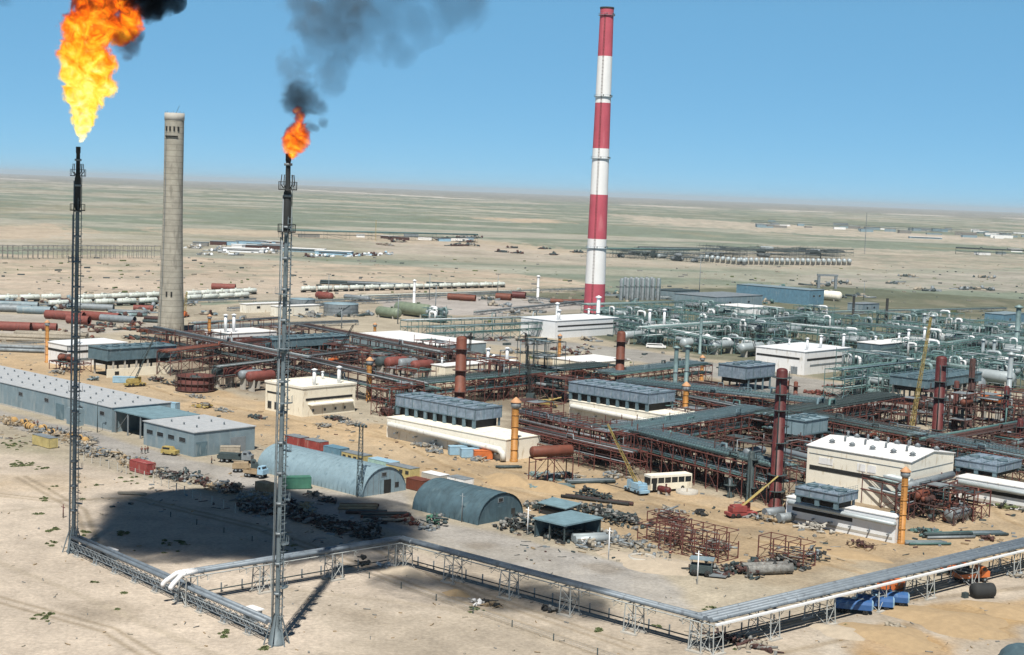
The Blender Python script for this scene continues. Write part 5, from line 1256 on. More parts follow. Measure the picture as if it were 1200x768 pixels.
RK('rusty red pipe rack above the ring tank', (200, 414), (318, 400), 8, w=6, npipe=(4, 9), steel=rust, pipes=[rust, rustd, darkst, brown], seed=15)
RK('rusty pipe rack across the flare stack', (262, 432), (420, 413), 7, w=6, npipe=(4, 8), steel=rustd, pipes=[rustd, darkst, galv], seed=16)
RK('silver-pipe rack wrapped round the cream hall', (905, 533), (1058, 571), 6.0, w=5, npipe=(3, 6), pipes=[tealp, galv, tealp, silver], seed=17, rmax=.9)
RK('silver pipe along the gable end', (1066, 578), (1122, 563), 6.0, w=3, npipe=(2, 3), pipes=[galv, tealp], seed=18, rmax=.9)
RK('red-framed pipe rack with scattered valves', (1062, 512), (1240, 546), 7.5, w=9, bay=4, npipe=(10, 26), pipes=dg, seed=19, hatch=True, rmax=.26)
RK('rusty pipe rack crossing behind the bright column', (1100, 520), (1240, 494), 7.5, w=6, npipe=(4, 9), steel=rustd, pipes=[darkst, rustd, teal], seed=20)
RK('rusty two-deck pipe rack under the hooped rack', (610, 504), (735, 532), 6.0, w=7, npipe=(4, 6), pipes=[rust, rustd, darkst, galv], seed=21)
RK('low rack of pale beams beside the near yellow stack', (605, 494), (705, 517), 4.5, w=4, npipe=(2, 4), pipes=[scrapl, galv], seed=22)
RK('long teal pipe rack on posts beyond the worked ground', (478, 377), (690, 371), 6.5, w=6, npipe=(4, 9), steel=teal, pipes=[tealp, teal, silver, coolfr], seed=23)
RK('second teal pipe rack on posts', (510, 385), (640, 379), 6.5, w=6, npipe=(4, 8), steel=teal, pipes=[tealp, teal, coolfr], seed=24)
RK('teal-grey pipe rack before the upright tanks', (690, 358), (800, 355), 7, w=6, npipe=(4, 9), steel=teal, pipes=[tealp, teal, galv], seed=25)
RK('teal pipe rack along the concrete lane', (905, 398), (1130, 432), 8, w=8, npipe=(5, 11), steel=teal, pipes=[tealp, teal, coolfr, silver], seed=26)
RK('teal pipe rack across the silver maze', (760, 386), (960, 372), 8, w=8, npipe=(5, 10), steel=teal, pipes=[tealp, teal, coolfr, silver], seed=27)
RK('teal pipe rack beyond the white-roofed building', (1000, 380), (1240, 402), 8, w=8, npipe=(5, 10), steel=teal, pipes=[tealp, teal, galv], seed=28)
RK('tall teal pipe rack by the cooler with the white wall', (990, 435), (1080, 425), 10, w=8, npipe=(5, 8), levels=(3.5, 6.5, 10), steel=teal, pipes=[tealp, teal, coolfr], seed=29)
RK('teal pipe rack past the tall edge stack', (1090, 408), (1240, 386), 8, w=8, npipe=(5, 9), steel=teal, pipes=[tealp, teal, galv], seed=30)
RK('teal pipe rack across the lane end', (700, 372), (830, 398), 7, w=7, npipe=(5, 9), steel=teal, pipes=[tealp, teal, silver, coolfr], seed=31)
RK('teal rack behind the blue steel building', (830, 372), (1000, 388), 7.5, w=7, npipe=(5, 9), steel=teal, pipes=[tealp, teal, silver, coolfr], seed=32)
for k_, (p0, p1, m_) in enumerate((((-40, 359), (300, 350), [wagonm, galv]), ((300, 355), (600, 343), [galv, tealp]), ((420, 347), (690, 338), [wagonm, galv]), ((-40, 404), (120, 398), [galv, scrapl]), ((215, 384), (420, 377), [galv, teal]), ((600, 345), (700, 358), [teal, galv]), ((270, 361), (470, 351), [rustd, galv]), ((690, 345), (880, 352), [tealp, galv]), ((560, 366), (700, 352), [tealp, galv]))):
    RK('long low pipeline on short posts', p0, p1, 1.8, w=2.6, levels=(1.5,), npipe=(3,), steel=galv, pipes=m_, bay=10, seed=60+k_, rmax=.5)
RK('low pale pipeline rack far out', (940, 366), (1180, 361), 2.5, w=3, levels=(2.0,), npipe=(3,), steel=galv, pipes=[tealp, silver], bay=12, seed=33)

# ---------------- open process structures
rp = [rust, rustd, darkst, galv, brown, teal]
for i, (px, py, la, lb, h, ds) in enumerate(((258, 428, 22, 12, 8, 'rusty frame full of small vessels'), (228, 415, 20, 10, 8, 'rusty red frame with dark decks'), (315, 440, 16, 8, 7, 'rusty frame with pipe tangle'),
     (330, 408, 16, 8, 8, 'dark rusty frame'), (445, 488, 8, 14, 9, 'red steel stair frame at the cream building'), (470, 462, 16, 8, 8, 'rusty frame with blue-grey pipes'), (404, 428, 26, 9, 7, 'low rusty frame packed with pipes'),
     (455, 425, 22, 9, 8, 'dark frame crowded with black vessels'), (505, 425, 20, 9, 8, 'rust frame with black and red vessels'), (560, 466, 18, 10, 12, 'tall red scaffold-like frame'), (640, 470, 16, 9, 8, 'red frame with crossing pipes'),
     (640, 515, 20, 7, 5, 'red frame under construction'), (622, 462, 14, 9, 18, 'tall dark lattice frame'), (690, 545, 22, 8, 9, 'rusty frame with bare columns'), (745, 548, 20, 8, 9, 'rusty red frame behind the bus'),
     (815, 563, 22, 8, 8, 'rusty frame above concrete piers'), (868, 578, 16, 8, 12, 'dark frame clinging to the column'), (790, 525, 22, 12, 6, 'red steelwork thicket'), (850, 512, 22, 12, 6, 'red steelwork thicket with pale valves'),
     (760, 478, 20, 8, 7, 'red steel frame with galvanised pipes'), (830, 478, 18, 8, 7, 'rust frame along the pipe deck'), (965, 566, 22, 7, 8, 'open red frame with clutter'), (1020, 590, 18, 6, 6, 'open red frame with silver fittings'),
     (1082, 610, 14, 9, 7, 'dark frame of tanks and pipes'), (1110, 606, 12, 8, 6, 'rusty frame at the pipe yard'), (1150, 512, 22, 12, 12, 'dense dark rusty frame with red vessels'), (1195, 520, 20, 12, 10, 'dense dark frame with red drums'),
     (1110, 495, 18, 10, 9, 'dark rusty frame with ladders'), (1165, 485, 20, 10, 8, 'rusty frame with orange vessels on top'), (990, 500, 22, 8, 6, 'low dark frame with pale slabs'), (1030, 496, 20, 10, 7, 'rusty thicket of pipes and slabs'),
     (1035, 530, 20, 10, 6, 'dark frame behind the hall roof'), (940, 555, 12, 8, 8, 'dark frame between column and hall'), (1215, 560, 16, 9, 7, 'dark frame by the edge cooler'), (570, 440, 16, 8, 7, 'low rusty frame'), (680, 455, 18, 8, 7, 'low frame with black pipes'),
     (905, 525, 18, 9, 7, 'dark frame behind the tall column'), (185, 420, 10, 8, 9, 'red steel frame corner'), (70, 435, 14, 8, 3, 'low litter of red frames'), (375, 418, 16, 8, 7, 'rusty frame of pipe supports'), (690, 530, 20, 8, 6, 'rusty thicket of bare steel'), (770, 500, 22, 9, 6, 'dark thicket of pipes'), (600, 452, 18, 8, 7, 'rusty frame before the white vents'), (575, 458, 10, 8, 9, 'dark frame of slim pipes'),
     (525, 434, 18, 8, 7, 'dark frame with round vessels'), (430, 434, 14, 8, 6, 'rusty low frame'), (355, 432, 18, 8, 6, 'rusty frame beside the twin-vent roof'), (290, 420, 18, 8, 7, 'rusty frame with black pipes'), (905, 500, 18, 9, 6, 'dark steel thicket'), (870, 495, 18, 8, 6, 'red steel thicket'),
     (960, 515, 20, 9, 6, 'dark low frame with valves'), (1130, 545, 20, 9, 7, 'dark frame of red posts'), (1085, 500, 18, 9, 8, 'dark lattice frame with decks'), (1180, 540, 18, 9, 7, 'dark frame with rusty posts'), (620, 500, 14, 7, 7, 'rusty frame by the yellow stack'), (735, 530, 16, 7, 7, 'rusty frame on pale piers'), (790, 558, 18, 7, 7, 'red frame behind the bus roof'))):
    tall = h > 15
    frame_unit(lab(ds, px, py), px, py, la, lb, h, rustd if ('dark' in ds and not tall) else (darkst if tall else rust), rp if not tall else [darkst, coolfr], [brown, galv, rustd, darkst], i, 2+i % 3 if not tall else 0, 15 if not tall else 16, standing=1+i % 2, deck=.9)
tp = [tealp, teal, silver, galv, coolfr]
for i, (px, py, la, lb, h, ds) in enumerate(((735, 392, 26, 14, 8, 'teal frame with silver vessels'), (770, 380, 26, 14, 9, 'teal pipe maze'), (712, 380, 20, 12, 8, 'teal and silver pipe maze'), (800, 388, 24, 14, 9, 'teal process frame'),
     (840, 398, 24, 14, 9, 'teal process frame with bent ducts'), (880, 402, 26, 14, 10, 'teal process frame with big bent ducts'), (845, 378, 24, 12, 8, 'far teal process frame'), (900, 382, 26, 14, 9, 'teal frame with white bent ducts'),
     (945, 392, 24, 14, 9, 'teal process frame behind the white house'), (985, 392, 24, 14, 9, 'dense teal process frame'), (1010, 445, 24, 10, 10, 'open teal frame of many bays'), (1045, 452, 20, 10, 10, 'open teal frame with ladders'),
     (1060, 400, 26, 14, 9, 'teal frame beyond the white roof'), (1110, 412, 26, 14, 9, 'teal frame crowded with pipes'), (1150, 420, 26, 14, 9, 'teal frame near the slim stacks'), (1190, 430, 26, 14, 10, 'teal frame at the photo edge'),
     (1130, 442, 26, 12, 9, 'teal frame with silver drums'), (1180, 455, 26, 12, 9, 'teal frame with large silver drum'), (1115, 392, 26, 14, 8, 'far teal frame'), (1170, 395, 26, 14, 8, 'far teal pipe maze'), (950, 374, 24, 12, 7, 'far teal frame with low drums'),
     (810, 412, 20, 8, 7, 'teal frame at the lane'), (860, 415, 18, 8, 7, 'teal frame under silver vessels'), (905, 418, 12, 8, 7, 'teal frame by the crane boom'), (1090, 380, 30, 12, 7, 'far teal drum frame'), (505, 378, 14, 8, 7, 'grey frame on pale piers'), (1000, 415, 26, 14, 9, 'teal thicket beyond the white house'), (1075, 425, 26, 14, 9, 'teal thicket of valves'), (1040, 385, 30, 14, 8, 'far teal thicket'), (1140, 402, 26, 14, 9, 'teal thicket of drums'), (1200, 410, 26, 14, 9, 'teal thicket at the edge'), (1160, 440, 24, 12, 9, 'dense teal thicket'), (1100, 445, 24, 12, 9, 'dense teal thicket of posts'),
     (1015, 465, 18, 8, 8, 'teal thicket before the white wall'), (930, 385, 26, 14, 8, 'teal thicket of ducts'), (870, 388, 26, 14, 8, 'teal thicket of white bends'), (785, 396, 24, 12, 8, 'teal thicket by the bus lane'), (740, 378, 26, 12, 8, 'far teal thicket of pipes'), (815, 370, 26, 12, 8, 'far teal thicket of small drums'), (980, 405, 22, 12, 8, 'teal thicket of tall bends'))):
    frame_unit(lab(ds, px, py), px, py, la, lb, h, teal, tp, [silver, silver, tealp, galv], 100+i, 4, 14, ubend=3+i % 3, vr=(1.0, 1.8), deck=.4, standing=2)

# ---------------- horizontal vessels
for i, (px, py, L, r, m, al, ds) in enumerate(((812, 412, 17, 2.0, silver, 'B', 'silver horizontal vessel with pale domed end'), (846, 415, 17, 2.0, silver, 'B', 'silver vessel with domed end'), (880, 418, 17, 2.0, silver, 'B', 'silver vessel near the crane boom'),
     (742, 403, 15, 1.9, silver, 'B', 'silver vessel with bright end'), (764, 403, 15, 1.8, tealp, 'B', 'teal-silver vessel'), (925, 396, 18, 2.2, silver, 'B', 'silver vessel behind the house'), (965, 384, 18, 2.0, tealp, 'B', 'teal vessel in the maze'),
     (1165, 455, 16, 2.4, silver, 'A', 'big dull silver vessel'), (1130, 458, 16, 2.6, galv, 'A', 'big grey vessel beside the silver one'), (968, 352, 24, 3.2, creamw, 'A', 'pale cream far tank body'),
     (455, 373, 17, 2.6, olive, 'A', 'smaller olive green drum'), (484, 371, 26, 3.4, olive, 'A', 'larger olive green drum'), (380, 352, 14, 2.2, pinkp, 'A', 'red-brown far drum'), (418, 353, 22, 1.5, galv, 'A', 'dark grey far drum'),
     (262, 453, 9, 1.7, darkst, 'B', 'dark round-ended vessel'), (278, 453, 11, 1.9, pinkp, 'B', 'faded red vessel'), (293, 456, 9, 1.6, galv, 'B', 'grey vessel'), (305, 458, 11, 1.7, pinkp, 'B', 'faded red vessel by the cream wall'),
     (452, 440, 9, 1.9, darkst, 'B', 'dark round-ended vessel'), (464, 441, 10, 2.0, pinkp, 'B', 'faded red vessel'), (477, 441, 9, 1.7, galv, 'B', 'grey round-ended vessel'), (494, 444, 10, 1.8, pinkp, 'B', 'faded red vessel with saddle'),
     (1042, 624, 6, 1.6, canvas, 'B', 'dark blue-green drum'), (1122, 611, 9, 1.4, galv, 'B', 'grey drum with ribbed shell'), (1160, 500, 7, 1.5, orange, 'A', 'orange-red vessel on the frame'),
     (778, 580, 3.6, .75, redcol, 'A', 'small red drum lying on sand'))):
    zz = 3.2 if 'vessel' in ds and m in (darkst, pinkp, galv) and px < 500 and py > 400 else (7.5 if m is orange else (2.2 if m is silver else .5))
    drum(lab(ds, px, py), px, py, L, r, m, al, zz)
# rusty red vessel on a bare frame
t = thing('vessel_on_stand', 'long rust-red vessel lying on a bare red steel stand', 'vessel', G(645, 566), AZ+R(70))
MB().vessel((-5, 0, 7.6), (5, 0, 7.6), 1.35, 16).build('shell', brown, t)
st = MB()
for x in (-5, 0, 5):
    for y in (-1.6, 1.6): st.bar((x, y, 0), (x, y, 6.1), .25)
    st.bar((x, -1.6, 6.1), (x, 1.6, 6.1), .28)
for y in (-1.6, 1.6): st.bar((-5, y, 6.1), (5, y, 6.1), .28); st.bar((-5, y, .2), (0, y, 6), .12); st.bar((5, y, .2), (0, y, 6), .12)
st.build('stand', rust, t)
# open ring tank under construction
g = G(229, 458); t = thing('ring_tank', 'open rusty red ring tank under construction', 'tank', g, 0); R_ = 5.9
MB().lathe([(R_, 0), (R_, 5.0), (R_-.12, 5.0), (R_-.12, .1)], 40).build('shell', rust, t)
for z in (.4, 2.6, 4.8): MB().lathe([(R_, z), (R_+.5, z), (R_+.5, z+.2), (R_, z+.2)], 40).build('ring_walkway', rustd, t)
MB().lathe([(R_-.2, .3), (.05, .35)], 30).build('bottom_plate', rustd, t)
bx = MB()
for k in range(20): bx.bar(((R_+.4)*math.cos(k*.314), (R_+.4)*math.sin(k*.314), 0), ((R_+.4)*math.cos(k*.314), (R_+.4)*math.sin(k*.314), 6.2), .16)
bx.build('stave_post', rustd, t)
g = G(222, 444); MBv = drum('dark vessel lying inside the open ring tank', 229, 456, 5, 1.2, darkst, 'A', 2.0)
# storage tanks
for px, py, wp, pt, ds in ((397, 371, 41, 356, 'round pale grey storage tank with low roof'), (352, 366, 30, 350, 'pale grey storage tank half hidden by the flare')):
    g = G(px, py); d = g.y*cP+CAMH*sP; r = wp/2*d/F; h = hgt(px, py, pt)*.9; t = thing('storage_tank', ds, 'tank', g+Vector((0, r, 0)), 0)
    MB().lathe([(r, 0), (r, h)], 36).build('shell', galv, t); MB().lathe([(r+.1, h), (r+.1, h+.2), (.05, h+r*.09)], 36).build('roof', paleblue, t)
    for z in (h*.33, h*.66): MB().lathe([(r, z), (r+.12, z), (r+.12, z+.15), (r, z+.15)], 36).build('shell_ring', galv, t)
    ld = MB(); [ld.bar((r*math.cos(-1.9+k*.06)*1.02, r*math.sin(-1.9+k*.06)*1.02, h*k/16), (r*math.cos(-1.84+k*.06)*1.02, r*math.sin(-1.84+k*.06)*1.02, h*(k+1)/16), .2) for k in range(16)]; ld.build('stair', darkst, t)
# upright silver tanks
for k, px in enumerate((728, 735, 741, 747, 753, 759, 765, 771)):
    for row in ((0, 1) if k < 6 else (0,)):
        x, y = px+row*4, 352-row*2.5; g = G(x, y); d = g.y; r = 2.6*d/F; h = hgt(x, y, 326-row*1.2)
        t = thing('upright_tank', f'{ORD[k]} upright silver cylinder tank from the left in the {"front" if row == 0 else "rear"} row', 'tank', g, 0, 'upright silver tanks in two rows')
        MB().lathe([(r*1.05, 0), (r, .6), (r, h-1), (r*.7, h-.2), (.05, h)], 18).build('shell', galv, t); MB().lathe([(r, h*.6), (r*1.15, h*.6), (r*1.15, h*.6+.25), (r, h*.6+.25)], 18).build('ring_platform', darkst, t)
        one('side_pipe', teal, t, 'tube', (r*.5, -r-.1, .3), (r*.5, -r-.1, h-.5), .2, 6)
# ---------------- tank wagons
def wagon_proto():
    t = thing('tank_wagon', 'wagon', 'tank wagon', (0, 0, 0), 0, 'tank wagons of the long trains')
    MB().vessel((-5.0, 0, 2.5), (5.0, 0, 2.5), 1.45, 14, .35).build('tank', wagonm, t)
    MB().bb(-5.8, 5.8, -1.2, 1.2, .85, 1.1).build('underframe', dark, t)
    d = MB(); d.tube((0, 0, 3.8), (0, 0, 4.4), .7, 12); d.build('dome', wagonm, t)
    for x in (-4, 4):
        b = MB(); b.bb(x-1.3, x+1.3, -1.0, 1.0, .35, .84)
        for q in (x-.9, x+.9):
            for y in (-.8, .8): b.lathe([(.02, -.07), (.46, -.07), (.46, .07), (.02, .07)], 10, (q, y, .46), (0, 1, 0))
        b.build('bogie', dark, t)
    MB().bb(-5, 5, -.3, .3, 3.97, 4.02).build('walkway', galv, t)
    return t
WP = None
def train(p0, p1, desc, alt=False):
    global WP
    a, b = G(*p0), G(*p1); d = b-a; n = max(1, round(d.length/12.6))
    tr = MB()
    for s in (-.75, .75): tr.bar((0, s, .03), (d.length, s, .03), .12)
    for k in range(n):
        if WP is None: WP = o = wagon_proto()
        else: o = copy_tree(WP)
        p = a.lerp(b, (k+.5)/n); o.location = p; o.rotation_euler = (0, 0, math.atan2(d.y, d.x))
        o['label'] = f'{ORD[k]} pale tank wagon from the left in {desc}'
    t = tr.build('railway_track', darkst, None, (a.x, a.y, 0), math.atan2(d.y, d.x)); tag(t, lab('railway track under a row of tank wagons', (p0[0]+p1[0])/2, p0[1]+2), 'railway track')
train((-30, 355), (72, 353), 'the short row left of the farther flare')
train((88, 354), (190, 350), 'the upper row left of the concrete chimney')
train((55, 361), (186, 357), 'the lower row left of the concrete chimney')
train((218, 349), (300, 345), 'the upper row right of the concrete chimney')
train((218, 354), (292, 350), 'the lower row right of the concrete chimney')
train((352, 343), (592, 337), 'the longest single train')

# large pipes stored on the ground, far left
for i, (px, py, L, r, m, rz, ds) in enumerate(((14, 366, 30, 1.9, galv, .05, 'blue-grey large stored pipe'), (40, 368, 26, 1.9, bluegrey, .0, 'dark blue-grey large stored pipe'), (20, 361, 34, 1.7, bluegrey, .05, 'upper blue-grey stored pipe'), (112, 364, 30, 1.7, galv, -.05, 'grey stored pipe behind pink pipes'),
     (76, 375, 32, 2.1, pinkp, -.25, 'long pink-red stored pipe'), (92, 380, 18, 2.0, pinkp, -.25, 'short pink-red stored pipe'), (118, 376, 34, 2.1, pinkp, -.35, 'long pink-red stored pipe'), (138, 378, 30, 1.7, galv, -.35, 'blue-grey stored pipe beside the pink one'),
     (16, 388, 24, 2.0, pinkp, .0, 'pink-brown stored pipe at the photo edge'), (48, 388, 22, 1.8, pinkp, .05, 'brown-red stored pipe'), (168, 365, 16, 1.6, pinkp, .1, 'faded red pipe by the chimney foot'), (262, 340, 24, 2.0, pinkp, .0, 'brown-red far pipe'),
     (535, 352, 18, 2.0, brown, -.2, 'rusty far pipe section'), (548, 353, 16, 2.0, brown, -.2, 'rusty far pipe section'), (590, 352, 16, 2.2, brown, -.2, 'rusty far pipe section'), (608, 350, 14, 2.2, redcol, -.2, 'red far pipe section'), (660, 356, 26, 1.4, brown, -.1, 'low rusty far pipe'), (678, 356, 14, 1.4, brown, -.1, 'short rusty far pipe'))):
    L *= .62; g = G(px, py); t = thing('stored_pipe', lab(ds, px, py), 'pipe', g, rz); mb = MB(); mb.tube((-L/2, 0, r), (L/2, 0, r), r, 16, cap=False); mb.tube((-L/2, 0, r), (L/2, 0, r), r*.94, 16, cap=False); mb.build('shell', m, t)
    for x in (-L*.3, L*.3): MB().bb(x-.3, x+.3, -r, r, -.02, .25).build('bearer', wood, t)
for px, py, L, mats, ds in ((30, 400, 40, [scrapl, galv], 'long pale stacked pipes'), (20, 412, 36, [galv, scrapl], 'grey pipe bundle'), (60, 397, 30, [scrapl], 'pale pipe bundle'), (150, 370, 18, [galv, tealp], 'grey pipe bundle behind the pink pipes'), (185, 378, 12, [rustd, darkst], 'dark crate of stacked steel'), (450, 336, 50, [darkst, galv], 'far dark stacked pipes'), (410, 334, 40, [galv, darkst], 'far grey stacked pipes'), (530, 336, 36, [darkst], 'far dark pipe row')):
    pipe_stack(lab(ds, px, py), px, py, L, .7, (5, 4), mats, 0.0, seed=int(px))
# far trestle of posts on the left
a, b = G(-40, 304), G(188, 303); d = b-a
t = thing('unfinished_trestle', 'far row of dark bare trestle posts left of the concrete chimney', 'trestle', a, math.atan2(d.y, d.x)); L = d.length; n = 40
po = None
for k in range(n+1):
    if po is None:
        p = MB()
        for y in (0, 10): p.bar((0, y, 0), (0, y, 10.5), .45)
        p.bar((0, 0, 10.5), (0, 10, 10.5), .45); p.bar((0, 0, 6), (0, 10, 6), .35); po = p.build('bent', scrapm, t)
    elif k % 7 != 4: inst(po, t, (L*k/n, 0, 0))
for z in (10.5, 7): one('top_beam', scrapm, t, 'bar', (0, 0, z), (L, 0, z), .45); one('top_beam', scrapm, t, 'bar', (L*.3, 10, z), (L*.8, 10, z), .45)
# far plant on the right: rows of white-ended vessels in racks
k = 0
for j, (p0, p1, n) in enumerate((((822, 306), (872, 311), 9), ((868, 310), (995, 311), 22), ((700, 300), (790, 302), 8))):
    for i in range(n):
        px = p0[0]+(p1[0]-p0[0])*i/(n-1); py = p0[1]+(p1[1]-p0[1])*i/(n-1); g = G(px, py)
        if j < 2:
            t = thing('horizontal_vessel', f'{ORD[i]} white far vessel from the left in the {"rear diagonal" if j == 0 else "front long"} row on the plain', 'vessel', g, R(80), 'white vessels in rows far out on the plain'); MB().vessel((-7, 0, 5.0), (7, 0, 5.0), 2.4, 12).build('shell', silver, t)
            MB().bb(-5, -4, -2, 2, 0, 3.2).build('saddle', concpl, t); MB().bb(4, 5, -2, 2, 0, 3.2).build('saddle', concpl, t)
for p0, p1, ds in (((750, 300), (990, 304), 'far dark pipe rack behind the white vessel row'), ((690, 302), (820, 303), 'far grey pipe rack on the plain'), ((880, 299), (1000, 301), 'far slender pipe rack'), ((1120, 298), (1230, 303), 'far dark plant rack at the photo edge'), ((330, 279), (560, 284), 'far dark line of plant'), ((880, 262), (1230, 278), 'far settlement pipe line') ):
    a, b = G(*p0), G(*p1); rack(lab(ds, (p0[0]+p1[0])/2, p0[1]), a, b, 14, (5, 9), darkst, [darkst, galv, teal], (4, 6), 30, seed=int(p0[0]), rmax=.9)
for i, (px, py, la, lb, h) in enumerate(((770, 303, 60, 20, 10), (800, 307, 50, 20, 9), (840, 301, 60, 25, 12), (735, 303, 50, 20, 8), (900, 302, 60, 20, 12), (950, 303, 60, 20, 12))):
    frame_unit(lab('far grey process frame on the plain', px, py), px, py, la, lb, h, darkst, [galv, darkst, teal], [galv, darkst, silver], 200+i, 4, 5, vr=(1.5, 2.4), standing=1)
rn = random.Random(77)
for i in range(46):
    x = rn.uniform(880, 1220); y = 262+(x-880)*.045+rn.uniform(-3, 5); g = G(x, y); s = rn.uniform(18, 60)
    t = thing('small_house', 'tiny far house of the settlement out on the plain', 'house', g, rn.uniform(-.4, .4), 'far settlement houses'); m = rn.choice([bluegrey, white, galv, scrapm, paleblue]); MB().bb(-s/2, s/2, 0, 10, 0, rn.uniform(3.5, 8)).build('wall', m, t)
    zt = t.children[0].dimensions.z if False else 8.1; MB().bb(-s/2-.5, s/2+.5, -.5, 10.5, zt-.1, zt+.4).build('roof', rn.choice([galv, bluegrey, rustd]), t)
for i in range(30):
    x = rn.choice((rn.uniform(345, 560), rn.uniform(225, 330), rn.uniform(1110, 1200))); y = {True: 279, False: 290}[x > 345]+rn.uniform(-3, 3)+(x-345)*.012 if x < 1000 else rn.uniform(294, 300)
    g = G(x, y); s = rn.uniform(10, 30); t = thing('small_cabin', 'tiny far cabin on the worked plain', 'cabin', g, rn.uniform(-.5, .5), 'far cabins on the worked plain'); MB().bb(-s/2, s/2, 0, 6, 0, 4).build('wall', rn.choice([white, scrapm, ltblue, galv, rustd]), t); MB().bb(-s/2-.3, s/2+.3, -.3, 6.3, 4.01, 4.3).build('roof', rn.choice([white, galv, bluegrey]), t)
# far lattice mast, portal, thin poles
light_mast('tall far lattice radio mast standing alone on the plain', 1013, 298, 250, True, galv, 0)
t = thing('portal_gate', 'far pale pipe gateway frame on the plain', 'gateway', G(959, 338), R(5)); pg = MB()
for x in (0, 14): pg.bb(x-1, x+1, -1, 1, 0, 10)
pg.build('pier', galv, t); MB().bb(-1.5, 15.5, -1.2, 1.2, 10.01, 11.5).build('top_beam', galv, t)
light_mast('far lattice derrick rising among the far cabins', 440, 282, 258, True, craney, 0)
for px, py, pt in ((385, 345, 322), (503, 352, 322), (583, 347, 322), (1012, 352, 330), (466, 380, 347), (400, 385, 362), (510, 372, 335), (819, 352, 300)):
    light_mast(lab('slim far floodlight mast', px, py), px, py, pt, False, galv, 3, 'slim floodlight masts', w=.22)
for px, py, pt, m in ((618, 627, 594, whitep), (713, 656, 618, whitep), (817, 685, 645, whitep), (114, 507, 471, darkst), (74, 607, 591, redcol)):
    pole(lab('slim upright pole', px, py), px, py, pt, m, None, arm=(px == 114))
for i, (px, py, L) in enumerate(((60, 305, 0),)): pass

# ---------------- cranes and vehicles
crane('red-cabbed mobile crane with yellow boom raised beside the tall dark red column', 868, 606, 912, 558, redbox, craney, R(20), False)
crane('pale blue mobile crane with long thin boom parked by the cream bus', 746, 578, 712, 497, ltblue, craney, R(120), True, .6)
crane('blue-bodied crane with yellow boom near the blue-green cooler', 158, 453, 182, 393, craney, darkst, R(40), True, .45)
crane('orange-based crawler crane with black lattice boom behind the cream building', 392, 428, 414, 381, orange, soot, R(60), True, 1.0)
crane('crane with upright black lattice boom beside the domed column', 549, 428, 552, 390, darkst, soot, R(80), True, 1.0)
crane('crane with tall black lattice boom beyond the dark lattice frame', 622, 470, 616, 390, darkst, soot, R(80), True, 1.1)
crane('crane with slanted black boom beside the white vent-stack house', 890, 432, 879, 388, orange, soot, R(120), True, 1.0)
crane('yellow crane whose tall lattice boom leans over the bright red column', 1066, 520, 1091, 372, craney, craney, R(60), True, 1.0)
crane('low yellow crane lying among red steel frames', 640, 478, 658, 466, craney, craney, R(10), False)
crane('orange crane far beside the concrete chimney', 216, 372, 219, 342, orange, craney, R(80), True, 1.2)
def bus():
    t = thing('parked_bus', 'cream long-windowed bus parked in the tan yard', 'bus', G(762, 578), R(27)); t.scale = (1.08, 1.2, 1.35); L = 10.5
    MB().bb(0, L, 0, 2.5, .45, 1.55).build('lower_body', cream, t); MB().bb(0, L, 0, 2.5, 2.55, 2.95).build('roof', creamw, t); MB().bb(.1, L-.1, .1, 2.4, 1.551, 2.549).build('window_band', glass, t)
    for k in range(7): MB().bb(.0+k*(L-.15)/6, .15+k*(L-.15)/6, -.01, .099, 1.551, 2.549).build('pillar', cream, t)
    MB().bb(-.08, -.001, .3, 2.2, 1.4, 2.5).build('windscreen', glass, t); MB().bb(.5, 1.5, -.05, -.001, .5, 2.4).build('door', dark, t)
    for x in (2.2, 8.2):
        for y in (.15, 2.35): MB().lathe([(.12, -.16), (.48, -.16), (.5, 0), (.48, .16), (.12, .16)], 14, (x, y, .5), (0, 1, 0)).build('wheel', black, t)
bus()
def kiosk_bus(label, px, py, L, m, rz):
    t = thing('parked_van', label, 'van', G(px, py), rz); MB().prism([(0, 0), (L, 0), (L, 2), (0, 2)], .4, 1.3).build('lower_body', m, t); b = MB(); b.add([(.2, .05, 1.3), (L-1, .05, 1.3), (L-1, 1.95, 1.3), (.2, 1.95, 1.3), (.3, .2, 2.1), (L-1.6, .2, 2.1), (L-1.6, 1.8, 2.1), (.3, 1.8, 2.1)], [(4, 5, 6, 7), (0, 1, 5, 4), (1, 2, 6, 5), (2, 3, 7, 6), (3, 0, 4, 7)]); b.build('cabin', m, t)
    MB().bb(.5, L-1.7, .06, .16, 1.45, 1.95).build('side_window', glass, t)
    for x in (.9, L-.9):
        for y in (.1, 1.9): MB().lathe([(.1, -.1), (.36, -.1), (.36, .1), (.1, .1)], 12, (x, y, .38), (0, 1, 0)).build('wheel', black, t)
kiosk_bus('white minibus by the lane at the silver pipe maze', 757, 408, 9, white, R(-5)) 
kiosk_bus('yellow loader-like van by the workshop wall', 188, 533, 4.2, craney, R(-20))
for px, py, m, ds in ((527, 534, ltblue, 'light blue tarpaulin-covered trailer'), (541, 537, ltblue, 'second light blue tarpaulin-covered trailer'), (556, 539, orange, 'bright orange site box')):
    container(lab(ds, px, py), px, py, 4.6, m, rz=R(15) if m is ltblue else R(10), h=2.2, name='covered_trailer' if m is ltblue else 'site_box', cat='trailer' if m is ltblue else 'site box')
container('light blue boat-shaped site trailer before the low cream wall', 132, 449, 8, ltblue, rz=R(5), h=2.0, name='site_trailer', cat='trailer')
container('light blue covered trailer behind the warehouse roof', 178, 480, 8, ltblue, rz=R(-20), h=2.4, name='site_trailer', cat='trailer')
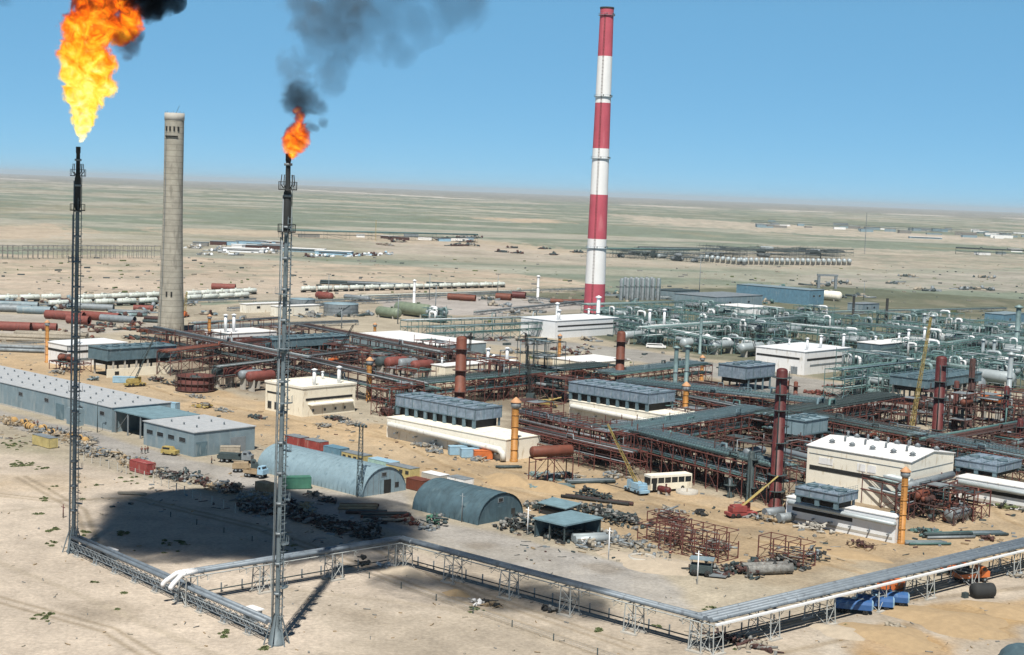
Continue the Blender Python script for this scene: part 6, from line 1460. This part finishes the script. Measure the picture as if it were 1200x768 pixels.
# blue tank trailers below the broad pipeline
def tank_trailer(label, px, py, m, m2, rz):
    t = thing('tank_trailer', label, 'tank trailer', G(px, py), rz); t.scale = (.9, .9, .9); b = MB()
    prof = [(-1.3, .9), (-1.35, 1.9), (-1.15, 2.45), (-.5, 2.62), (.5, 2.62), (1.15, 2.45), (1.35, 1.9), (1.3, .9)]
    n = len(prof); vs = [(x, y, z) for x in (0, 6.5) for y, z in prof]; b.add(vs, [(i, (i+1) % n, n+(i+1) % n, n+i) for i in range(n)]); b.build('tank', m, t)
    for x, q in ((-.001, 0), (6.501, 1)): MB().add([(x, y, z) for y, z in prof]+[(x+(.3 if q else -.3), y*.7, 1.65+(z-1.65)*.7) for y, z in prof], [(i, (i+1) % n, n+(i+1) % n, n+i) if q else (n+i, n+(i+1) % n, (i+1) % n, i) for i in range(n)]+[tuple(range(n, 2*n)) if q else tuple(range(2*n-1, n-1, -1))]).build('end_cap', m2, t)
    MB().bb(-.5, 6.5, -.5, .5, .55, .89).build('chassis', dark, t); MB().bb(1, 5, -.35, .35, 2.66, 2.72).build('catwalk', galv, t); MB().lathe([(.4, 2.64), (.4, 2.95), (.02, 3.0)], 12, (3.2, 0, 0)).build('hatch', m2, t)
    for x in (.9, 2.0, 5.4):
        for y in (-1.05, 1.05): MB().lathe([(.12, -.17), (.48, -.17), (.5, 0), (.48, .17), (.12, .17)], 14, (x, y, .5), (0, 1, 0)).build('wheel', black, t)
tank_trailer('deep blue tank trailer with light blue end, nearest the sunlit ground', 979, 716, blue, ltblue, R(-12))
tank_trailer('middle blue tank trailer parked under the broad pipeline', 1004, 712, blue, ltblue, R(-12))
tank_trailer('blue tank trailer farthest along under the broad pipeline', 1022, 707, blue, ltblue, R(-12))
container('orange-topped site box behind the blue tank trailers', 1028, 690, 4, orange, h=2.0, name='site_box', cat='site box')
lorry('orange lorry with dark cab under the broad pipeline', 1120, 683, 6.5, orange, orange, R(20), load=soot)
scrap('dark bulldozer-like heap of machinery under the broad pipeline', 1122, 675, 7, 5, 2.4, [soot, darkst, orange], 5, 45)
t = thing('straw_bale', 'black wrapped bale lying alone on pale sand', 'bale', G(1139, 701), R(15)); MB().lathe([(.05, 0), (1.25, .1), (1.35, .5), (1.35, 3.6), (1.25, 4.0), (.05, 4.1)], 20, (0, 0, 1.3), (1, 0, 0)).build('wrap', soot, t); MB().box(-1.2, .3, .5, 1.0, .8, .9, .3).build('end_block', darkst, t)
g = G(1196, 781); t = thing('dome_tank', 'dark green dome-topped tank cut by the photo corner', 'tank', g, 0); MB().lathe([(3.3, 0), (3.3, 1.1), (3.0, 2.0), (2.2, 2.8), (1.1, 3.3), (.05, 3.4)], 30).build('shell', canvas, t); MB().lathe([(3.32, 1.0), (3.42, 1.0), (3.42, 1.15), (3.32, 1.15)], 30).build('rim', darkst, t)

# ---------------- stored steel frames, junk, pipes, heaps
def cage(label, px, py, la, lb, h, nx, ny, nz, seed, mat=rust):
    rn = random.Random(seed); t = thing('steel_frame_stack', label, 'steel frame', G(px, py)-AX*la/2, AZ); mb = MB()
    for i in range(nx+1):
        for j in range(ny+1): mb.bar((la*i/nx, lb*j/ny, 0), (la*i/nx, lb*j/ny, h*(1 if rn.random() < .8 else .6)), .24)
    for k in range(nz+1):
        z = .1+(h-.15)*k/nz
        for i in range(nx+1): mb.bar((la*i/nx, 0, z), (la*i/nx, lb, z), .13)
        for j in range(ny+1): mb.bar((0, lb*j/ny, z), (la, lb*j/ny, z), .13)
    mb.build('steel_frame', mat, t); br = MB()
    for i in range(nx):
        for j in range(ny+1):
            if rn.random() < .5: br.bar((la*i/nx, lb*j/ny, 0), (la*(i+1)/nx, lb*j/ny, h*.9), .08)
    br.build('cross_brace', rustd, t)
    for k in range(40):
        x, y, z = rn.uniform(0, la), rn.uniform(0, lb), rn.uniform(.3, h*.8); one('stored_bar', rn.choice([rust, rustd, scrapm]), t, 'tube', (x, y, z), (min(la, x+rn.uniform(1, 5)), y+rn.uniform(-1, 1), z+rn.uniform(-.2, .4)), rn.uniform(.06, .15), 5)
    return t
cage('long rusty steel frame stack lying in the storage yard', 806, 652, 14, 6.5, 5.5, 5, 2, 2, 1)
cage('low rusty frame stack trailing behind the long one', 768, 636, 9, 6, 3.2, 4, 2, 1, 2)
cage('small open rusty frame cage on the tan ground', 914, 661, 10, 4.2, 4.6, 3, 1, 2, 3)
cage('lower rusty bar frame beside the dark red machinery', 776, 614, 8, 4, 2, 3, 1, 1, 4)
sm = [scrapm, darkst, soot, rustd]; sl_ = [scrapl, galv, scrapm]; sr = [rust, rustd, brown, scrapm]
for i, (px, py, la, lb, h, mt, n, ds) in enumerate(((614, 621, 11, 8, 3.2, [soot, darkst, scrapm], 110, 'black tangle of junk'), (636, 598, 10, 5, 2, sm, 50, 'dark pile of steel parts'), (700, 602, 13, 8, 1.8, [soot, darkst, scrapm], 120, 'dark spread of steel junk'), (728, 612, 13, 8, 1.8, [darkst, scrapm, soot], 120, 'greenish-dark spread of valves and parts'),
     (690, 584, 6, 3, 2.6, [soot, darkst], 34, 'black machinery pile'), (705, 588, 6, 3, 2.0, [soot, darkst], 30, 'black machinery pile with rusty bars'), (715, 632, 12, 7, 1.0, sl_, 60, 'pale crates and parts'), (740, 640, 9, 5, .8, sl_, 40, 'pale slab pieces'), (690, 642, 6, 4, 1.4, [white, galv, scrapl], 30, 'white boxes and duct pieces'),
     (832, 672, 8, 4, 2.0, sm, 40, 'dark welded drums and hoppers'), (868, 672, 9, 4, 1.6, sm, 50, 'grey valves and drum pile'), (895, 668, 8, 3, 2.0, sm, 40, 'grey-green drum pile'), (920, 664, 8, 3, 1.6, sm, 40, 'dark pipe pieces'), (955, 656, 5, 3, 2.6, [soot, darkst, galv], 24, 'dark boxes with white lid'),
     (783, 600, 7, 4, .8, sl_, 26, 'sparse pale concrete pieces'), (822, 604, 4, 2, 1.0, [soot], 12, 'black flat pile'), (930, 594, 10, 6, 3.5, [scrapl, wood, galv, rustd], 90, 'pale jumble of crates and timbers'), (900, 610, 8, 4, 1.4, sl_+[wood], 50, 'timber and concrete jumble'), (950, 602, 8, 3, 2.4, [scrapl, galv], 40, 'grey block stack'),
     (1010, 642, 6, 3, 1.2, [wood, rustd], 34, 'brown scrap heap'), (955, 622, 8, 3, 1.6, [concpl], 24, 'stacked concrete blocks'), (500, 524, 9, 3, .9, sl_, 40, 'grey rubble pieces'), (510, 530, 6, 3, .7, sl_, 30, 'pale rubble pieces'), (560, 540, 5, 3, 1.2, sl_, 24, 'grey scraps'), (585, 536, 5, 3, 1.0, sm, 24, 'dark scraps'),
     (395, 492, 9, 4, .8, sm, 40, 'dark steel litter'), (415, 498, 8, 4, .7, sl_, 36, 'grey steel litter'), (380, 500, 6, 3, .7, sl_, 24, 'pale litter'), (240, 478, 7, 4, 1.4, [craney, scrapm, rustd], 36, 'yellow and grey machinery pile'), (262, 482, 6, 3, 1.0, sl_, 24, 'white and grey drums'), (300, 490, 6, 3, .7, sm, 24, 'dark steel scraps'), (230, 466, 7, 3, .7, sl_, 28, 'pale pipe pieces'),
     (70, 438, 8, 4, 1.4, [galv, scrapl], 30, 'grey frame pieces'), (110, 446, 4, 2, 1.2, [darkst, bluegrey], 16, 'blue-grey machinery'), (205, 452, 7, 3, 1.4, sm, 40, 'dark pipes and drums'), (185, 447, 7, 3, 1.6, sm, 36, 'dark pipes'), (960, 462, 12, 6, 1.0, [rust, brown, pinkp], 80, 'rust red scrap steel'), (985, 455, 12, 5, .8, [rust, brown], 60, 'red steel bar pile'), (1008, 462, 10, 4, .8, [rust, brown], 50, 'low red steel bar pile'),
     (1002, 614, 6, 4, 1.6, [galv, silver, scrapm], 30, 'silver duct pieces'), (1128, 602, 6, 3, 2.0, sr, 30, 'red-brown machinery'), (1130, 574, 6, 3, 2.6, [redcol, galv, rustd], 34, 'red and white reel machinery'), (1150, 588, 6, 2, 1.0, [soot, leafm], 20, 'dark low pile'), (1180, 597, 9, 2, 1.4, [soot, leafm], 26, 'dark low pile by the white wall'),
     (440, 612, 5, 2, .6, sm, 20, 'dark plates'), (476, 612, 7, 3, 1.2, sr+[scrapl], 40, 'rusty machine parts'), (512, 616, 5, 4, 2.4, [green, scrapm, darkst], 36, 'grey-green bottle-like stack'), (500, 620, 4, 3, .8, [galv, scrapl], 20, 'grey pieces'), (366, 582, 5, 3, .8, sm, 20, 'dark tyres and parts'), (385, 588, 5, 3, .6, sm, 18, 'dark scraps'),
     (840, 640, 6, 3, 1.0, sl_, 30, 'low pale pieces'), (760, 656, 9, 5, .5, sl_, 30, 'flat pale pieces'), (640, 560, 9, 5, 1.2, [galv, tealp, scrapl], 50, 'grey-green pipe pieces'), (668, 560, 10, 4, 1.2, [galv, darkst, scrapl], 50, 'grey pipe lengths pile'), (720, 560, 7, 4, 1.4, [galv, scrapl], 40, 'pale fittings'), (645, 716, 3, 2, .4, [scrapm, soot], 12, 'dark scraps on pale sand'),
     (560, 708, 3, 2, .5, [white, scrapm], 10, 'white and dark scraps'), (572, 710, 4, 2, .9, [soot, wood], 16, 'dark branches'), (886, 757, 9, 3, .7, [scrapl, scrapm, rustd], 44, 'broken pale rubble'), (857, 752, 8, 3, .5, [scrapl, rustd], 30, 'dark red-brown rubble'), (1045, 735, 4, 2, .4, [scrapl], 12, 'pale scraps'), (1190, 676, 4, 2, .6, [galv, scrapl], 12, 'silver scraps'),
     (1090, 626, 8, 3, 1.0, [galv, teal, darkst], 40, 'green-grey pipe pieces'), (455, 665, 4, 2, 1.0, [white, galv], 14, 'pale bags'), (425, 662, 1.8, 1.5, 1.6, [soot], 8, 'single black box'), (835, 645, 5, 3, 1.2, sr, 24, 'rusty bars'), (1160, 633, 5, 2, .6, [rustd, wood], 14, 'dark brown scraps'))):
    scrap(lab(ds, px, py), px, py, la, lb, h, mt, 300+i, int(n*1.2))
# stores and rubble on the worked ground beyond the plant
rn = random.Random(91)
for i, (x0, y0, x1, y1, n_, big, mts, ds) in enumerate(((222, 286, 335, 300, 14, 3.5, [whitep, scrapl, galv, scrapm], 'pale far pile of white building parts'), (340, 292, 460, 302, 8, 3.5, [ltblue, whitep, galv, rustd], 'pale far pile of stored parts'), (440, 276, 560, 290, 10, 4.5, [scrapm, rustd, darkst, scrapl], 'dark far pile of plant parts'), (580, 290, 690, 300, 6, 3.5, [darkst, rustd], 'dark far line of rubble'),
      (0, 352, 300, 372, 14, 3, [galv, bluegrey, scrapl, rustd], 'low pile of stored steel'), (300, 350, 690, 372, 16, 3, [galv, scrapl, scrapm, darkst], 'low store of pale steel parts'), (0, 380, 180, 400, 12, 2.4, [rustd, scrapl, darkst, brown], 'low pile of rusty parts'), (690, 330, 990, 360, 16, 3, [galv, darkst, teal, scrapl], 'low store of grey parts'), (960, 318, 1190, 350, 10, 4, [scrapl, galv, darkst], 'scattered pale store on the plain'), (440, 396, 700, 424, 14, 2.2, [scrapl, rustd, galv], 'low pile of steel by the lane'))):
    for k in range(n_):
        px, py = rn.uniform(x0, x1), rn.uniform(y0, y1); scrap(lab(ds, px, py), px, py, 5*big, 3*big, .5*big, mts, 800+i*40+k, 16, big=big, name='parts_pile', cat='parts pile', group='far piles of stored parts', rz=rn.uniform(0, 3))
# junk row along the wire fence
rn = random.Random(12)
for i in range(30):
    q = i/29; px = 100+q*260+rn.uniform(-3, 3); py = 530+q*72+rn.uniform(-4, 6)
    m = rn.choice([[wood, scrapl], [wood, scrapl, galv], sl_]); scrap(f'{ORD[i]} heap of mixed junk from the left in the row along the wire fence', px, py, rn.uniform(4, 7), rn.uniform(2, 3.5), rn.uniform(1.2, 2.2), m if px < 170 else (m if rn.random() < .4 else sm), 500+i, 34, name='junk_heap', cat='junk heap')
for i in range(26):
    q = i/25; px = 2+q*110+rn.uniform(-1.5, 1.5); py = 492+q*32+rn.uniform(-5, 5)
    scrap(f'{ORD[i]} pale pile of rubble and boards from the left along the dirt strip', px, py, rn.uniform(3, 6), rn.uniform(2, 3), rn.uniform(.8, 1.6), rn.choice([sl_, [wood, scrapl], [wood, scrapl, sandp]]), 560+i, 16, name='rubble_pile', cat='rubble pile')
for i in range(22):
    q = i/21; px = 290+q*150+rn.uniform(-3, 3); py = 595+q*34+rn.uniform(-8, 8)
    scrap(f'{ORD[i]} dark heap of steel from the left in the shaded row by the road', px, py, rn.uniform(4, 7), rn.uniform(2, 3.5), rn.uniform(.8, 1.6), sm, 620+i, 30, name='junk_heap', cat='junk heap')
for px, py, L, r, rows, mats, rz, ds in ((420, 597, 8, .3, (4, 3), [rustd, wood], R(8), 'brown pipes stacked on the yard'), (430, 602, 8, .28, (4,), [rustd, darkst], R(8), 'dark pipes laid flat'), (452, 607, 10, .3, (4, 2), [rustd, brown, darkst], R(12), 'long red-brown pipes stacked'), (448, 611, 8, .2, (4,), [scrapl], R(12), 'pale rods laid flat'),
     (700, 588, 16, .35, (3,), [rustd, soot], AZ+R(20), 'long black pipe lengths'), (645, 572, 10, .35, (5,), [galv, tealp], R(18), 'grey-green pipe lengths'), (690, 566, 12, .35, (5,), [galv, darkst], R(18), 'dark grey pipe lengths'), (596, 549, 6, .3, (2,), [darkst], R(15), 'two dark pipes on sand'),
     (1110, 630, 11, .27, (6, 3), [galv, darkst, teal], R(14), 'grey-green pipes by the rack end'), (1150, 627, 11, .27, (6,), [galv, darkst, canvas], R(14), 'dark grey pipes on the tan ground'), (1085, 638, 9, .25, (5,), [galv, teal], R(10), 'teal pipe lengths'), (906, 606, 5, 1.0, (1,), [galv], R(30), 'short fat grey pipe'), (926, 612, 5.5, 1.0, (1,), [galv], R(30), 'fat grey pipe section'),
     (690, 636, 7, .8, (2,), [silver], R(20), 'silver duct lengths'), (900, 672, 9, .9, (2,), [scrapm], R(16), 'grey pipe drums'), (155, 580, 6, .2, (3,), [scrapl], R(0), 'thin pale rods')):
    pipe_stack(lab(ds, px, py), px, py, L, r, rows, mats, rz, seed=int(px))
for i in range(9):
    px, py = ((33, 503), (50, 506), (28, 499), (60, 511), (17, 497), (84, 515), (92, 518), (100, 521), (38, 505))[i]
    t = thing('cable_drum', lab('wooden cable drum lying on the dirt strip', px, py), 'cable drum', G(px, py), rn.uniform(0, 3)); mb = MB()
    MB().lathe([(.02, -.7), (.95, -.7), (.95, -.58), (.5, -.58), (.5, .58), (.95, .58), (.95, .7), (.02, .7)], 18, (0, 0, .95), (0, 1, 0)).build('reel', cable, t); MB().lathe([(.52, -.5), (.7, -.5), (.7, .5), (.52, .5)], 16, (0, 0, .95), (0, 1, 0)).build('cable_coil', soot, t)
for px, py, r, h, m, sx in ((598, 566, 5, 2.2, sand, 1.5), (640, 572, 5, 1.6, sand, 2.0), (585, 560, 3, 1.2, sand, 1.4), (700, 572, 4, 1.0, sand, 1.6), (1040, 745, 6, 1.0, sand, 1.6), (1110, 728, 8, 1.1, sand, 1.5), (1180, 716, 5, 1.0, sand, 1.5), (473, 670, 3.5, .9, sandp, 1.5), (765, 660, 7, .8, sandp, 1.6), (985, 740, 4, .7, sandp, 1.5), (880, 600, 4, 1.2, sand, 1.5), (1000, 650, 4, .6, sand, 2), (535, 696, 2, .8, sand, 1.4), (940, 640, 4, .6, sand, 1.8)):
    heap(lab('low tan sand heap' if m is sand else 'low pale sand heap', px, py), px, py, r, h, m, int(px), sx)
for px, py in ((805, 578), (752, 656)):
    t = thing('ring_curb', lab('round pale concrete ring lying flat', px, py), 'concrete ring', G(px, py), 0); MB().lathe([(2.6, 0), (2.6, .7), (2.2, .7), (2.2, .1), (.05, .12)], 28).build('ring', concpl, t); MB().bb(-.1, .1, -.1, .1, .1, 1.1).build('post', wood, t)
t = thing('machine_unit', 'grey welding unit with canopy and big wheels near the trestle corner', 'machine', G(822, 674), AZ+R(30))
MB().bb(-2, 2, -1.2, 1.2, .6, 2.0).build('body', darkst, t); MB().bb(-2.2, 2.2, -1.4, 1.4, 3.0, 3.15).build('canopy', bluegrey, t); MB().bb(1.5, 4.5, -1.6, 1.6, .3, .6).build('platform', galv, t)
for x in (-1.9, 1.9):
    for y in (-1.2, 1.2): MB().bb(x-.06, x+.06, y-.06, y+.06, 2.0, 3.0).build('post', galv, t)
for x in (-1.2, 1.2):
    for y in (-1.35, 1.35): MB().lathe([(.1, -.15), (.6, -.15), (.6, .15), (.1, .15)], 14, (x, y, .6), (0, 1, 0)).build('wheel', black, t)

# wire fence beside the junk row
def fence(label, pts, sp, h=2.0, mat=concpl):
    P_ = [G(*p) for p in pts]; t = thing('wire_fence', label, 'fence', P_[0], 0); wr = MB(); k = 0; po = None
    for a, b in zip(P_, P_[1:]):
        L = (b-a).length; n = max(1, round(L/sp))
        for i in range(n):
            q = a.lerp(b, i/n)-P_[0]
            if po is None: po = MB().bb(-.09, .09, -.09, .09, 0, h).build('post', mat, t)
            else: inst(po, t, q)
        for z in (h*.4, h*.7, h*.95): wr.bar(a-P_[0]+Vector((0, 0, z)), b-P_[0]+Vector((0, 0, z)), .03)
    wr.build('wire', galv, t)
fence('wire fence on concrete posts along the junk row', [(98, 540), (180, 566), (235, 588), (290, 606)], 4)
fence('low wire fence crossing the shaded sand toward the far bend', [(200, 606), (330, 645), (470, 690), (600, 735), (700, 768), (760, 790)], 9, 1.1, darkst)
fence('wire fence along the concrete lane', [(690, 425), (760, 432), (830, 440)], 6, 2.2, galv)

# ---------------- people
def person_proto():
    t = thing('person', 'p', 'person', (0, 0, 0), 0)
    def skinned(name, joints, edges, radii, mat, sub=2):
        me = bpy.data.meshes.new(name); me.from_pydata(joints, edges, []); o = bpy.data.objects.new(name, me); C.objects.link(o); o.parent = t
        sk = o.modifiers.new('skin', 'SKIN'); 
        if not me.skin_vertices: me.skin_vertices.new()
        for v, r in zip(me.skin_vertices[0].data, radii): v.radius = (r, r*.85)
        me.skin_vertices[0].data[0].use_root = True
        sb = o.modifiers.new('sub', 'SUBSURF'); sb.levels = 1; sb.render_levels = 1; me.materials.append(mat); return o
    skinned('body', [(0, 0, .95), (0, 0, 1.2), (0, 0, 1.42), (0, 0, 1.52), (0, 0, 1.62), (0, -.01, 1.74), (.2, 0, 1.42), (.27, 0, 1.15), (.27, -.08, .9), (-.2, 0, 1.42), (-.27, 0, 1.15), (-.27, -.08, .9), (.1, 0, .9), (.12, -.03, .5), (.12, .02, .08), (.12, -.12, .04), (-.1, 0, .9), (-.12, .05, .5), (-.12, .1, .08), (-.12, -.03, .04)],
            [(0, 1), (1, 2), (2, 3), (3, 4), (4, 5), (2, 6), (6, 7), (7, 8), (2, 9), (9, 10), (10, 11), (0, 12), (12, 13), (13, 14), (14, 15), (0, 16), (16, 17), (17, 18), (18, 19)],
            [.14, .15, .13, .06, .1, .09, .07, .055, .045, .07, .055, .045, .09, .07, .05, .045, .09, .07, .05, .045], skin)
    skinned('jacket', [(0, 0, 1.0), (0, 0, 1.2), (0, 0, 1.42), (.21, 0, 1.42), (.28, 0, 1.15), (.28, -.06, .98), (-.21, 0, 1.42), (-.28, 0, 1.15), (-.28, -.06, .98)], [(0, 1), (1, 2), (2, 3), (3, 4), (4, 5), (2, 6), (6, 7), (7, 8)], [.18, .19, .17, .09, .08, .065, .09, .08, .065], redcol)
    skinned('trousers', [(0, 0, .97), (.1, 0, .88), (.12, -.03, .5), (.12, .02, .12), (-.1, 0, .88), (-.12, .05, .5), (-.12, .1, .12)], [(0, 1), (1, 2), (2, 3), (0, 4), (4, 5), (5, 6)], [.17, .12, .095, .075, .12, .095, .075], darkst)
    MB().lathe([(.115, 1.66), (.12, 1.74), (.09, 1.84), (.02, 1.86)], 12, (0, 0, 0)).build('cap', soot, t)
    return t
PP = person_proto()
for i, (px, py, rz, ds) in enumerate(((166, 532, .5, 'person in a dark red jacket standing on the road, the left one of three'), (170, 532, 2.5, 'person in a dark red jacket standing in the middle of three on the road'), (173, 531, 4, 'person in a dark red jacket standing on the road, the right one of three'),
     (40, 501, 1, 'person walking the dirt strip beside a companion, the nearer one'), (44, 500, 3, 'person walking the dirt strip beside a companion, the farther one'), (67, 507, 2, 'person in a dark jacket standing alone near the dirt strip'), (248, 544, 1.5, 'person in a dark jacket standing beside the flatbed lorry'), (785, 655, 0, 'person in a dark jacket standing near the pale concrete ring'))):
    o = PP if i == 0 else copy_tree(PP); o.location = G(px, py); o.rotation_euler = (0, 0, rz); o['label'] = ds; USED.add(ds)

# ---------------- shrubs, grass patches and small litter
def shrub_proto(seed, w):
    rn = random.Random(seed); mb = MB()
    for k in range(60):
        a = rn.uniform(0, 6.28); r = abs(rn.gauss(0, w*.4)); z = rn.uniform(.03, .5)*(1-min(1, r/w)*.6); c = Vector((r*math.cos(a), r*math.sin(a), z)); s = rn.uniform(.12, .28)
        u = Vector((rn.uniform(-1, 1), rn.uniform(-1, 1), rn.uniform(.2, 1))).normalized()*s; v = u.cross(Vector((rn.uniform(-1, 1), rn.uniform(-1, 1), .3))).normalized()*s*.7
        mb.add([c-u-v, c+u-v, c+u+v, c-u+v], [(0, 1, 2, 3)])
    return mb.build('desert_shrub', leafm)
protos = [shrub_proto(s, w_) for s, w_ in ((1, .9), (2, 1.4), (3, .7))]
spots = []
rn = random.Random(4)
for cx, cy_, n_, sx, sy in ((15, 522, 14, 16, 4), (22, 545, 26, 14, 3), (50, 549, 5, 6, 2), (64, 621, 5, 6, 2), (98, 624, 7, 8, 2), (140, 625, 12, 14, 2), (50, 585, 5, 6, 2), (60, 572, 4, 6, 2), (98, 572, 4, 10, 10), (40, 603, 4, 10, 2), (60, 640, 6, 10, 4), (50, 725, 10, 16, 8), (110, 683, 3, 4, 2), (190, 640, 8, 30, 12), (215, 635, 6, 4, 3), (160, 560, 8, 20, 6), (265, 742, 8, 6, 4), (310, 760, 6, 4, 2), (700, 740, 4, 4, 2), (770, 735, 3, 4, 2), (870, 755, 8, 20, 5), (990, 735, 4, 5, 4), (1160, 585, 8, 16, 4), (1090, 690, 4, 5, 2), (340, 640, 6, 10, 4), (150, 690, 3, 40, 20), (560, 720, 4, 10, 6), (830, 715, 4, 14, 4), (910, 458, 6, 3, 2), (1000, 463, 6, 4, 2)):
    for k in range(n_): spots.append((rn.gauss(cx, sx*.6), rn.gauss(cy_, sy*.6)))
for i, (px, py) in enumerate(spots):
    p = protos[i % 3]; o = p if i < 3 else p.copy()
    if i >= 3: C.objects.link(o)
    o.location = G(px, py); o.rotation_euler = (0, 0, rn.uniform(0, 6)); s = rn.uniform(.28, .62); o.scale = (s*1.3, s*1.3, s)
    tag(o, 'low dull green desert shrub on bare sandy ground', 'shrub', 'low desert shrubs on sand')
def litter(name, label, regions, n, smin, smax, mats, seed):
    rn = random.Random(seed); mb = MB()
    for k in range(n):
        x0, y0, x1, y1 = rn.choice(regions); g = G(rn.uniform(x0, x1), rn.uniform(y0, y1)); s = rn.uniform(smin, smax); mb.m = rn.randrange(len(mats))
        if rn.random() < .6: mb.box(g.x, g.y, s*.2, s*rn.uniform(.6, 2.4), s*rn.uniform(.3, .9), s*.5, rn.uniform(0, 3))
        else: a = rn.uniform(0, 3.1); mb.tube((g.x, g.y, .1), (g.x+math.cos(a)*s*3, g.y+math.sin(a)*s*3, .14), .08, 5)
    o = mb.build(name, mats); o['kind'] = 'stuff'; o['label'] = label; o['category'] = 'litter'
litter('yard_debris', 'small scattered building debris on the plant yards', [(120, 440, 310, 500), (300, 480, 470, 540), (440, 510, 620, 575), (620, 540, 930, 620), (700, 590, 960, 670), (930, 600, 1190, 660), (0, 500, 110, 525), (600, 625, 800, 660), (90, 530, 300, 600), (300, 590, 450, 640), (0, 395, 210, 445)], 900, .25, .8, [scrapm, scrapl, rustd, wood, darkst, galv], 1)
litter('sand_debris', 'small stones and scraps scattered on the pale sand', [(0, 560, 300, 760), (330, 650, 760, 768), (760, 690, 1190, 768)], 260, .12, .4, [scrapm, scrapl, wood], 2)
litter('far_debris', 'scattered dark specks of material on the worked far ground', [(0, 300, 330, 345), (330, 300, 690, 350), (690, 310, 1200, 345), (560, 345, 1200, 440)], 700, .8, 2.6, [scrapm, scrapl, darkst, leafm], 3)
